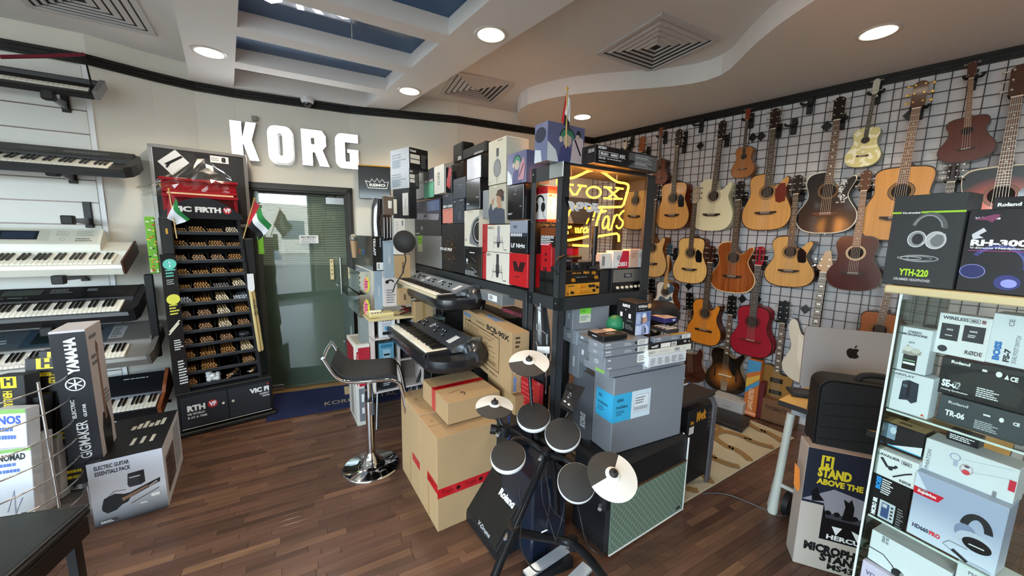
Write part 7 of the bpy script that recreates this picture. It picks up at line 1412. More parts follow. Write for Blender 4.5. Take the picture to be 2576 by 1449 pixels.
def orient(c,tilt,az,spin=0):
    "disc at c whose normal leans by tilt degrees from vertical towards azimuth az (degrees from world X)"
    n=Vector((math.sin(math.radians(tilt))*math.cos(math.radians(az)),math.sin(math.radians(tilt))*math.sin(math.radians(az)),math.cos(math.radians(tilt))))
    right=_r*1.0; right=Vector((1,0,0)); x=(right-n*right.dot(n)).normalized(); y=n.cross(x)
    M_=Matrix((x,y,n)).transposed().to_4x4(); M_.translation=c; return M_@Matrix.Rotation(math.radians(spin),4,'Z')
def drumpad(px,dist,rp,tilt,az,lb=None):
    c=D(px[0],px[1],dist); R=rp*1.02*dist/F_PX; M_=orient(c,tilt,az)
    b=MB(); b.T=M_; b.lathe([(R*.6,-.034),(R*.94,-.03),(R,-.022),(R,-.004),(R*.97,-.0)],36,WHR); b.lathe([(.0001,-.034),(R*.6,-.034)],24,DB); o=b.build('pad_rim',kit)
    b=MB(); b.T=M_; b.lathe([(R*.975,-.002),(R*.95,.004),(R*.9,.006),(.0001,.006)],36,MESHP); b.build('pad_surface',o)
    b=MB(); b.T=M_; b.cyl((0,0,-.05),(0,0,-.034),.02,DB,10); b.build('mount',o)
    return c,M_
pads=[drumpad((1342,1046),1.74,44,24,-100),drumpad((1415,1090),1.6,47,32,-105),drumpad((1278,1145),1.52,47,22,-100),drumpad((1450,1212),1.4,51,38,-100)]
def cym(px,dist,rp,tilt,az,a0,a1):
    c=D(px[0],px[1],dist); R=rp*dist/F_PX; M_=orient(c,tilt,az); n=40
    b=MB(); b.T=M_
    for k in range(n):
        t0,t1=2*PI*k/n,2*PI*(k+1)/n; dg=math.degrees((t0+t1)/2); inside=(a0<=dg<=a1) or (a0<=dg+360<=a1); m=CYG if inside else CYW
        for r0,z0,r1,z1 in((R*.3,.012,R,.0),(R,.0,R*.99,-.006),(R*.99,-.006,R*.3,.004)):
            b.add([(r0*math.cos(t0),r0*math.sin(t0),z0),(r0*math.cos(t1),r0*math.sin(t1),z0),(r1*math.cos(t1),r1*math.sin(t1),z1),(r1*math.cos(t0),r1*math.sin(t0),z1)],[(0,3,2,1)],m,True)
    b.lathe([(R*.31,.0125),(R*.26,.017),(R*.12,.02),(.0001,.021)],28,CYW); o=b.build('cymbal',kit)
    b=MB(); b.T=M_; b.lathe([(.018,.02),(.017,.028),(.01,.033),(.0001,.034)],16,mat('#2b2625',.6)); b.cyl((0,0,.03),(0,0,.045),.005,DB,8); b.build('felt_nut',o)
    return c,M_
cy=[cym((1331,912),1.85,53,20,-95,178,312),cym((1244,1022),1.7,50,10,-75,198,338),cym((1540,1197),1.33,69,30,-80,62,208)]
def tubes(name,pts,r=.016,m=DB,par=kit,n=10):
    b=MB(); b.ring(smooth3([tuple(p) for p in pts],2),r,n,m); return b.build(name,par)
def q_(x,y,d): return D(x,y,d)
hub=q_(1372,1142,1.62)
tubes('rack_tube',[q_(1238,1080,1.66),q_(1270,1080,1.68),q_(1310,1095,1.7),q_(1372,1140,1.64)],.015)
tubes('rack_tube',[q_(1285,1112,1.6),q_(1295,1103,1.62),q_(1330,1108,1.64),hub,q_(1440,1160,1.62),q_(1500,1235,1.5),q_(1522,1262,1.4)],.014)
b=MB(); b.cyl(q_(1234,1079,1.66),q_(1248,1081,1.66),.022,mat('#0e0e10',.6),12); b.build('end_cap',kit)
tubes('leg',[hub,q_(1345,1210,1.5),q_(1300,1310,1.36),q_(1268,1390,1.27),q_(1240,1460,1.2)],.0165,mat('#20252b',.25,.5))
tubes('leg',[hub+Vector((.03,0,-.02)),q_(1395,1200,1.66),q_(1400,1290,1.7)],.016)
tubes('base_tube',[q_(1290,1335,1.34),q_(1330,1345,1.42),q_(1390,1355,1.5),q_(1440,1365,1.5),q_(1480,1400,1.35),q_(1530,1470,1.15)],.018,mat('#1b1e22',.4,.2))
for (x,y,d) in((1372,1142,1.62),(1290,1335,1.34),(1440,1366,1.5),(1268,1083,1.67),(1520,1262,1.4)):
    b=MB(); c=q_(x,y,d); b.cyl(c-Vector((0,0,.025)),c+Vector((0,0,.025)),.025,mat('#101114',.5),12); b.cyl(c+Vector((-.02,-.02,0)),c+Vector((-.03,-.045,.0)),.008,mat('#b9bbbd',.2,.8),8); b.build('clamp',kit)
for (c,M_),to in zip(cy,((1338,1020,1.78),(1268,1080,1.67),(1520,1262,1.4))): tubes('cymbal_arm',[c-Vector((0,0,.01)),(c+q_(*to))/2+Vector((0,.01,-.01)),q_(*to)],.009)
for (c,M_),to in zip(pads,((1350,1108,1.66),(1400,1140,1.62),(1292,1103,1.62),(1462,1200,1.58))): tubes('pad_arm',[c-Vector((0,0,.045)),q_(*to)],.01)
b=MB(); b.cyl(q_(1462,1108,1.6),q_(1482,1116,1.62),.012,DB,10); b.build('wing_lever',kit)
# module
md=[q_(1429,962,1.72),q_(1472,974,1.7),q_(1442,1036,1.62),q_(1410,1017,1.64)]; U=md[2+0]-md[3]; Vv=md[0]-md[3]; N_=U.cross(Vv).normalized()
if N_.y>0: N_=-N_
b=MB(); bk=[p-N_*.035 for p in md]; b.add(md+bk,[(0,1,2,3),(7,6,5,4),(0,4,5,1),(1,5,6,2),(2,6,7,3),(3,7,4,0)],mat('#17181b',.35)); mo=b.build('sound_module',kit)
decal(mo,(md[3],U,Vv,N_),[('e',.3,.82,.09,mat('#0b0b0c',.3),.06),('t',.35,.6,.7,.66,'Roland',LGY,.03),('e',.22,.2,.05,WH,.035),('e',.55,.17,.05,WH,.035),('e',.35,.42,.04,LGY,.025),('e',.75,.87,.035,WH,.022),('e',.9,.82,.035,WH,.022),('e',.85,.94,.035,WH,.022),('g',.3,.5,.7,.56,2,GY)],'button')
b=MB(); c=md[3]+U*.28+Vv*.8; b.cyl(c,c+N_*.014,.012,mat('#0c0c0d',.4),14); b.build('dial',mo); tubes('module_arm',[q_(1440,1020,1.68),q_(1418,1060,1.68),q_(1385,1130,1.64)],.008)
# pedals
PLT=mat('#b4bcc4',.28,.6)
def pedal(lb,A,Bq,Cq,d0,d1,z=.05):
    a_=P(*A,.045);b_=P(*Bq,.11);c_=P(*Cq,.11); u=(b_-a_); v=(c_-b_); v.z=0
    t=thing('drum_pedal',lb,'pedal',TR(0,0,0),'silver topped drum pedals'); b=MB(); dn=Vector((0,0,-.012)); q4=[a_,b_,b_+v,a_+v]; b.add(q4+[p+dn for p in q4],[(0,1,2,3),(7,6,5,4),(0,4,5,1),(1,5,6,2),(2,6,7,3),(3,7,4,0)],PLT); b.build('foot_plate',t)
    b=MB(); g=[Vector((p.x,p.y,.003)) for p in(a_-u*.05,b_+u*.1,b_+v+u*.1,a_+v-u*.05)]; h=[Vector((p.x,p.y,hh)) for p,hh in zip(g,(.02,.06,.06,.02))]; b.add(g+h,[(3,2,1,0),(4,5,6,7),(0,1,5,4),(1,2,6,5),(2,3,7,6),(3,0,4,7)],mat('#15171a',.5)); b.build('base',t); return t
pedal('larger silver topped drum pedal under the drum rack','',(0,0),(0,0),0,0) if False else None
pedal('silver topped drum pedal just below the rack base tube',(1316,1434),(1418,1366),(1434,1384),0,0)
pedal('silver topped drum pedal cut by the bottom edge of the photo',(1398,1478),(1466,1412),(1490,1432),0,0)
b=MB()
cab=[[(1306,1225,1.45),(1312,1300,1.38),(1306,1380,1.26),(1340,1435,1.18),(1362,1440,1.17)],[(1362,1180,1.55),(1362,1250,1.5),(1378,1300,1.48),(1400,1365,1.42)],[(1372,1180,1.58),(1385,1270,1.5),(1376,1310,1.45),(1376,1333,1.44)],[(1421,1262,1.45),(1414,1310,1.4),(1400,1350,1.4),(1398,1370,1.4)],[(1453,1272,1.42),(1462,1310,1.4),(1472,1360,1.35),(1490,1385,1.3),(1520,1400,1.3)],[(1378,1190,1.6),(1372,1200,1.58),(1384,1235,1.55),(1384,1280,1.52),(1420,1310,1.5)]]
for i,cpts in enumerate(cab):
    b=MB(); b.ring(smooth3([tuple(q_(*p)) for p in cpts],2),.0028,6,mat('#1b1c1f',.45)); b.build('cable',kit)
b=MB(); b.ring([tuple(q_(1280+3*math.cos(t_*2.4),1030+t_*3.4,1.72)+Vector((0,.004*math.sin(t_*2.4),0))) for t_ in range(34)],.003,5,mat('#1c3a8f',.5)); b.build('coiled_cable',kit)
fl_=MB(); q=P(1362,1337,.2); b=MB(); b.cyl(q_(1362,1340,1.46),q_(1378,1332,1.46),.004,CR_,8); b.build('jack_plug',kit)
# dark panels behind the kit
o=MB().box(0,.22,0,.3,0,.44,mat('#121c2c',.4,coat=.3),.01).build('speaker_cabinet'); tag(o,'dark blue black speaker cabinet standing behind the drum kit legs','speaker'); o.matrix_world=TR(.12,1.62,.0,32)
o=MB().box(0,.16,0,.16,0,.58,mat('#1a1b1e',.5),.006).build('speaker_cabinet'); tag(o,'narrow black cabinet against the corner post behind the drum pads','speaker'); o.matrix_world=TR(.0,1.9,0,32)
rdc=carton('product_box','large red box lying behind the drum pads','box',D(1398,1172,2.0)-Vector((0,0,.0)),32,mat('#a3141f',.35,coat=.3),w=.03,d=.3,h=.22,ops={'L_print':[('g',.1,.2,.9,.9,6,mat('#d0444a',.4))]})
rdc.matrix_world=TR(.16,1.93,.585,32)
# =============== TABLE AND SMALL AMPLIFIERS ===============
TFt=P(1780.6,1210); ta=33; TTz=.655; MT=mat('#77757a',.25,.7)
u=Vector((math.cos(math.radians(ta)),math.sin(math.radians(ta)),0)); v=Vector((-u.y,u.x,0)); tq=V(1799,985,TFt,TFt+u); TT=TR(tq.x,tq.y,0,ta)
tb=thing('side_table','small dark topped table with curved grey metal legs beside the amplifier pile','table',TT); TTz=tq.z
tx=-.42; MT_=MB(); MT_.box(tx,.01,0,.5,TTz-.03,TTz,mat('#2a2523',.45,noise=.1,nscale=20),.006); MT_.build('table_top',tb)
for x,y in((0,0),(tx+.02,0),(0,.48),(tx+.02,.48)):
    for dx_ in(-.012,.012): 
        b=MB(); b.ring([(x+dx_,y-.004,0),(x+dx_,y-.006,TTz-.09),(x+dx_+(-.01 if x==0 else .01),y+.01,TTz-.045),(x+dx_+(-.04 if x==0 else .04),y+.04,TTz-.034)],.011,8,MT); b.build('leg',tb)
for i,(x,y,c,lb) in enumerate(((1722,968,'#2f62b5','blue and silver pen lying on the small dark table'),(1712,955,'#9fa4ab','clear packet of pens lying on the small dark table'))):
    q=P(x,y,TTz+.006); b=MB(); b.cyl(q-u*.07,q+u*.03,.006,mat('#c9cdd1',.3),8); b.cyl(q+u*.03,q+u*.05,.006,mat(c,.3),8); tag(b.build('pen'),lb,'pen')
MC=P(1717,1225.6,.011); 
ca=carton('bass_cabinet','black bass speaker cabinet standing on the patterned rug, under the bass combo','amplifier',MC,ta,mat('#111214',.55,bump=.3,bscale=400),w=.3,d=.26,h=.27,ch=.006,group='bass amplifiers under the table')
co=carton('bass_combo','black bass combo with gold lettering and knobs on top, stacked on the bass cabinet','amplifier',MC+Vector((0,0,.272)),ta,mat('#121316',.55,bump=.3,bscale=400),w=.3,d=.26,h=.25,ch=.006,ops={'F_lettering':[('t',.3,.62,.68,.9,'Mark',YE,.08),('t',.08,.6,.2,.72,'bass',YE,.08),('r',.04,.35,.22,.55,LBL),('r',.74,.2,.95,.9,mat('#26272a',.5)),('g',.76,.3,.93,.8,4,mat('#5a5b5e',.5))]},group='bass amplifiers under the table')
for i in range(7): b=MB(); b.cyl((.05+.035*i,.06,co['_h']),(.05+.035*i,.06,co['_h']+.014),.008,mat('#b58a3a' if i%3==0 else '#8f9296',.3,.6),8); b.build('knob',co)
b=MB(); q=co.matrix_world@Vector((.04,.12,co['_h']+.02)); b.ring([tuple(q+Vector((.05*math.cos(t_)*(.6+.05*t_),.04*math.sin(t_),.004*t_))) for t_ in [k*.6 for k in range(24)]],.006,6,mat('#16386f',.5)); tag(b.build('cable_coil'),'coiled dark blue cable on top of the bass combo','cable')
# =============== RUG ===============
RC=P(1719,1268); RX=P(1960,1126); ra=math.degrees(math.atan2(RX.y-RC.y,RX.x-RC.x)); rl=1.75; rw=1.4
RMt=TR(RC.x,RC.y,0,ra)@Matrix.Translation((-.25,0,0)); rug=MB().box(0,rl,0,rw,.0005,.01,mat('#b3a58a',.95,bump=.7,bscale=500,noise=.08,nscale=30),.003).build('rug'); tag(rug,'beige rug with brown wavy trellis pattern under the guitar wall','rug'); rug.matrix_world=RMt
ops=[]
BRW=mat('#8a6a40',.95,bump=.7,bscale=500)
def lattice(s):
    for k in range(-1,5):
        for j in range(0,4):
            yield k,j
cw,chh=.5,.36
for k in range(-1,5):
    for j in range(-1,5):
        x0=k*cw+(j%2)*cw/2; y0=j*chh
        for sx in(1,-1):
            pts=[]
            for i in range(25):
                t_=i/24; pts.append(((x0+sx*cw/2*t_+sx*.055*math.sin(2*PI*t_))/rl,(y0+chh*t_-.03*math.sin(4*PI*t_))/rw))
            pts=[p for p in pts if .01<p[0]<.99 and .01<p[1]<.99]
            if len(pts)>2: ops.append(('l',pts,.055/rw,BRW))
decal(rug,((0,0,.01),(rl,0,0),(0,rw,0),(0,0,1)),ops,'wavy_band',lift=.0004,kind='stuff')
# =============== ALONG THE FOOT OF THE GUITAR WALL ===============
def wbase(name,lb,x0,x1,yt,yb,mt,off,ops=None,dp=.12,z0=.011,cat='box',h=None):
    A=RB+RN*off; q0=V(x0,yb,A,A+RU); q1=V(x1,yb,A,A+RU); qt=V(x0,yt,A,A+RU); hh=h or qt.z-q0.z; w=(Vector((q1.x,q1.y))-Vector((q0.x,q0.y))).length
    o=MB().box(0,w,0,dp,0,hh,mt,.003).build(name); tag(o,lb,cat,'boxes along the foot of the guitar wall'); o.matrix_world=TR(q0.x,q0.y,max(z0,q0.z),RANG)
    if ops: decal(o,((0,0,0),(w,0,0),(0,0,hh),(0,-1,0)),ops,'print')
    return o
wbase('carton','white and grey carton on the rug under the archtop guitar','',1868,981,1030,mat('#b9b9b8',.5),.32) if False else None
wbase('carton','pale grey carton on the floor under the archtop guitar',1785,1868,1003,1034,mat('#a9aaab',.5),.3,[('g',.4,.4,.7,.55,1,GY)],.18,.012)
wbase('string_box','tall narrow orange and blue box between the archtop and the gold electric guitar',1867,1900,905,1046,mat('#b8652a',.5),.22,[('p',[(0,.75),(1,.85),(1,1),(0,1)],mat('#3f86b0',.5)),('p',[(0,.5),(1,.7),(1,.78),(0,.66)],mat('#c9a23c',.5)),('p',[(0,.4),(1,.6),(1,.68),(0,.5)],mat('#3f86b0',.5)),('t',.3,.12,.7,.5,'LIANG INSTRU',mat('#e9c49a',.5),.03,90),('e',.5,.06,.12,mat('#e9a07a',.5),.03)],.1)
wbase('folder','dark red narrow box leaning left of the gold electric guitar',1901,1914,960,1050,mat('#5a1418',.5),.2,None,.1)
wbase('carton','brown carton with printed dark lettering behind the gold electric guitar',1912,2000,1000,1055,mat('#6b4a2e',.7),.2,[('t',.1,.55,.8,.75,'THOMASTIK',mat('#3a1f12',.6),.03),('r',0,.0,1,.06,mat('#55391f',.7))],.2)
wbase('carton','pale white box behind the cream bass guitar',1975,2010,840,960,mat('#8f8c94',.6),.06,None,.05)
wbase('poster_board','pale blue and white board leaning behind the red and archtop guitars',1770,1905,905,985,mat('#8a93a3',.6),.05,[('g',.3,.3,.7,.8,3,mat('#a9b3c0',.6))],.02)
wbase('effects_unit','long black multi effects pedal with chrome edge on the rug',1745,1868,1018,1068,mat('#1d1e20',.4),.62,[('r',0,.0,1,.2,mat('#8f9092',.2,.8))],.2,cat='effects pedal',h=.035)
wbase('effects_unit','second black multi effects pedal behind the chrome edged one',1790,1880,1003,1050,mat('#2a2a2c',.4,.2),.42,[('g',.1,.2,.9,.8,2,mat('#7d7e80',.4))],.1,cat='effects pedal',h=.035)
# =============== DESK, COMPUTER, BAG ===============
dp_=P(1942,1288); DSK=thing('folding_desk','folding desk with honey wood top and pale grey tubular legs by the guitar wall','desk',TR(0,0,0)); LGm=mat('#b4b7ae',.35)
dz=.75; e0=P(1957.6,1006,dz); e1=P(2029,972,dz); du=(e1-e0).normalized(); dv=Vector((du.y,-du.x,0)); 
dk=[e0,e0+dv*.75,e0+dv*.75+du*.45,e0+du*.45]; b=MB(); n_=len(dk); dn=Vector((0,0,-.028)); b.add(dk+[p+dn for p in dk],[(0,1,2,3),(7,6,5,4),(0,4,5,1),(1,5,6,2),(2,6,7,3),(3,7,4,0)],mat('#1c1a18',.5)); b.add([p+Vector((0,0,.001)) for p in dk],[(0,1,2,3)],mat('#c9a45c',.4,kind='wood',amp=.1)); b.build('desk_top',DSK)
b=MB(); f0=e0+dv*.12+du*.05+Vector((0,0,-.03)); b.cyl(f0,f0+Vector((0,0,-.12))+dv*.4,.02,mat('#8d949a',.4),8); b.build('brace',DSK) if False else None
l0_=V(1990,1040,dp_,dp_+Vector((.5,.1,0))); 
b=MB(); b.ring([tuple(dp_+Vector((0,0,.0))),tuple(dp_.lerp(l0_,.25)),tuple(l0_)],.022,12,LGm,rs=[.028,.022,.02]); b.build('leg',DSK)
b=MB(); b.ring([tuple(dp_+dv*.0+Vector((.02,.06,.0))),tuple(l0_+du*.02)],.009,8,LGm); b.build('leg',DSK)
m1=dp_.lerp(l0_,.3); b=MB(); b.cyl(m1,m1+dv*.5,.012,LGm,10); b.build('crossbar',DSK)
p2=dp_+dv*.6; b=MB(); b.ring([tuple(p2),tuple(l0_+dv*.6)],.022,12,LGm,rs=[.028,.022]); b.build('leg',DSK)
b=MB(); b.add([tuple(l0_+Vector((0,0,.08))),tuple(l0_+dv*.6+Vector((0,0,.08))),tuple(l0_+dv*.6),tuple(l0_)],[(0,1,2,3)],mat('#8b9196',.4)); b.build('apron',DSK)
b=MB(); c=P(1978,1250,.1); c.z=.07; ax=dv; b.cyl(c,c+ax*.03,.07,mat('#141516',.5),24); b.cyl(c-ax*.002,c,.03,LGm,16); b.build('castor',DSK)
# computer
SLV=mat('#b3b0b0',.3,.45); i0=P(2011,972,.78); ie=V(2237,1010,i0,i0+Vector((1,-.42,0)))
iu=Vector((1,-.40,0)).normalized(); q0=i0; it=V(2027,822,i0,i0+iu); q1=V(2250,900,i0,i0+iu); iw=(Vector((q1.x,q1.y))-Vector((q0.x,q0.y))).length+.12; ih=it.z-i0.z
ia=math.degrees(math.atan2(iu.y,iu.x)); im=thing('desktop_computer','silver all in one desktop computer seen from behind with black fruit logo','computer',TR(i0.x,i0.y,i0.z,ia,-4))
b=MB(); rr_=.02; out=arc(rr_,rr_,rr_,rr_,180,270,5)+arc(iw-rr_,rr_,rr_,rr_,270,360,5)+arc(iw-rr_,ih-rr_,rr_,rr_,0,90,5)+arc(rr_,ih-rr_,rr_,rr_,90,180,5); b.prism(out,0,.012,SLV); b.build('casing',im)
lg=V(2150,888,i0,i0+iu); lx=(Vector((lg.x,lg.y))-Vector((i0.x,i0.y))).length; lz=lg.z-i0.z; s_=.036
ap=[(-.02,-.95),(-.3,-1.0),(-.6,-.75),(-.82,-.3),(-.85,.1),(-.7,.45),(-.4,.6),(-.05,.5),(.2,.58),(.5,.55),(.68,.35),(.5,.1),(.45,-.15),(.55,-.4),(.78,-.55),(.55,-.88),(.3,-1.0)]
LG_=mat('#0e0e10',.1); b=MB(); b.prism([(lx+x*s_,lz+y*s_) for x,y in smooth(ap+[ap[0]],2)[:-1]],-.001,.0,LG_); lf=arc(.22,.9,.2,.28,90,270,8); b.prism([(lx+(x+.05)*s_,lz+y*s_) for x,y in [(0.02,.62),(.05,.85),(.2,1.05),(.32,1.1),(.3,.85),(.15,.68)]],-.001,0,LG_); b.build('logo',im)
b=MB(); b.prism([(iw*.35,0),(iw*.65,0),(iw*.62,-.02),(iw*.38,-.02)],.0,.015,SLV); b.box(iw*.36,iw*.64,-.06,.12,-.03,-.02,SLV,.004); b.build('stand',im)
kb=MB().box(0,.28,0,.11,0,.018,mat('#202124',.5),.005).build('computer_keyboard'); tag(kb,'dark computer keyboard at the left corner of the honey wood desk','keyboard'); q=P(1992,997,dz+.004); kb.matrix_world=TR(q.x,q.y,q.z,ia+2)
b=MB(); 
for r in range(4): b.box(.01,.27,.01+.024*r,.03+.024*r,.018,.021,mat('#35373b',.5))
b.build('key_row',kb)
hs=P(2080,960,.76); 
# gig bag
GB=mat('#131314',.75,bump=.3,bscale=300); g0=V(2042,1125,(1.5,1.72),(1.5+1,1.72-.45)); gu=Vector((1,-.45,0)).normalized(); gt=V(2056,950,g0,g0+gu); g1=V(2165,1160,g0,g0+gu); gw=.36; gh=gt.z-g0.z+.0
gb_=thing('backpack','black quilted backpack with top handle standing on the microphone stand box','bag',TR(g0.x,g0.y,g0.z,math.degrees(math.atan2(gu.y,gu.x))))
out=arc(.03,.02,.03,.02,180,270,5)+arc(gw-.03,.02,.03,.02,270,360,5)+arc(gw-.05,gh-.05,.05,.05,0,90,6)+arc(.045,gh-.05,.05,.05,90,180,6); b=MB(); b.prism(out,0,.13,GB); b.prism([(gw/2+(x-gw/2)*.96,gh/2+(z-gh/2)*.96) for x,z in out],-.012,0,GB); b.build('body',gb_)
b=MB(); b.ring(smooth3([(gw*.42,.05,gh),(gw*.45,.05,gh+.025),(gw*.58,.05,gh+.035),(gw*.75,.05,gh+.03),(gw*.85,.05,gh)],2),.014,8,GB); b.build('handle',gb_)
b=MB()
for k in range(4): b.ring([(.015,-.0135,.06+.06*k),(gw-.02,-.0135,.02+.06*k+.08)],.0022,5,mat('#08080a',.8))
b.build('seam',gb_); b=MB(); b.ring([(x,-.006,z) for x,z in out]+[(out[0][0],-.006,out[0][1])],.004,6,mat('#0a0a0b',.5)); b.build('zip',gb_)
# microphone stand box
h0=P(1993.5,1414);h1=P(2085,1441); ha=math.degrees(math.atan2(h1.y-h0.y,h1.x-h0.x)); hx=V(2022.6,1122.6,h0,h1).z; HWd=.34
hb_=MB().box(0,HWd,0,.12,0,hx,mat('#b8aea4',.6),.004).build('stand_box'); tag(hb_,'tall microphone stand box with yellow emblem and concert silhouettes beside the glass case','box'); hb_.matrix_world=TR(h0.x,h0.y,.001,ha)
YL_=mat('#d9c22e',.4); NB=mat('#1d2130',.45); CRD=mat('#8d8a94',.5); BK2=mat('#0d0d10',.4)
fr=((0,0,0),(HWd,0,0),(0,0,hx),(0,-1,0))
decal(hb_,fr,[('r',0,.55,1,1,NB),('r',.26,.27,1,.56,BK2),('p',[(0,.57),(.35,.7),(1,.62),(1,.45),(.3,.47),(.26,.57)],CRD),('r',.3,.455,1,.5,mat('#3a3a42',.5)),('p',[(.48,.47),(.5,.58),(.47,.64),(.53,.62),(.56,.65),(.6,.58),(.6,.47)],BK2),('p',[(.12,.57),(.1,.65),(.16,.69),(.2,.63),(.26,.59)],BK2)]+[('e',.32+.1*k,.5,.02,BK2) for k in range(7)]+[('r',.16,.86,.3,.96,YL_),('r',.19,.87,.21,.95,NB),('r',.25,.87,.27,.95,NB),('r',.21,.9,.25,.92,NB),('p',[(.38,.4),(.44,.33),(.5,.4)],WH),('p',[(.6,.4),(.7,.3),(.8,.36)],WH)],'printed_picture')
decal(hb_,fr,[('t',.14,.78,.52,.86,'STAND',YL_,.06)],'lettering',.0016); decal(hb_,fr,[('t',.14,.72,.9,.77,'ABOVE THE REST',YL_,.05)],'lettering',.0016)
decal(hb_,fr,[('t',.34,.285,.9,.325,'HERCULES',WH,.04)],'lettering',.0022)
decal(hb_,fr,[('t',.1,.15,.98,.225,'MICROPHONE',BK,.06)],'lettering',.0016); decal(hb_,fr,[('t',.3,.085,.8,.155,'STAND',BK,.06)],'lettering',.0016); decal(hb_,fr,[('t',.4,.03,.85,.08,'MS432B',BK,.04)],'lettering',.0016)
b=MB(); q=[V(x,y,h0,h1) for x,y in((2006,1160),(2018,1178),(2018,1225),(2013,1235),(2003,1215))]; q=[p+Vector((-.02,-.01,0)) for p in q]; b.add(q,[(0,1,2,3,4)],mat('#d0782c',.5)); t=b.build('price_flag'); tag(t,'orange paper price flag sticking out from the left of the microphone stand box','price tag')
# floor cable
b=MB(); pts=[P(x,y,.006) for x,y in((1768,1242),(1800,1240),(1830,1243),(1870,1258),(1915,1278),(1942,1290),(1968,1300),(1990,1290),(1996,1262),(1985,1225))]; b.ring(smooth3([tuple(p) for p in pts],2),.0045,7,mat('#4a4746',.5)); tag(b.build('power_cable'),'grey power cable snaking over the floor from the rug to the desk castor','cable')
# =============== GLASS CASE, RIGHT FOREGROUND ===============
GA=Vector((1.18,1.11)); gdir=Vector((.42,-.9)).normalized(); CAa=math.degrees(math.atan2(gdir.y,gdir.x)) # local X runs towards the viewer's right
inn=Vector((-gdir.y,gdir.x)); CLn=.6; CD=.36
CT=TR(GA.x,GA.y,0,CAa); gc=thing('glass_case','tall glass display case with pale wooden top slab filled with boxed microphones and headphones','display case',CT)
ct=V(2229,733,GA,GA+gdir).z; 
MB().box(-.03,CLn,-.03,CD+.02,ct,ct+.022,mat('#cdbf92',.4,kind='wood',amp=.12),.003).build('top_slab',gc)
GLc=glassmat('case_glass','#fafdfb',.0,.8); GE=mat('#9fc4b8',.1,emit=0,spec=.9)
MB().box(0,CLn,0,.006,0,ct,GLc).build('front_pane',gc); MB().box(0,.006,.008,CD,0,ct,glassmat('side_glass','#a9b8b0',.0,1.2)).build('side_pane',gc); MB().box(0,CLn,CD-.006,CD,0,ct,glassmat('back_glass','#fafdfb',.0,.4)).build('back_pane',gc)
b=MB(); b.box(-.002,.003,-.003,.002,0,ct,mat('#dcebe7',.12,spec=.9,coat=1)); b.box(-.002,.004,CD-.006,CD+.002,0,ct,mat('#46554f',.15)); b.build('edge_strip',gc)
sh1=V(2222,1027,GA,GA+gdir).z; sh2=V(2175,1290,GA,GA+gdir).z; sh3=sh2-.37
for z in(sh1,sh2,sh3): 
    s=MB().box(.008,CLn-.01,.008,CD-.008,z-.006,z,GLc).build('shelf',gc); MB().box(.008,CLn-.01,.0072,.009,z-.006,z,mat('#c3d3ce',.1)).build('shelf_edge',s)
b=MB(); b.box(0,.02,.0,.02,ct-.02,ct,mat('#a9adb0',.2,.8),.002); b.build('corner_clip',gc)
def gx(x,y,off=0.0): 
    A=GA+inn*off; q=V(x,y,A,A+gdir); return (Vector((q.x,q.y))-A).dot(gdir),q.z
def cbox(name,lb,x0,x1,yt,yb,mt,ops=None,off=.03,dp=.06,z0=None,at=None,group='boxes in the glass case',cat='box',side=None,rot=0,topm=None):
    "face from x0 (left, at its bottom-left pixel) to x1; yt,yb are the left edge's top and bottom"
    u0,zb=gx(x0,yb,off); u1=gx(x1,yb,off)[0]; zt=gx(x0+(yb-yt)*.16,yt,off)[1]
    A=GA+inn*off
    # solve the right edge and the top on the plane
    f=lambda u,z: proj((A.x+gdir.x*u,A.y+gdir.y*u,z))
    lo,hi=u0,u0+.8
    zz=zb if z0 is None else z0
    for _ in range(40):
        m=(lo+hi)/2
        p=Vector((A.x+gdir.x*m,A.y+gdir.y*m,0)); 
        if p.y<.08: hi=m; continue
        if f(m,zz)[0]<x1: lo=m
        else: hi=m
    u1=lo; lo,hi=zz,zz+1
    for _ in range(40):
        m=(lo+hi)/2
        if f(u0,m)[1]>yt: lo=m
        else: hi=m
    h=lo-zz; w=u1-u0
    o=MB().box(0,w,0,dp,0,h,mt,.0015).build(name); tag(o,lb,cat,group); o.matrix_world=CT@Matrix.Translation((u0,off,zz))@Matrix.Rotation(math.radians(rot),4,'Z')
    fr={'F':((0,0,0),(w,0,0),(0,0,h),(0,-1,0)),'T':((0,0,h),(w,0,0),(0,dp,0),(0,0,1)),'L':((0,dp,0),(0,-dp,0),(0,0,h),(-1,0,0))}
    for k,v in (ops or {}).items(): decal(o,fr[k[0]],v,k[2:] if len(k)>1 else 'print')
    o['_w']=w;o['_h']=h; return o
def gz(x,y): return 2150+x/3.622,740+y/3.622
PW_=mat('#d3dade',.4); INKD=mat('#24262c',.5); DGY=mat('#3a4046',.45)
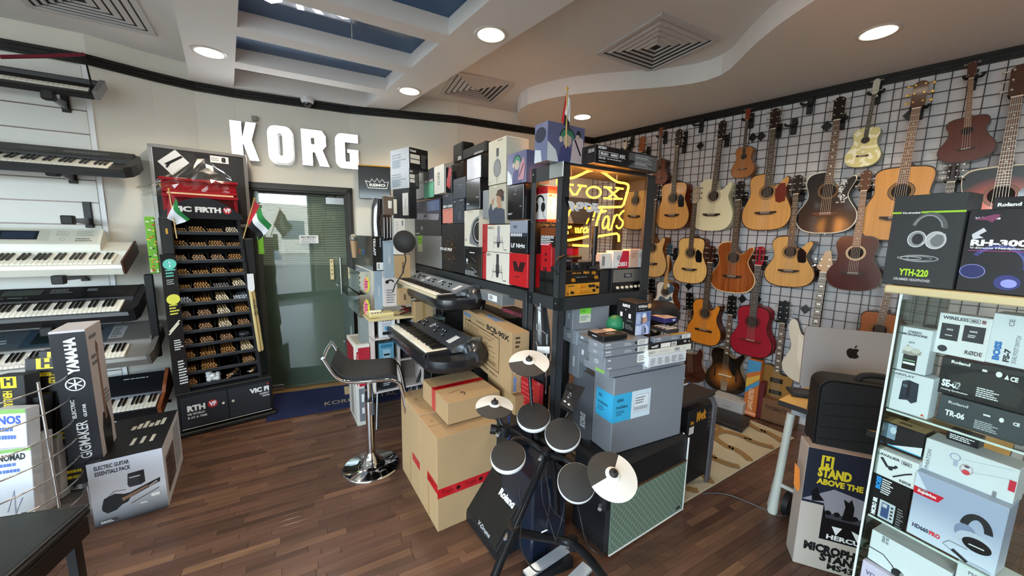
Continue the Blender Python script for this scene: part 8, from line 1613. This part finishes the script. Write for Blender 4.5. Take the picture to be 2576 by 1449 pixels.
# top of the case
def TB(name,lb,x0,x1,yt,yb,mt,ops,dp=.09,off=.0,**k): return cbox(name,lb,x0,x1,yt,yb,mt,ops,off=off,dp=dp,group='headphone boxes on top of the glass case',**k)
hpA(.9)
y1=TB('headphone_box','dark grey headphone box with a lime green stripe and green lettering on the glass case',2217,2394,494,714,mat('#2c2f31',.45),{'F_stripe':[('r',.0,.8,1,.82,mat('#93c42c',.45)),('r',.14,.795,.42,.825,mat('#2c2f31',.45)),('t',.15,.797,.41,.82,'Vo-tronics',WH,.03)],'F_printed_picture':[('l',arc(.56,.62,.22,.17,5,165,14),.035,mat('#55595a',.4)),('l',arc(.54,.62,.2,.155,10,160,14),.012,mat('#8d9192',.4)),('e',.42,.52,.07,mat('#8a8e90',.35),.085),('e',.43,.52,.045,mat('#2a2c2e',.4),.06),('e',.68,.51,.075,mat('#a9adaf',.3),.09),('e',.7,.51,.05,mat('#6d7173',.3),.07),('o',.42,.52,.075,.008,mat('#c9cccd',.3),.09),('o',.68,.51,.08,.008,mat('#c9cccd',.3),.095),('l',[(.5,.47),(.56,.5),(.68,.58),(.8,.57)],.014,mat('#b9bcbd',.3)),('o',.5,.31,.15,.012,mat('#8d9192',.4),.04),('o',.5,.31,.1,.01,mat('#75797a',.4),.028),('o',.36,.31,.1,.008,mat('#a9adad',.4),.02)],'F_lettering':[('t',.24,.11,.66,.19,'YTH-220',mat('#a5d02c',.45),.04)]},dp=.1,z0=ct+.024)
decal(y1,((0,0,0),(y1['_w'],0,0),(0,0,y1['_h']),(0,-1,0)),[('t',.18,.055,.7,.085,'DRUMMER HEADPHONES',LGY,.02)],'lettering',.0014)
MB().prism([(0,0),(y1['_w'],0),(y1['_w'],.05),(.0,.05)],.0,.002,mat('#323536',.45)).build('x') if False else None
y2=TB('headphone_box','black headphone box with violet underlined lettering and a blue headphone picture',2402,2640,528,728,mat('#14151c',.3,coat=.4),{'F_printed_picture':[('l',arc(.42,.33,.3,.23,-8,150,16),.045,mat('#3a3f78',.35)),('l',arc(.42,.34,.28,.21,10,140,14),.012,mat('#5a60a0',.35)),('e',.16,.25,.1,mat('#2b2f60',.3),.085),('o',.16,.25,.105,.008,mat('#8088c0',.3),.088),('e',.56,.14,.1,mat('#343a78',.3),.09),('e',.58,.13,.06,mat('#8f98d8',.25),.05),('p',[(.06,.88),(.3,.94),(.36,.93),(.28,.84),(.22,.87)],mat('#7c3a5c',.4)),('p',[(.08,.7),(.2,.78),(.24,.74),(.16,.69),(.22,.66),(.1,.64)],mat('#c9ccd0',.4)),('r',.07,.5,.8,.508,mat('#a03a7c',.4))],'F_lettering':[('t',.08,.56,.82,.64,'RH-300V',WH,.05)]},dp=.1,off=.01,z0=ct+.024)
decal(y2,((0,0,0),(y2['_w'],0,0),(0,0,y2['_h']),(0,-1,0)),[('t',.08,.875,.36,.91,'V-Drums',WH,.03)],'lettering',.0014); decal(y2,((0,0,0),(y2['_w'],0,0),(0,0,y2['_h']),(0,-1,0)),[('t',.08,.52,.72,.55,'V-Drums Headphones',WH,.03)],'lettering',.0014)
y3=cbox('headphone_box','black box with small white lettering standing behind the violet lettered box',2455,2680,497,728,mat('#121317',.3,coat=.3),{'F_lettering':[('t',.06,.9,.34,.94,'Roland',WH,.05)]},off=.13,dp=.08,z0=ct+.024,group='headphone boxes on top of the glass case')
# upper shelf
q1=cbox('microphone_box','white stereo microphone box with a silver twin capsule picture, upper left in the glass case',*[v for v in(gz(340,0)[0],gz(640,0)[0])],gz(0,285)[1],gz(0,672)[1],PW_,{'F_printed_picture':[('r',.28,.05,.7,.42,mat('#1d1f20',.3)),('r',.3,.17,.66,.22,WH),('r',.3,.25,.66,.28,mat('#7c9a7c',.4)),('p',[(.22,.4),(.35,.62),(.5,.55),(.8,.5),(.78,.42),(.5,.38)],mat('#a9a59c',.3,.3)),('e',.38,.52,.07,mat('#d3cfc6',.3),.06),('e',.62,.5,.07,mat('#c3bfb6',.3),.06)],'F_lettering':[('t',.3,.88,.7,.93,'STEREO',INKD,.03)]},off=.035,dp=.05)
fr_=lambda o:((0,0,0),(o['_w'],0,0),(0,0,o['_h']),(0,-1,0))
decal(q1,fr_(q1),[('t',.14,.82,.88,.87,'MICROPHONE',INKD,.03)],'lettering',.0014); decal(q1,fr_(q1),[('t',.38,.65,.56,.69,'iXY',INKD,.02)],'lettering',.0014)
q2=cbox('microphone_box','white box with a dark clip shaped device picture, under the stereo microphone box',gz(272,0)[0],gz(655,0)[0],gz(0,680)[1],gz(0,1025)[1],PW_,{'F_printed_picture':[('p',[(.3,.3),(.32,.78),(.46,.84),(.7,.8),(.72,.36),(.6,.28),(.5,.34)],mat('#2b3440',.3)),('p',[(.45,.4),(.46,.8),(.52,.8),(.52,.42)],mat('#1a2028',.3)),('e',.4,.68,.05,mat('#5a6673',.3),.04),('p',[(.84,.06),(.94,.06),(.89,.12)],mat('#c9502c',.5)),('g',.1,.82,.6,.88,2,LGY)],'F_lettering':[('t',.1,.9,.58,.955,'AIRPLAY',mat('#5a6068',.5),.03)]},off=.03,dp=.06)
q3=cbox('microphone_box','white wireless microphone kit box with two black squares printed on it',gz(712,0)[0],gz(1180,0)[0],gz(0,165)[1],gz(0,525)[1],mat('#dcdfe0',.4),{'F_printed_picture':[('p',arc(.3,.62,.18,.17,0,360,4)[:-1],INKD) if 0 else ('r',.08,.36,.44,.76,INKD),('r',.52,.4,.92,.78,INKD),('t',.2,.6,.32,.64,'RØDE',WH,.03),('t',.64,.63,.78,.67,'RØDE',WH,.03),('g',.18,.46,.34,.5,1,WH),('g',.62,.5,.82,.58,2,WH),('e',.18,.14,.08,INKD)],'F_lettering':[('t',.08,.86,.58,.94,'WIRELESS',INKD,.03)]},off=.06,dp=.05,z0=None)
decal(q3,fr_(q3),[('r',.6,.85,.8,.95,INKD),('r',.61,.86,.79,.94,mat('#dcdfe0',.4))],'badge',.0014); decal(q3,fr_(q3),[('t',.63,.87,.77,.93,'GO',INKD,.06)],'lettering',.0022); decal(q3,fr_(q3),[('t',.83,.86,.9,.94,'II',mat('#7c4a44',.5),.06)],'lettering',.0014); decal(q3,fr_(q3),[('t',.62,.1,.94,.2,'RØDE',mat('#3a2c2a',.5),.02)],'lettering',.0014)
q4=cbox('switch_box','white foot switch box with blue vertical lettering at the right edge',gz(1180,0)[0],gz(1700,0)[0],gz(0,170)[1],gz(0,615)[1],PW_,{'F_lettering':[('t',.12,.08,.26,.46,'BOSS',mat('#1f6fb8',.45),.07,90)]},off=.06,dp=.08)
decal(q4,fr_(q4),[('t',.32,.08,.44,.34,'FS-7',INKD,.05,90)],'lettering',.0014); decal(q4,fr_(q4),[('t',.48,.08,.56,.62,'DUAL FOOT SWITCH',GY,.01,90)],'lettering',.0014); decal(q4,fr_(q4),[('t',.3,.78,.4,.92,'CE',GY,.02,90)],'lettering',.0014)
q5=cbox('synth_box','black synthesizer box above the slate grey one in the glass case',gz(740,0)[0],gz(1560,0)[0],gz(0,560)[1],gz(0,885)[1],mat('#1b1e20',.35),{'F_printed_picture':[('p',[(.1,.5),(.25,.2),(.9,.1),(.95,.5),(.7,.8),(.4,.75)],mat('#2c2e2e',.4)),('g',.46,.14,.72,.4,5,WH),('e',.66,.82,.05,WH,.07),('g',.48,.78,.56,.9,1,WH),('t',.78,.72,.86,.84,'CE',WH,.05),('p',[(.72,.74),(.77,.74),(.745,.86)],WH)],'F_lettering':[('t',.05,.2,.28,.4,'SE-02',WH,.05)]},off=.07,dp=.12)
decal(q5,fr_(q5),[('t',.12,.86,.34,.94,'Roland',WH,.04)],'lettering',.0014); decal(q5,fr_(q5),[('t',.05,.1,.38,.16,'Analog Synthesizer',WH,.02)],'lettering',.0014)
q6=cbox('synth_box','slate grey synthesizer box directly below the black one',gz(735,0)[0],gz(1530,0)[0],gz(0,905)[1],gz(0,1140)[1],mat('#3d4549',.4),{'F_print':[('g',.46,.12,.74,.44,5,LGY),('e',.74,.66,.05,WH,.08),('g',.54,.62,.62,.74,1,WH),('t',.86,.6,.93,.72,'CE',WH,.05)],'F_lettering':[('t',.1,.28,.34,.5,'TR-06',WH,.04)]},off=.07,dp=.12)
decal(q6,fr_(q6),[('t',.12,.74,.36,.84,'Roland',LGY,.04)],'lettering',.0014)
b=MB(); c=CT@Vector((.05,.12,sh1+.235)); blob(b,c,.035,mat('#8d8b84',.15,.7),(1.1,.8,1),14,5,.15); o=b.build('clear_packet'); tag(o,'crumpled silver packet above the stereo microphone box','packet')
# middle shelf
def hz2(x,y): return 2150+x/3.542,1040+y/3.542
cbox('carton','brown printed carton at the back of the middle shelf of the glass case',hz2(440,0)[0],hz2(900,0)[0],hz2(0,60)[1],hz2(0,210)[1],CB,{'F_print':[('g',.3,.4,.9,.8,3,INKD)]},off=.16,dp=.1)
cbox('microphone_box','cream topped black and blue blister box, upper left on the middle shelf',hz2(225,0)[0],hz2(590,0)[0],hz2(0,60)[1],hz2(0,250)[1],mat('#1c1e22',.3,coat=.3),{'F_printed_picture':[('r',.02,.3,.35,.95,mat('#7d93a6',.35)),('e',.28,.7,.1,mat('#b9cad6',.3),.16),('p',[(.2,.0),(1,.4),(1,-.0)],PW_),('l',[(.2,.02),(1,.02)],.05,mat('#4fb0d8',.4)),('r',.4,.8,.75,.98,BK)],'T_print':[('r',0,0,1,1,mat('#c2a878',.5)),('g',.3,.3,.8,.7,1,INKD)]},off=.05,dp=.06)
cbox('product_box','black box with small white print leaning behind the white earphone box',hz2(800,0)[0],hz2(1080,0)[0],hz2(0,140)[1],hz2(0,290)[1],mat('#16161c',.35),{'F_print':[('g',.1,.55,.9,.85,3,WH),('g',.3,.15,.7,.25,1,LGY)]},off=.1,dp=.05)
q7=cbox('microphone_box','white clip on microphone box, left on the middle shelf of the glass case',hz2(150,0)[0],hz2(530,0)[0],hz2(0,300)[1],hz2(0,515)[1],mat('#d6dadb',.4),{'F_printed_picture':[('l',[(.18,.72),(.34,.45),(.5,.5),(.56,.6)],.09,INKD),('e',.42,.42,.07,INKD),('l',[(.5,.15),(.75,.42),(.9,.55)],.05,INKD)],'F_lettering':[('t',.08,.8,.6,.9,'LAVALIER',INKD,.03)]},off=.02,dp=.04)
decal(q7,fr_(q7),[('r',.64,.76,.86,.9,INKD),('r',.65,.775,.85,.885,mat('#d6dadb',.4))],'badge',.0014); decal(q7,fr_(q7),[('t',.67,.79,.83,.87,'GO',INKD,.06)],'lettering',.0022); decal(q7,fr_(q7),[('t',.66,.08,.92,.18,'RØDE',INKD,.02)],'lettering',.0014)
q8=cbox('recorder_box','black digital recorder box with blue and white sideways lettering, lowest left on the middle shelf',hz2(92,0)[0],hz2(430,0)[0],hz2(0,520)[1],hz2(0,895)[1],mat('#0f1114',.35),{'F_printed_picture':[('r',.32,.1,.72,.5,mat('#b9c2c8',.4)),('r',.38,.14,.58,.46,mat('#3a4f78',.3)),('r',.4,.36,.52,.44,LGY)]+[('r',.62,.16+.08*i,.68,.2+.08*i,INKD) for i in range(4)]+[('g',.78,.06,.95,.5,8,GY),('g',.3,.64,.6,.98,7,WH)],'F_lettering':[('t',.14,.7,.28,.98,'BOSS',mat('#1f8ad0',.45),.08,90)]},off=.02,dp=.06)
decal(q8,fr_(q8),[('t',.14,.1,.26,.5,'MICRO BR',WH,.06,90)],'lettering',.0014)
q9=cbox('earphone_box','long white earphone box with small red pendant picture above the big headphone box',hz2(585,0)[0],hz2(1400,0)[0],hz2(0,215)[1],hz2(0,505)[1],mat('#cdd3d6',.4),{'F_printed_picture':[('o',.36,.75,.1,.02,mat('#8d93b0',.4),.1),('r',.35,.5,.4,.68,mat('#a7acc0',.4)),('o',.5,.52,.12,.02,mat('#b09aa0',.4),.14),('e',.5,.44,.07,mat('#c9404a',.4),.07),('e',.5,.6,.05,mat('#55404c',.4),.03),('r',.93,.4,.995,.68,mat('#c0283c',.4)),('r',.8,.04,.84,.24,GY),('l',[(.4,.74),(.95,.95)],.006,LGY),('l',[(.56,.5),(.95,.7)],.006,LGY)],'F_lettering':[('t',.04,.12,.09,.7,'PHIATON',GY,.02,90)]},off=.05,dp=.08)
hpA(1.1)
q10=cbox('headphone_box','large grey blue headphone box with a red diagonal label, centre of the middle shelf',hz2(455,0)[0],hz2(1240,0)[0],hz2(0,510)[1],hz2(0,1050)[1],mat('#9aa6bd',.4,kind='grad',c2='#c3cddb',p0=.1,p1=.6),{'F_printed_picture':[('p',[(0,1),(.0,.78),(.2,.7)],mat('#c9d3df',.4)),('l',arc(.74,.5,.13,.2,8,172,14),.075,mat('#24262a',.35)),('e',.64,.42,.1,mat('#7d87a3',.3),.12),('e',.75,.34,.17,mat('#b4bccb',.3),.13),('e',.78,.31,.13,mat('#17191d',.3),.095),('l',[(.7,.29),(.86,.3)],.014,WH),('l',[(.7,.2),(.5,.2),(.44,.12),(.58,.06)],.01,GY),('l',[(.55,.1),(.72,.02)],.04,mat('#24262a',.4)),('r',0,.0,1,.16,mat('#bcc7d6',.4)) if 0 else ('e',.85,.03,.1,mat('#b0bac8',.4),.02)],'F_label':[('p',[(0,.77),(.36,.77),(.3,.66),(0,.66)],mat('#c3182c',.4))],'F_lettering':[('t',.06,.135,.26,.205,'HD660',mat('#3a4058',.5),.05)]},off=.015,dp=.08)
decal(q10,fr_(q10),[('t',.05,.685,.28,.745,'Superlux',WH,.04)],'lettering',.0018); decal(q10,fr_(q10),[('t',.27,.135,.4,.205,'PRO',mat('#d0303c',.5),.05)],'lettering',.0014)
# lower shelf
q11=cbox('earphone_box','long white earphone box with a black cable picture on the lowest visible shelf',hz2(110,0)[0],hz2(810,0)[0],hz2(0,1030)[1],hz2(0,1290)[1],mat('#d3dadd',.4),{'F_printed_picture':[('l',[(0,.42),(.2,.42),(.33,.25),(.38,.12)],.03,INKD),('e',.41,.08,.13,mat('#26282b',.3),.16),('e',.47,.1,.05,mat('#8d8f92',.3),.1),('l',[(0,.03),(.3,.0)],.02,INKD),('e',.68,.1,.05,INKD,.06)],'F_lettering':[('t',.2,.78,.24,.98,'BLUE',GY,.05,-90)]},off=.03,dp=.08)
decal(q11,fr_(q11),[('t',.15,.78,.19,.98,'BYRD',GY,.05,-90)],'lettering',.0014)
q12=cbox('microphone_box','pale violet vocal microphone box with pink mark low in the glass case',hz2(20,0)[0],hz2(420,0)[0],hz2(0,1300)[1],hz2(0,1600)[1],mat('#c9c0d6',.4),{'F_printed_picture':[('p',[(.3,.4),(.45,.62),(.55,.6),(.5,.4)],mat('#c03a6c',.4))],'F_lettering':[('t',.1,.68,.6,.8,'VOCAL',mat('#6a5a80',.5),.03)]},off=.01,dp=.02)
q13=cbox('earphone_box','white earphone box with grey lettering at the bottom right of the glass case',hz2(860,0)[0],hz2(1400,0)[0],hz2(0,1290)[1],hz2(0,1600)[1],mat('#d3dadd',.4),{'F_lettering':[('t',.2,.72,.7,.82,'PHIATON',GY,.02)]},off=.03,dp=.08)
# =============== LEFT FOREGROUND ===============
# black piano bench
LTH=mat('#1a1b1c',.32,bump=.25,bscale=120,coat=.2); BLW=mat('#0f0f11',.3,coat=.3)
bz_=.5; k0=P(233,1262,bz_); d1=(P(60,1288,bz_)-k0).normalized(); d2=(P(95,1449,bz_)-k0); d2=Vector((d1.y,-d1.x,0)); 
if d2.y>0: d2=-d2
ba=math.degrees(math.atan2(-d1.y,-d1.x)); be=thing('piano_bench','black padded piano bench in the bottom left foreground','bench',TR(k0.x,k0.y,0,ba-180) if False else Matrix.Translation((k0.x,k0.y,0))@Matrix.Rotation(math.atan2(d1.y,d1.x),4,'Z'))
L_=.72; Wb=.36; sgn=1 if (Vector((-d1.y,d1.x,0))-d2).length<.01 else -1
def bb(x0,x1,y0,y1,z0,z1,m,c=0): return MB().box(min(x0,x1),max(x0,x1),min(y0*sgn,y1*sgn),max(y0*sgn,y1*sgn),z0,z1,m,c)
bb(0,L_,0,Wb,bz_-.05,bz_,LTH,.018).build('seat_pad',be); bb(.012,L_-.012,.012,Wb-.012,bz_-.13,bz_-.05,BLW,.004).build('seat_box',be)
b=MB(); b.ring([(.01,.01*sgn,bz_-.006),(L_-.01,.01*sgn,bz_-.006)],.006,8,LTH); b.ring([(.01,.01*sgn,bz_-.006),(.01,(Wb-.01)*sgn,bz_-.006)],.006,8,LTH); b.build('piping',be)
for x,y in((.03,.03),(L_-.06,.03),(.03,Wb-.06),(L_-.06,Wb-.06)): bb(x,x+.035,y,y+.035,0,bz_-.13,BLW,.003).build('leg',be)
# guitar pack box
EA=P(240,1330); EB=P(425,1275); ea=math.degrees(math.atan2(EB.y-EA.y,EB.x-EA.x)); ew=(EB-EA).length; eh=.372
ep=MB().box(0,ew,0,.56,0,eh,mat('#d6d8dc',.45),.002).build('guitar_pack_box'); tag(ep,'white electric guitar essentials pack box with guitar and amplifier print on the floor','box'); ep.matrix_world=TR(EA.x,EA.y,.001,ea)
fr=((0,0,0),(ew,0,0),(0,0,eh),(0,-1,0)); GRD=mat('#c9cbd2',.45,kind='grad',c2='#141416',p0=.0,p1=.42)
b=MB(); b.add([(0,-.0007,0),(ew,-.0007,0),(ew,-.0007,eh),(0,-.0007,eh)],[(0,1,2,3)],GRD); b.build('printed_front',ep)
gp=[(.12,.3),(.16,.42),(.3,.46),(.42,.42),(.5,.42),(.85,.52),(.93,.54),(.92,.47),(.85,.45),(.5,.34),(.46,.28),(.38,.26),(.3,.2),(.18,.18),(.12,.24)]
decal(ep,fr,[('p',[(.48,.55),(.5,.72),(.72,.73),(.72,.53),(.66,.5),(.5,.5)],mat('#1b1b1d',.4)),('r',.5,.51,.64,.64,mat('#2f2f31',.4)),('r',.51,.64,.66,.66,LGY),('p',gp,mat('#131315',.35)),('p',[(.38,.36),(.75,.47),(.76,.44),(.4,.31)],mat('#8a6a54',.5)),('p',[(.76,.45),(.88,.51),(.89,.48),(.77,.43)],mat('#a99a94',.5)),('l',[(.14,.38),(.3,.5),(.45,.48)],.008,BK),('l',[(.5,.24),(.9,.38)],.012,mat('#3a3a3d',.5)),('r',.78,.26,.9,.31,LBL),('g',.62,.18,.76,.22,1,LBL),('r',.06,.03,.3,.09,mat('#3a3a3d',.5)),('g',.08,.04,.26,.08,2,LBL)],'printed_picture',.0014)
decal(ep,fr,[('t',.09,.88,.54,.945,'ELECTRIC GUITAR',INKD,.03)],'lettering',.0016); decal(ep,fr,[('t',.09,.79,.55,.855,'ESSENTIALS PACK',INKD,.03)],'lettering',.0016)
decal(ep,((ew,0,0),(0,.56,0),(0,0,eh),(1,0,0)),[('r',.1,.15,.55,.75,mat('#6d5a56',.5)),('g',.15,.2,.5,.7,5,mat('#2a2426',.5)),('r',.6,.2,.9,.9,mat('#a9acb4',.5))],'printed_picture')
decal(ep,((0,0,eh),(ew,0,0),(0,.56,0),(0,0,1)),[('r',0,0,1,1,mat('#17171a',.4))]+[('l',[(.38+.09*i,.62),(.39+.09*i,.72+.04*(i%3))],.035,mat('#c9c6bc',.4)) for i in range(6)]+[('l',[(.5+.14*i,.22),(.51+.14*i,.38)],.03,mat('#c9c6bc',.4)) for i in range(3)]+[('r',.0,.0,.18,.3,mat('#3f4146',.5))],'printed_picture')
# tall guitar box leaning on top of it
YAa=ea; gy=ep.matrix_world@Vector((.0,.0,0)); zb=eh+.003
YW=.125; C=V(262,1161,EA+Vector((-.02,.03,0)),EB+Vector((-.02,.03,0)))-(EB-EA).normalized()*YW
yg=carton('guitar_box','tall upright guitar box, white with a black side lettered vertically','box',(C.x,C.y,zb),ea,mat('#c7c0c2',.45),w=YW,d=.24,h=.72,ops={'F_print':[('r',0,0,1,.985,mat('#101018',.35))],'R_printed_picture':[('p',[(.25,.0),(.22,.2),(.35,.32),(.5,.3),(.62,.36),(.8,.2),(.75,.0)],mat('#1c191c',.4)),('p',[(.45,.25),(.47,.8),(.56,.8),(.6,.25)],mat('#8d6d5c',.5)),('p',[(.44,.8),(.5,.88),(.6,.84),(.58,.78)],mat('#7a5c4c',.5)),('g',.15,.9,.6,.95,1,GY),('g',.15,.7,.5,.8,2,GY),('g',.6,.35,.95,.48,4,GY)]},ch=.002)
yt_=proj(yg.matrix_world@Vector((YW,0,yg['_h'])))
frL=faces(yg['_w'],yg['_d'],yg['_h'])['F']
decal(yg,frL,[('t',.36,.68,.7,.95,'YAMAHA',WH,.05,90)],'lettering',.0016)
decal(yg,frL,[('t',.3,.35,.42,.49,'ELECTRIC',WH,.03,90)],'lettering',.0016); decal(yg,frL,[('t',.62,.35,.72,.45,'GUITAR',WH,.03,90)],'lettering',.0016)
decal(yg,frL,[('o',.52,.605,.05,.007,WH)]+[('l',[(.52-.22*math.cos(a_*PI/3+PI/6),.605-.038*math.sin(a_*PI/3+PI/6)),(.52+.22*math.cos(a_*PI/3+PI/6),.605+.038*math.sin(a_*PI/3+PI/6))],.008,WH) for a_ in range(3)],'logo',.0016)
decal(yg,frL,[('t',.36,.03,.7,.32,'GIGMAKER',WH,.01,90)],'lettering',.0016)
# wire basket stand with strings and stands
WR=mat('#dcd8d4',.15,.9); bc_=Vector((-2.60,1.56,0)); wb=thing('wire_basket_stand','round chrome wire basket stand holding boxed instrument accessories, left foreground','display stand',TR(bc_.x,bc_.y,0)); R_=.41
for z in(.22,.32,.42,.52,.62,.74,.86):
    b=MB(); b.ring([(R_*math.cos(t_),R_*math.sin(t_),z) for t_ in [2*PI*k/40 for k in range(41)]],.004,6,WR,cap=False); b.build('wire_ring',wb)
for k in range(8):
    t_=2*PI*k/8-.6; b=MB(); b.cyl((R_*math.cos(t_),R_*math.sin(t_),.0),(R_*math.cos(t_),R_*math.sin(t_),.9 if k%2 else .86),.006,WR,7); b.build('wire_upright',wb)
b=MB(); b.lathe([(.0001,.2),(R_-.01,.2),(R_-.01,.206),(.0001,.206)],32,mat('#8d8a88',.4,.6)); b.build('base_plate',wb)
HY=mat('#d9c021',.4); HBk=mat('#17181a',.45)
def inring(px,dist,w):
    r=ray(*px); kx=r.x/r.y; R2=(R_-w*.62)**2; A_=1+kx*kx; B_=2*kx*bc_.x+2*bc_.y; C_=bc_.x**2+bc_.y**2-R2; dd_=B_*B_-4*A_*C_
    if dd_<0: return B_/(2*A_)
    y0=(B_-dd_**.5)/(2*A_); y1=(B_+dd_**.5)/(2*A_); return y0+(y1-y0)*max(0,min(1,(dist-1.5)/.42))
def hbx(px,dist,w,h,yaw,lb,kind,dp=.07,roll=0):
    c=D(px[0],px[1],inring(px,dist,w)); o=MB().box(-w/2,w/2,0,dp,-h,0,HBk if kind=='h' else mat('#cfd3d8',.4),.002).build('accessory_box'); tag(o,lb,'box','accessory boxes in the wire basket'); o.matrix_world=TR(c.x,c.y,c.z,yaw,-6,roll)
    fr=((-w/2,0,-h),(w,0,0),(0,0,h),(0,-1,0))
    if kind=='h':
        n_=max(1,int(h/.16))
        decal(o,fr,[('r',.25,1-.055/h-.01,.75,.99,HY),('r',.36,1-.05/h,.44,.98,HBk),('r',.56,1-.05/h,.64,.98,HBk),('r',.44,1-.033/h,.56,1-.022/h,HBk),('t',.3,max(.05,1-.17/h),.6,1-.075/h,'HERCULES',HY,.03,-90),('g',.1,.05,.9,.15,2,HY)],'print')
    else:
        decal(o,fr,[('g',.1,.7,.9,.85,2,mat('#4a6ab0',.5)),('t',.15,.86,.85,.94,{'b':'NOS','r':'NOS','s':'NOMAD'}[kind],mat('#3a5ac0' if kind=='b' else ('#b03a5c' if kind=='r' else '#17181b'),.5),.04),('l',[(.3,.25),(.5,.5),(.5,.2),(.7,.4)],.01,mat('#8d94b0',.5)),('t',.6,.02,.85,.22,'NOMAD',INKD,.05,90),('r',0,.96,1,1,mat('#b8283c' if kind=='r' else '#7fae5c',.5))],'print')
    return o
hsp=[((20,945),1.66,.13,.62,'black and yellow stand box at the far left edge of the wire basket'),((52,962),1.72,.12,.6,'second black and yellow stand box from the left in the basket'),((95,935),1.8,.12,.66,'black and yellow stand box rising highest at the back of the basket'),((65,1000),1.64,.1,.58,'short black and yellow stand box in the middle of the basket'),((112,985),1.7,.1,.58,'black and yellow stand box right of the middle of the basket'),((150,935),1.82,.13,.62,'wide black and yellow stand box beside the leaning guitar box'),((118,900),1.9,.16,.1,'black and yellow box lying tilted across the top of the pile'),((140,882),1.98,.12,.5,'rearmost black and yellow box standing at the back of the pile')]
for i,(px,ds,w,h,lb) in enumerate(hsp): hbx(px,ds,w,h,20+rr.uniform(-14,14),lb,'h',.07 if h>.2 else .1,rr.uniform(-3,4))
wsp=[((22,1030),1.55,.13,.5,'b','white accessory box with blue print at the far left of the basket'),((60,1095),1.6,.13,.5,'s','white stand box with green top edge, second from the left in the basket'),((105,1100),1.66,.12,.5,'s','white stand box with green top edge right of the middle of the basket'),((165,1062),1.76,.11,.5,'r','white accessory box with red print near the leaning guitar box'),((28,1130),1.52,.13,.5,'s','front white stand box at the left edge above the bench')]
for i,(px,ds,w,h,k_,lb) in enumerate(wsp): hbx(px,ds,w,min(h,D(*px,inring(px,ds,w)).z-.21),18+rr.uniform(-10,10),lb,k_,.06)
# ---- put the origin of every thing that was built in room coordinates at its own base ----
bpy.context.view_layer.update()
def kids(o):
    for c in o.children:
        yield c; yield from kids(c)
for o in [o for o in COL.objects if o.parent is None and 'label' in o and o.matrix_world.translation.length<1e-6 and o.type in('EMPTY','MESH')]:
    ms=[m for m in [o]+list(kids(o)) if m.type=='MESH']
    if not ms: continue
    pts=[m.matrix_world@v.co for m in ms for v in m.data.vertices]
    lo=[min(p[i] for p in pts) for i in range(3)]; hi=[max(p[i] for p in pts) for i in range(3)]
    s=Vector(((lo[0]+hi[0])/2,(lo[1]+hi[1])/2,lo[2])); o.location=s
    if o.type=='MESH': o.data.transform(Matrix.Translation(-s))
    for c in o.children: c.location=c.location-s
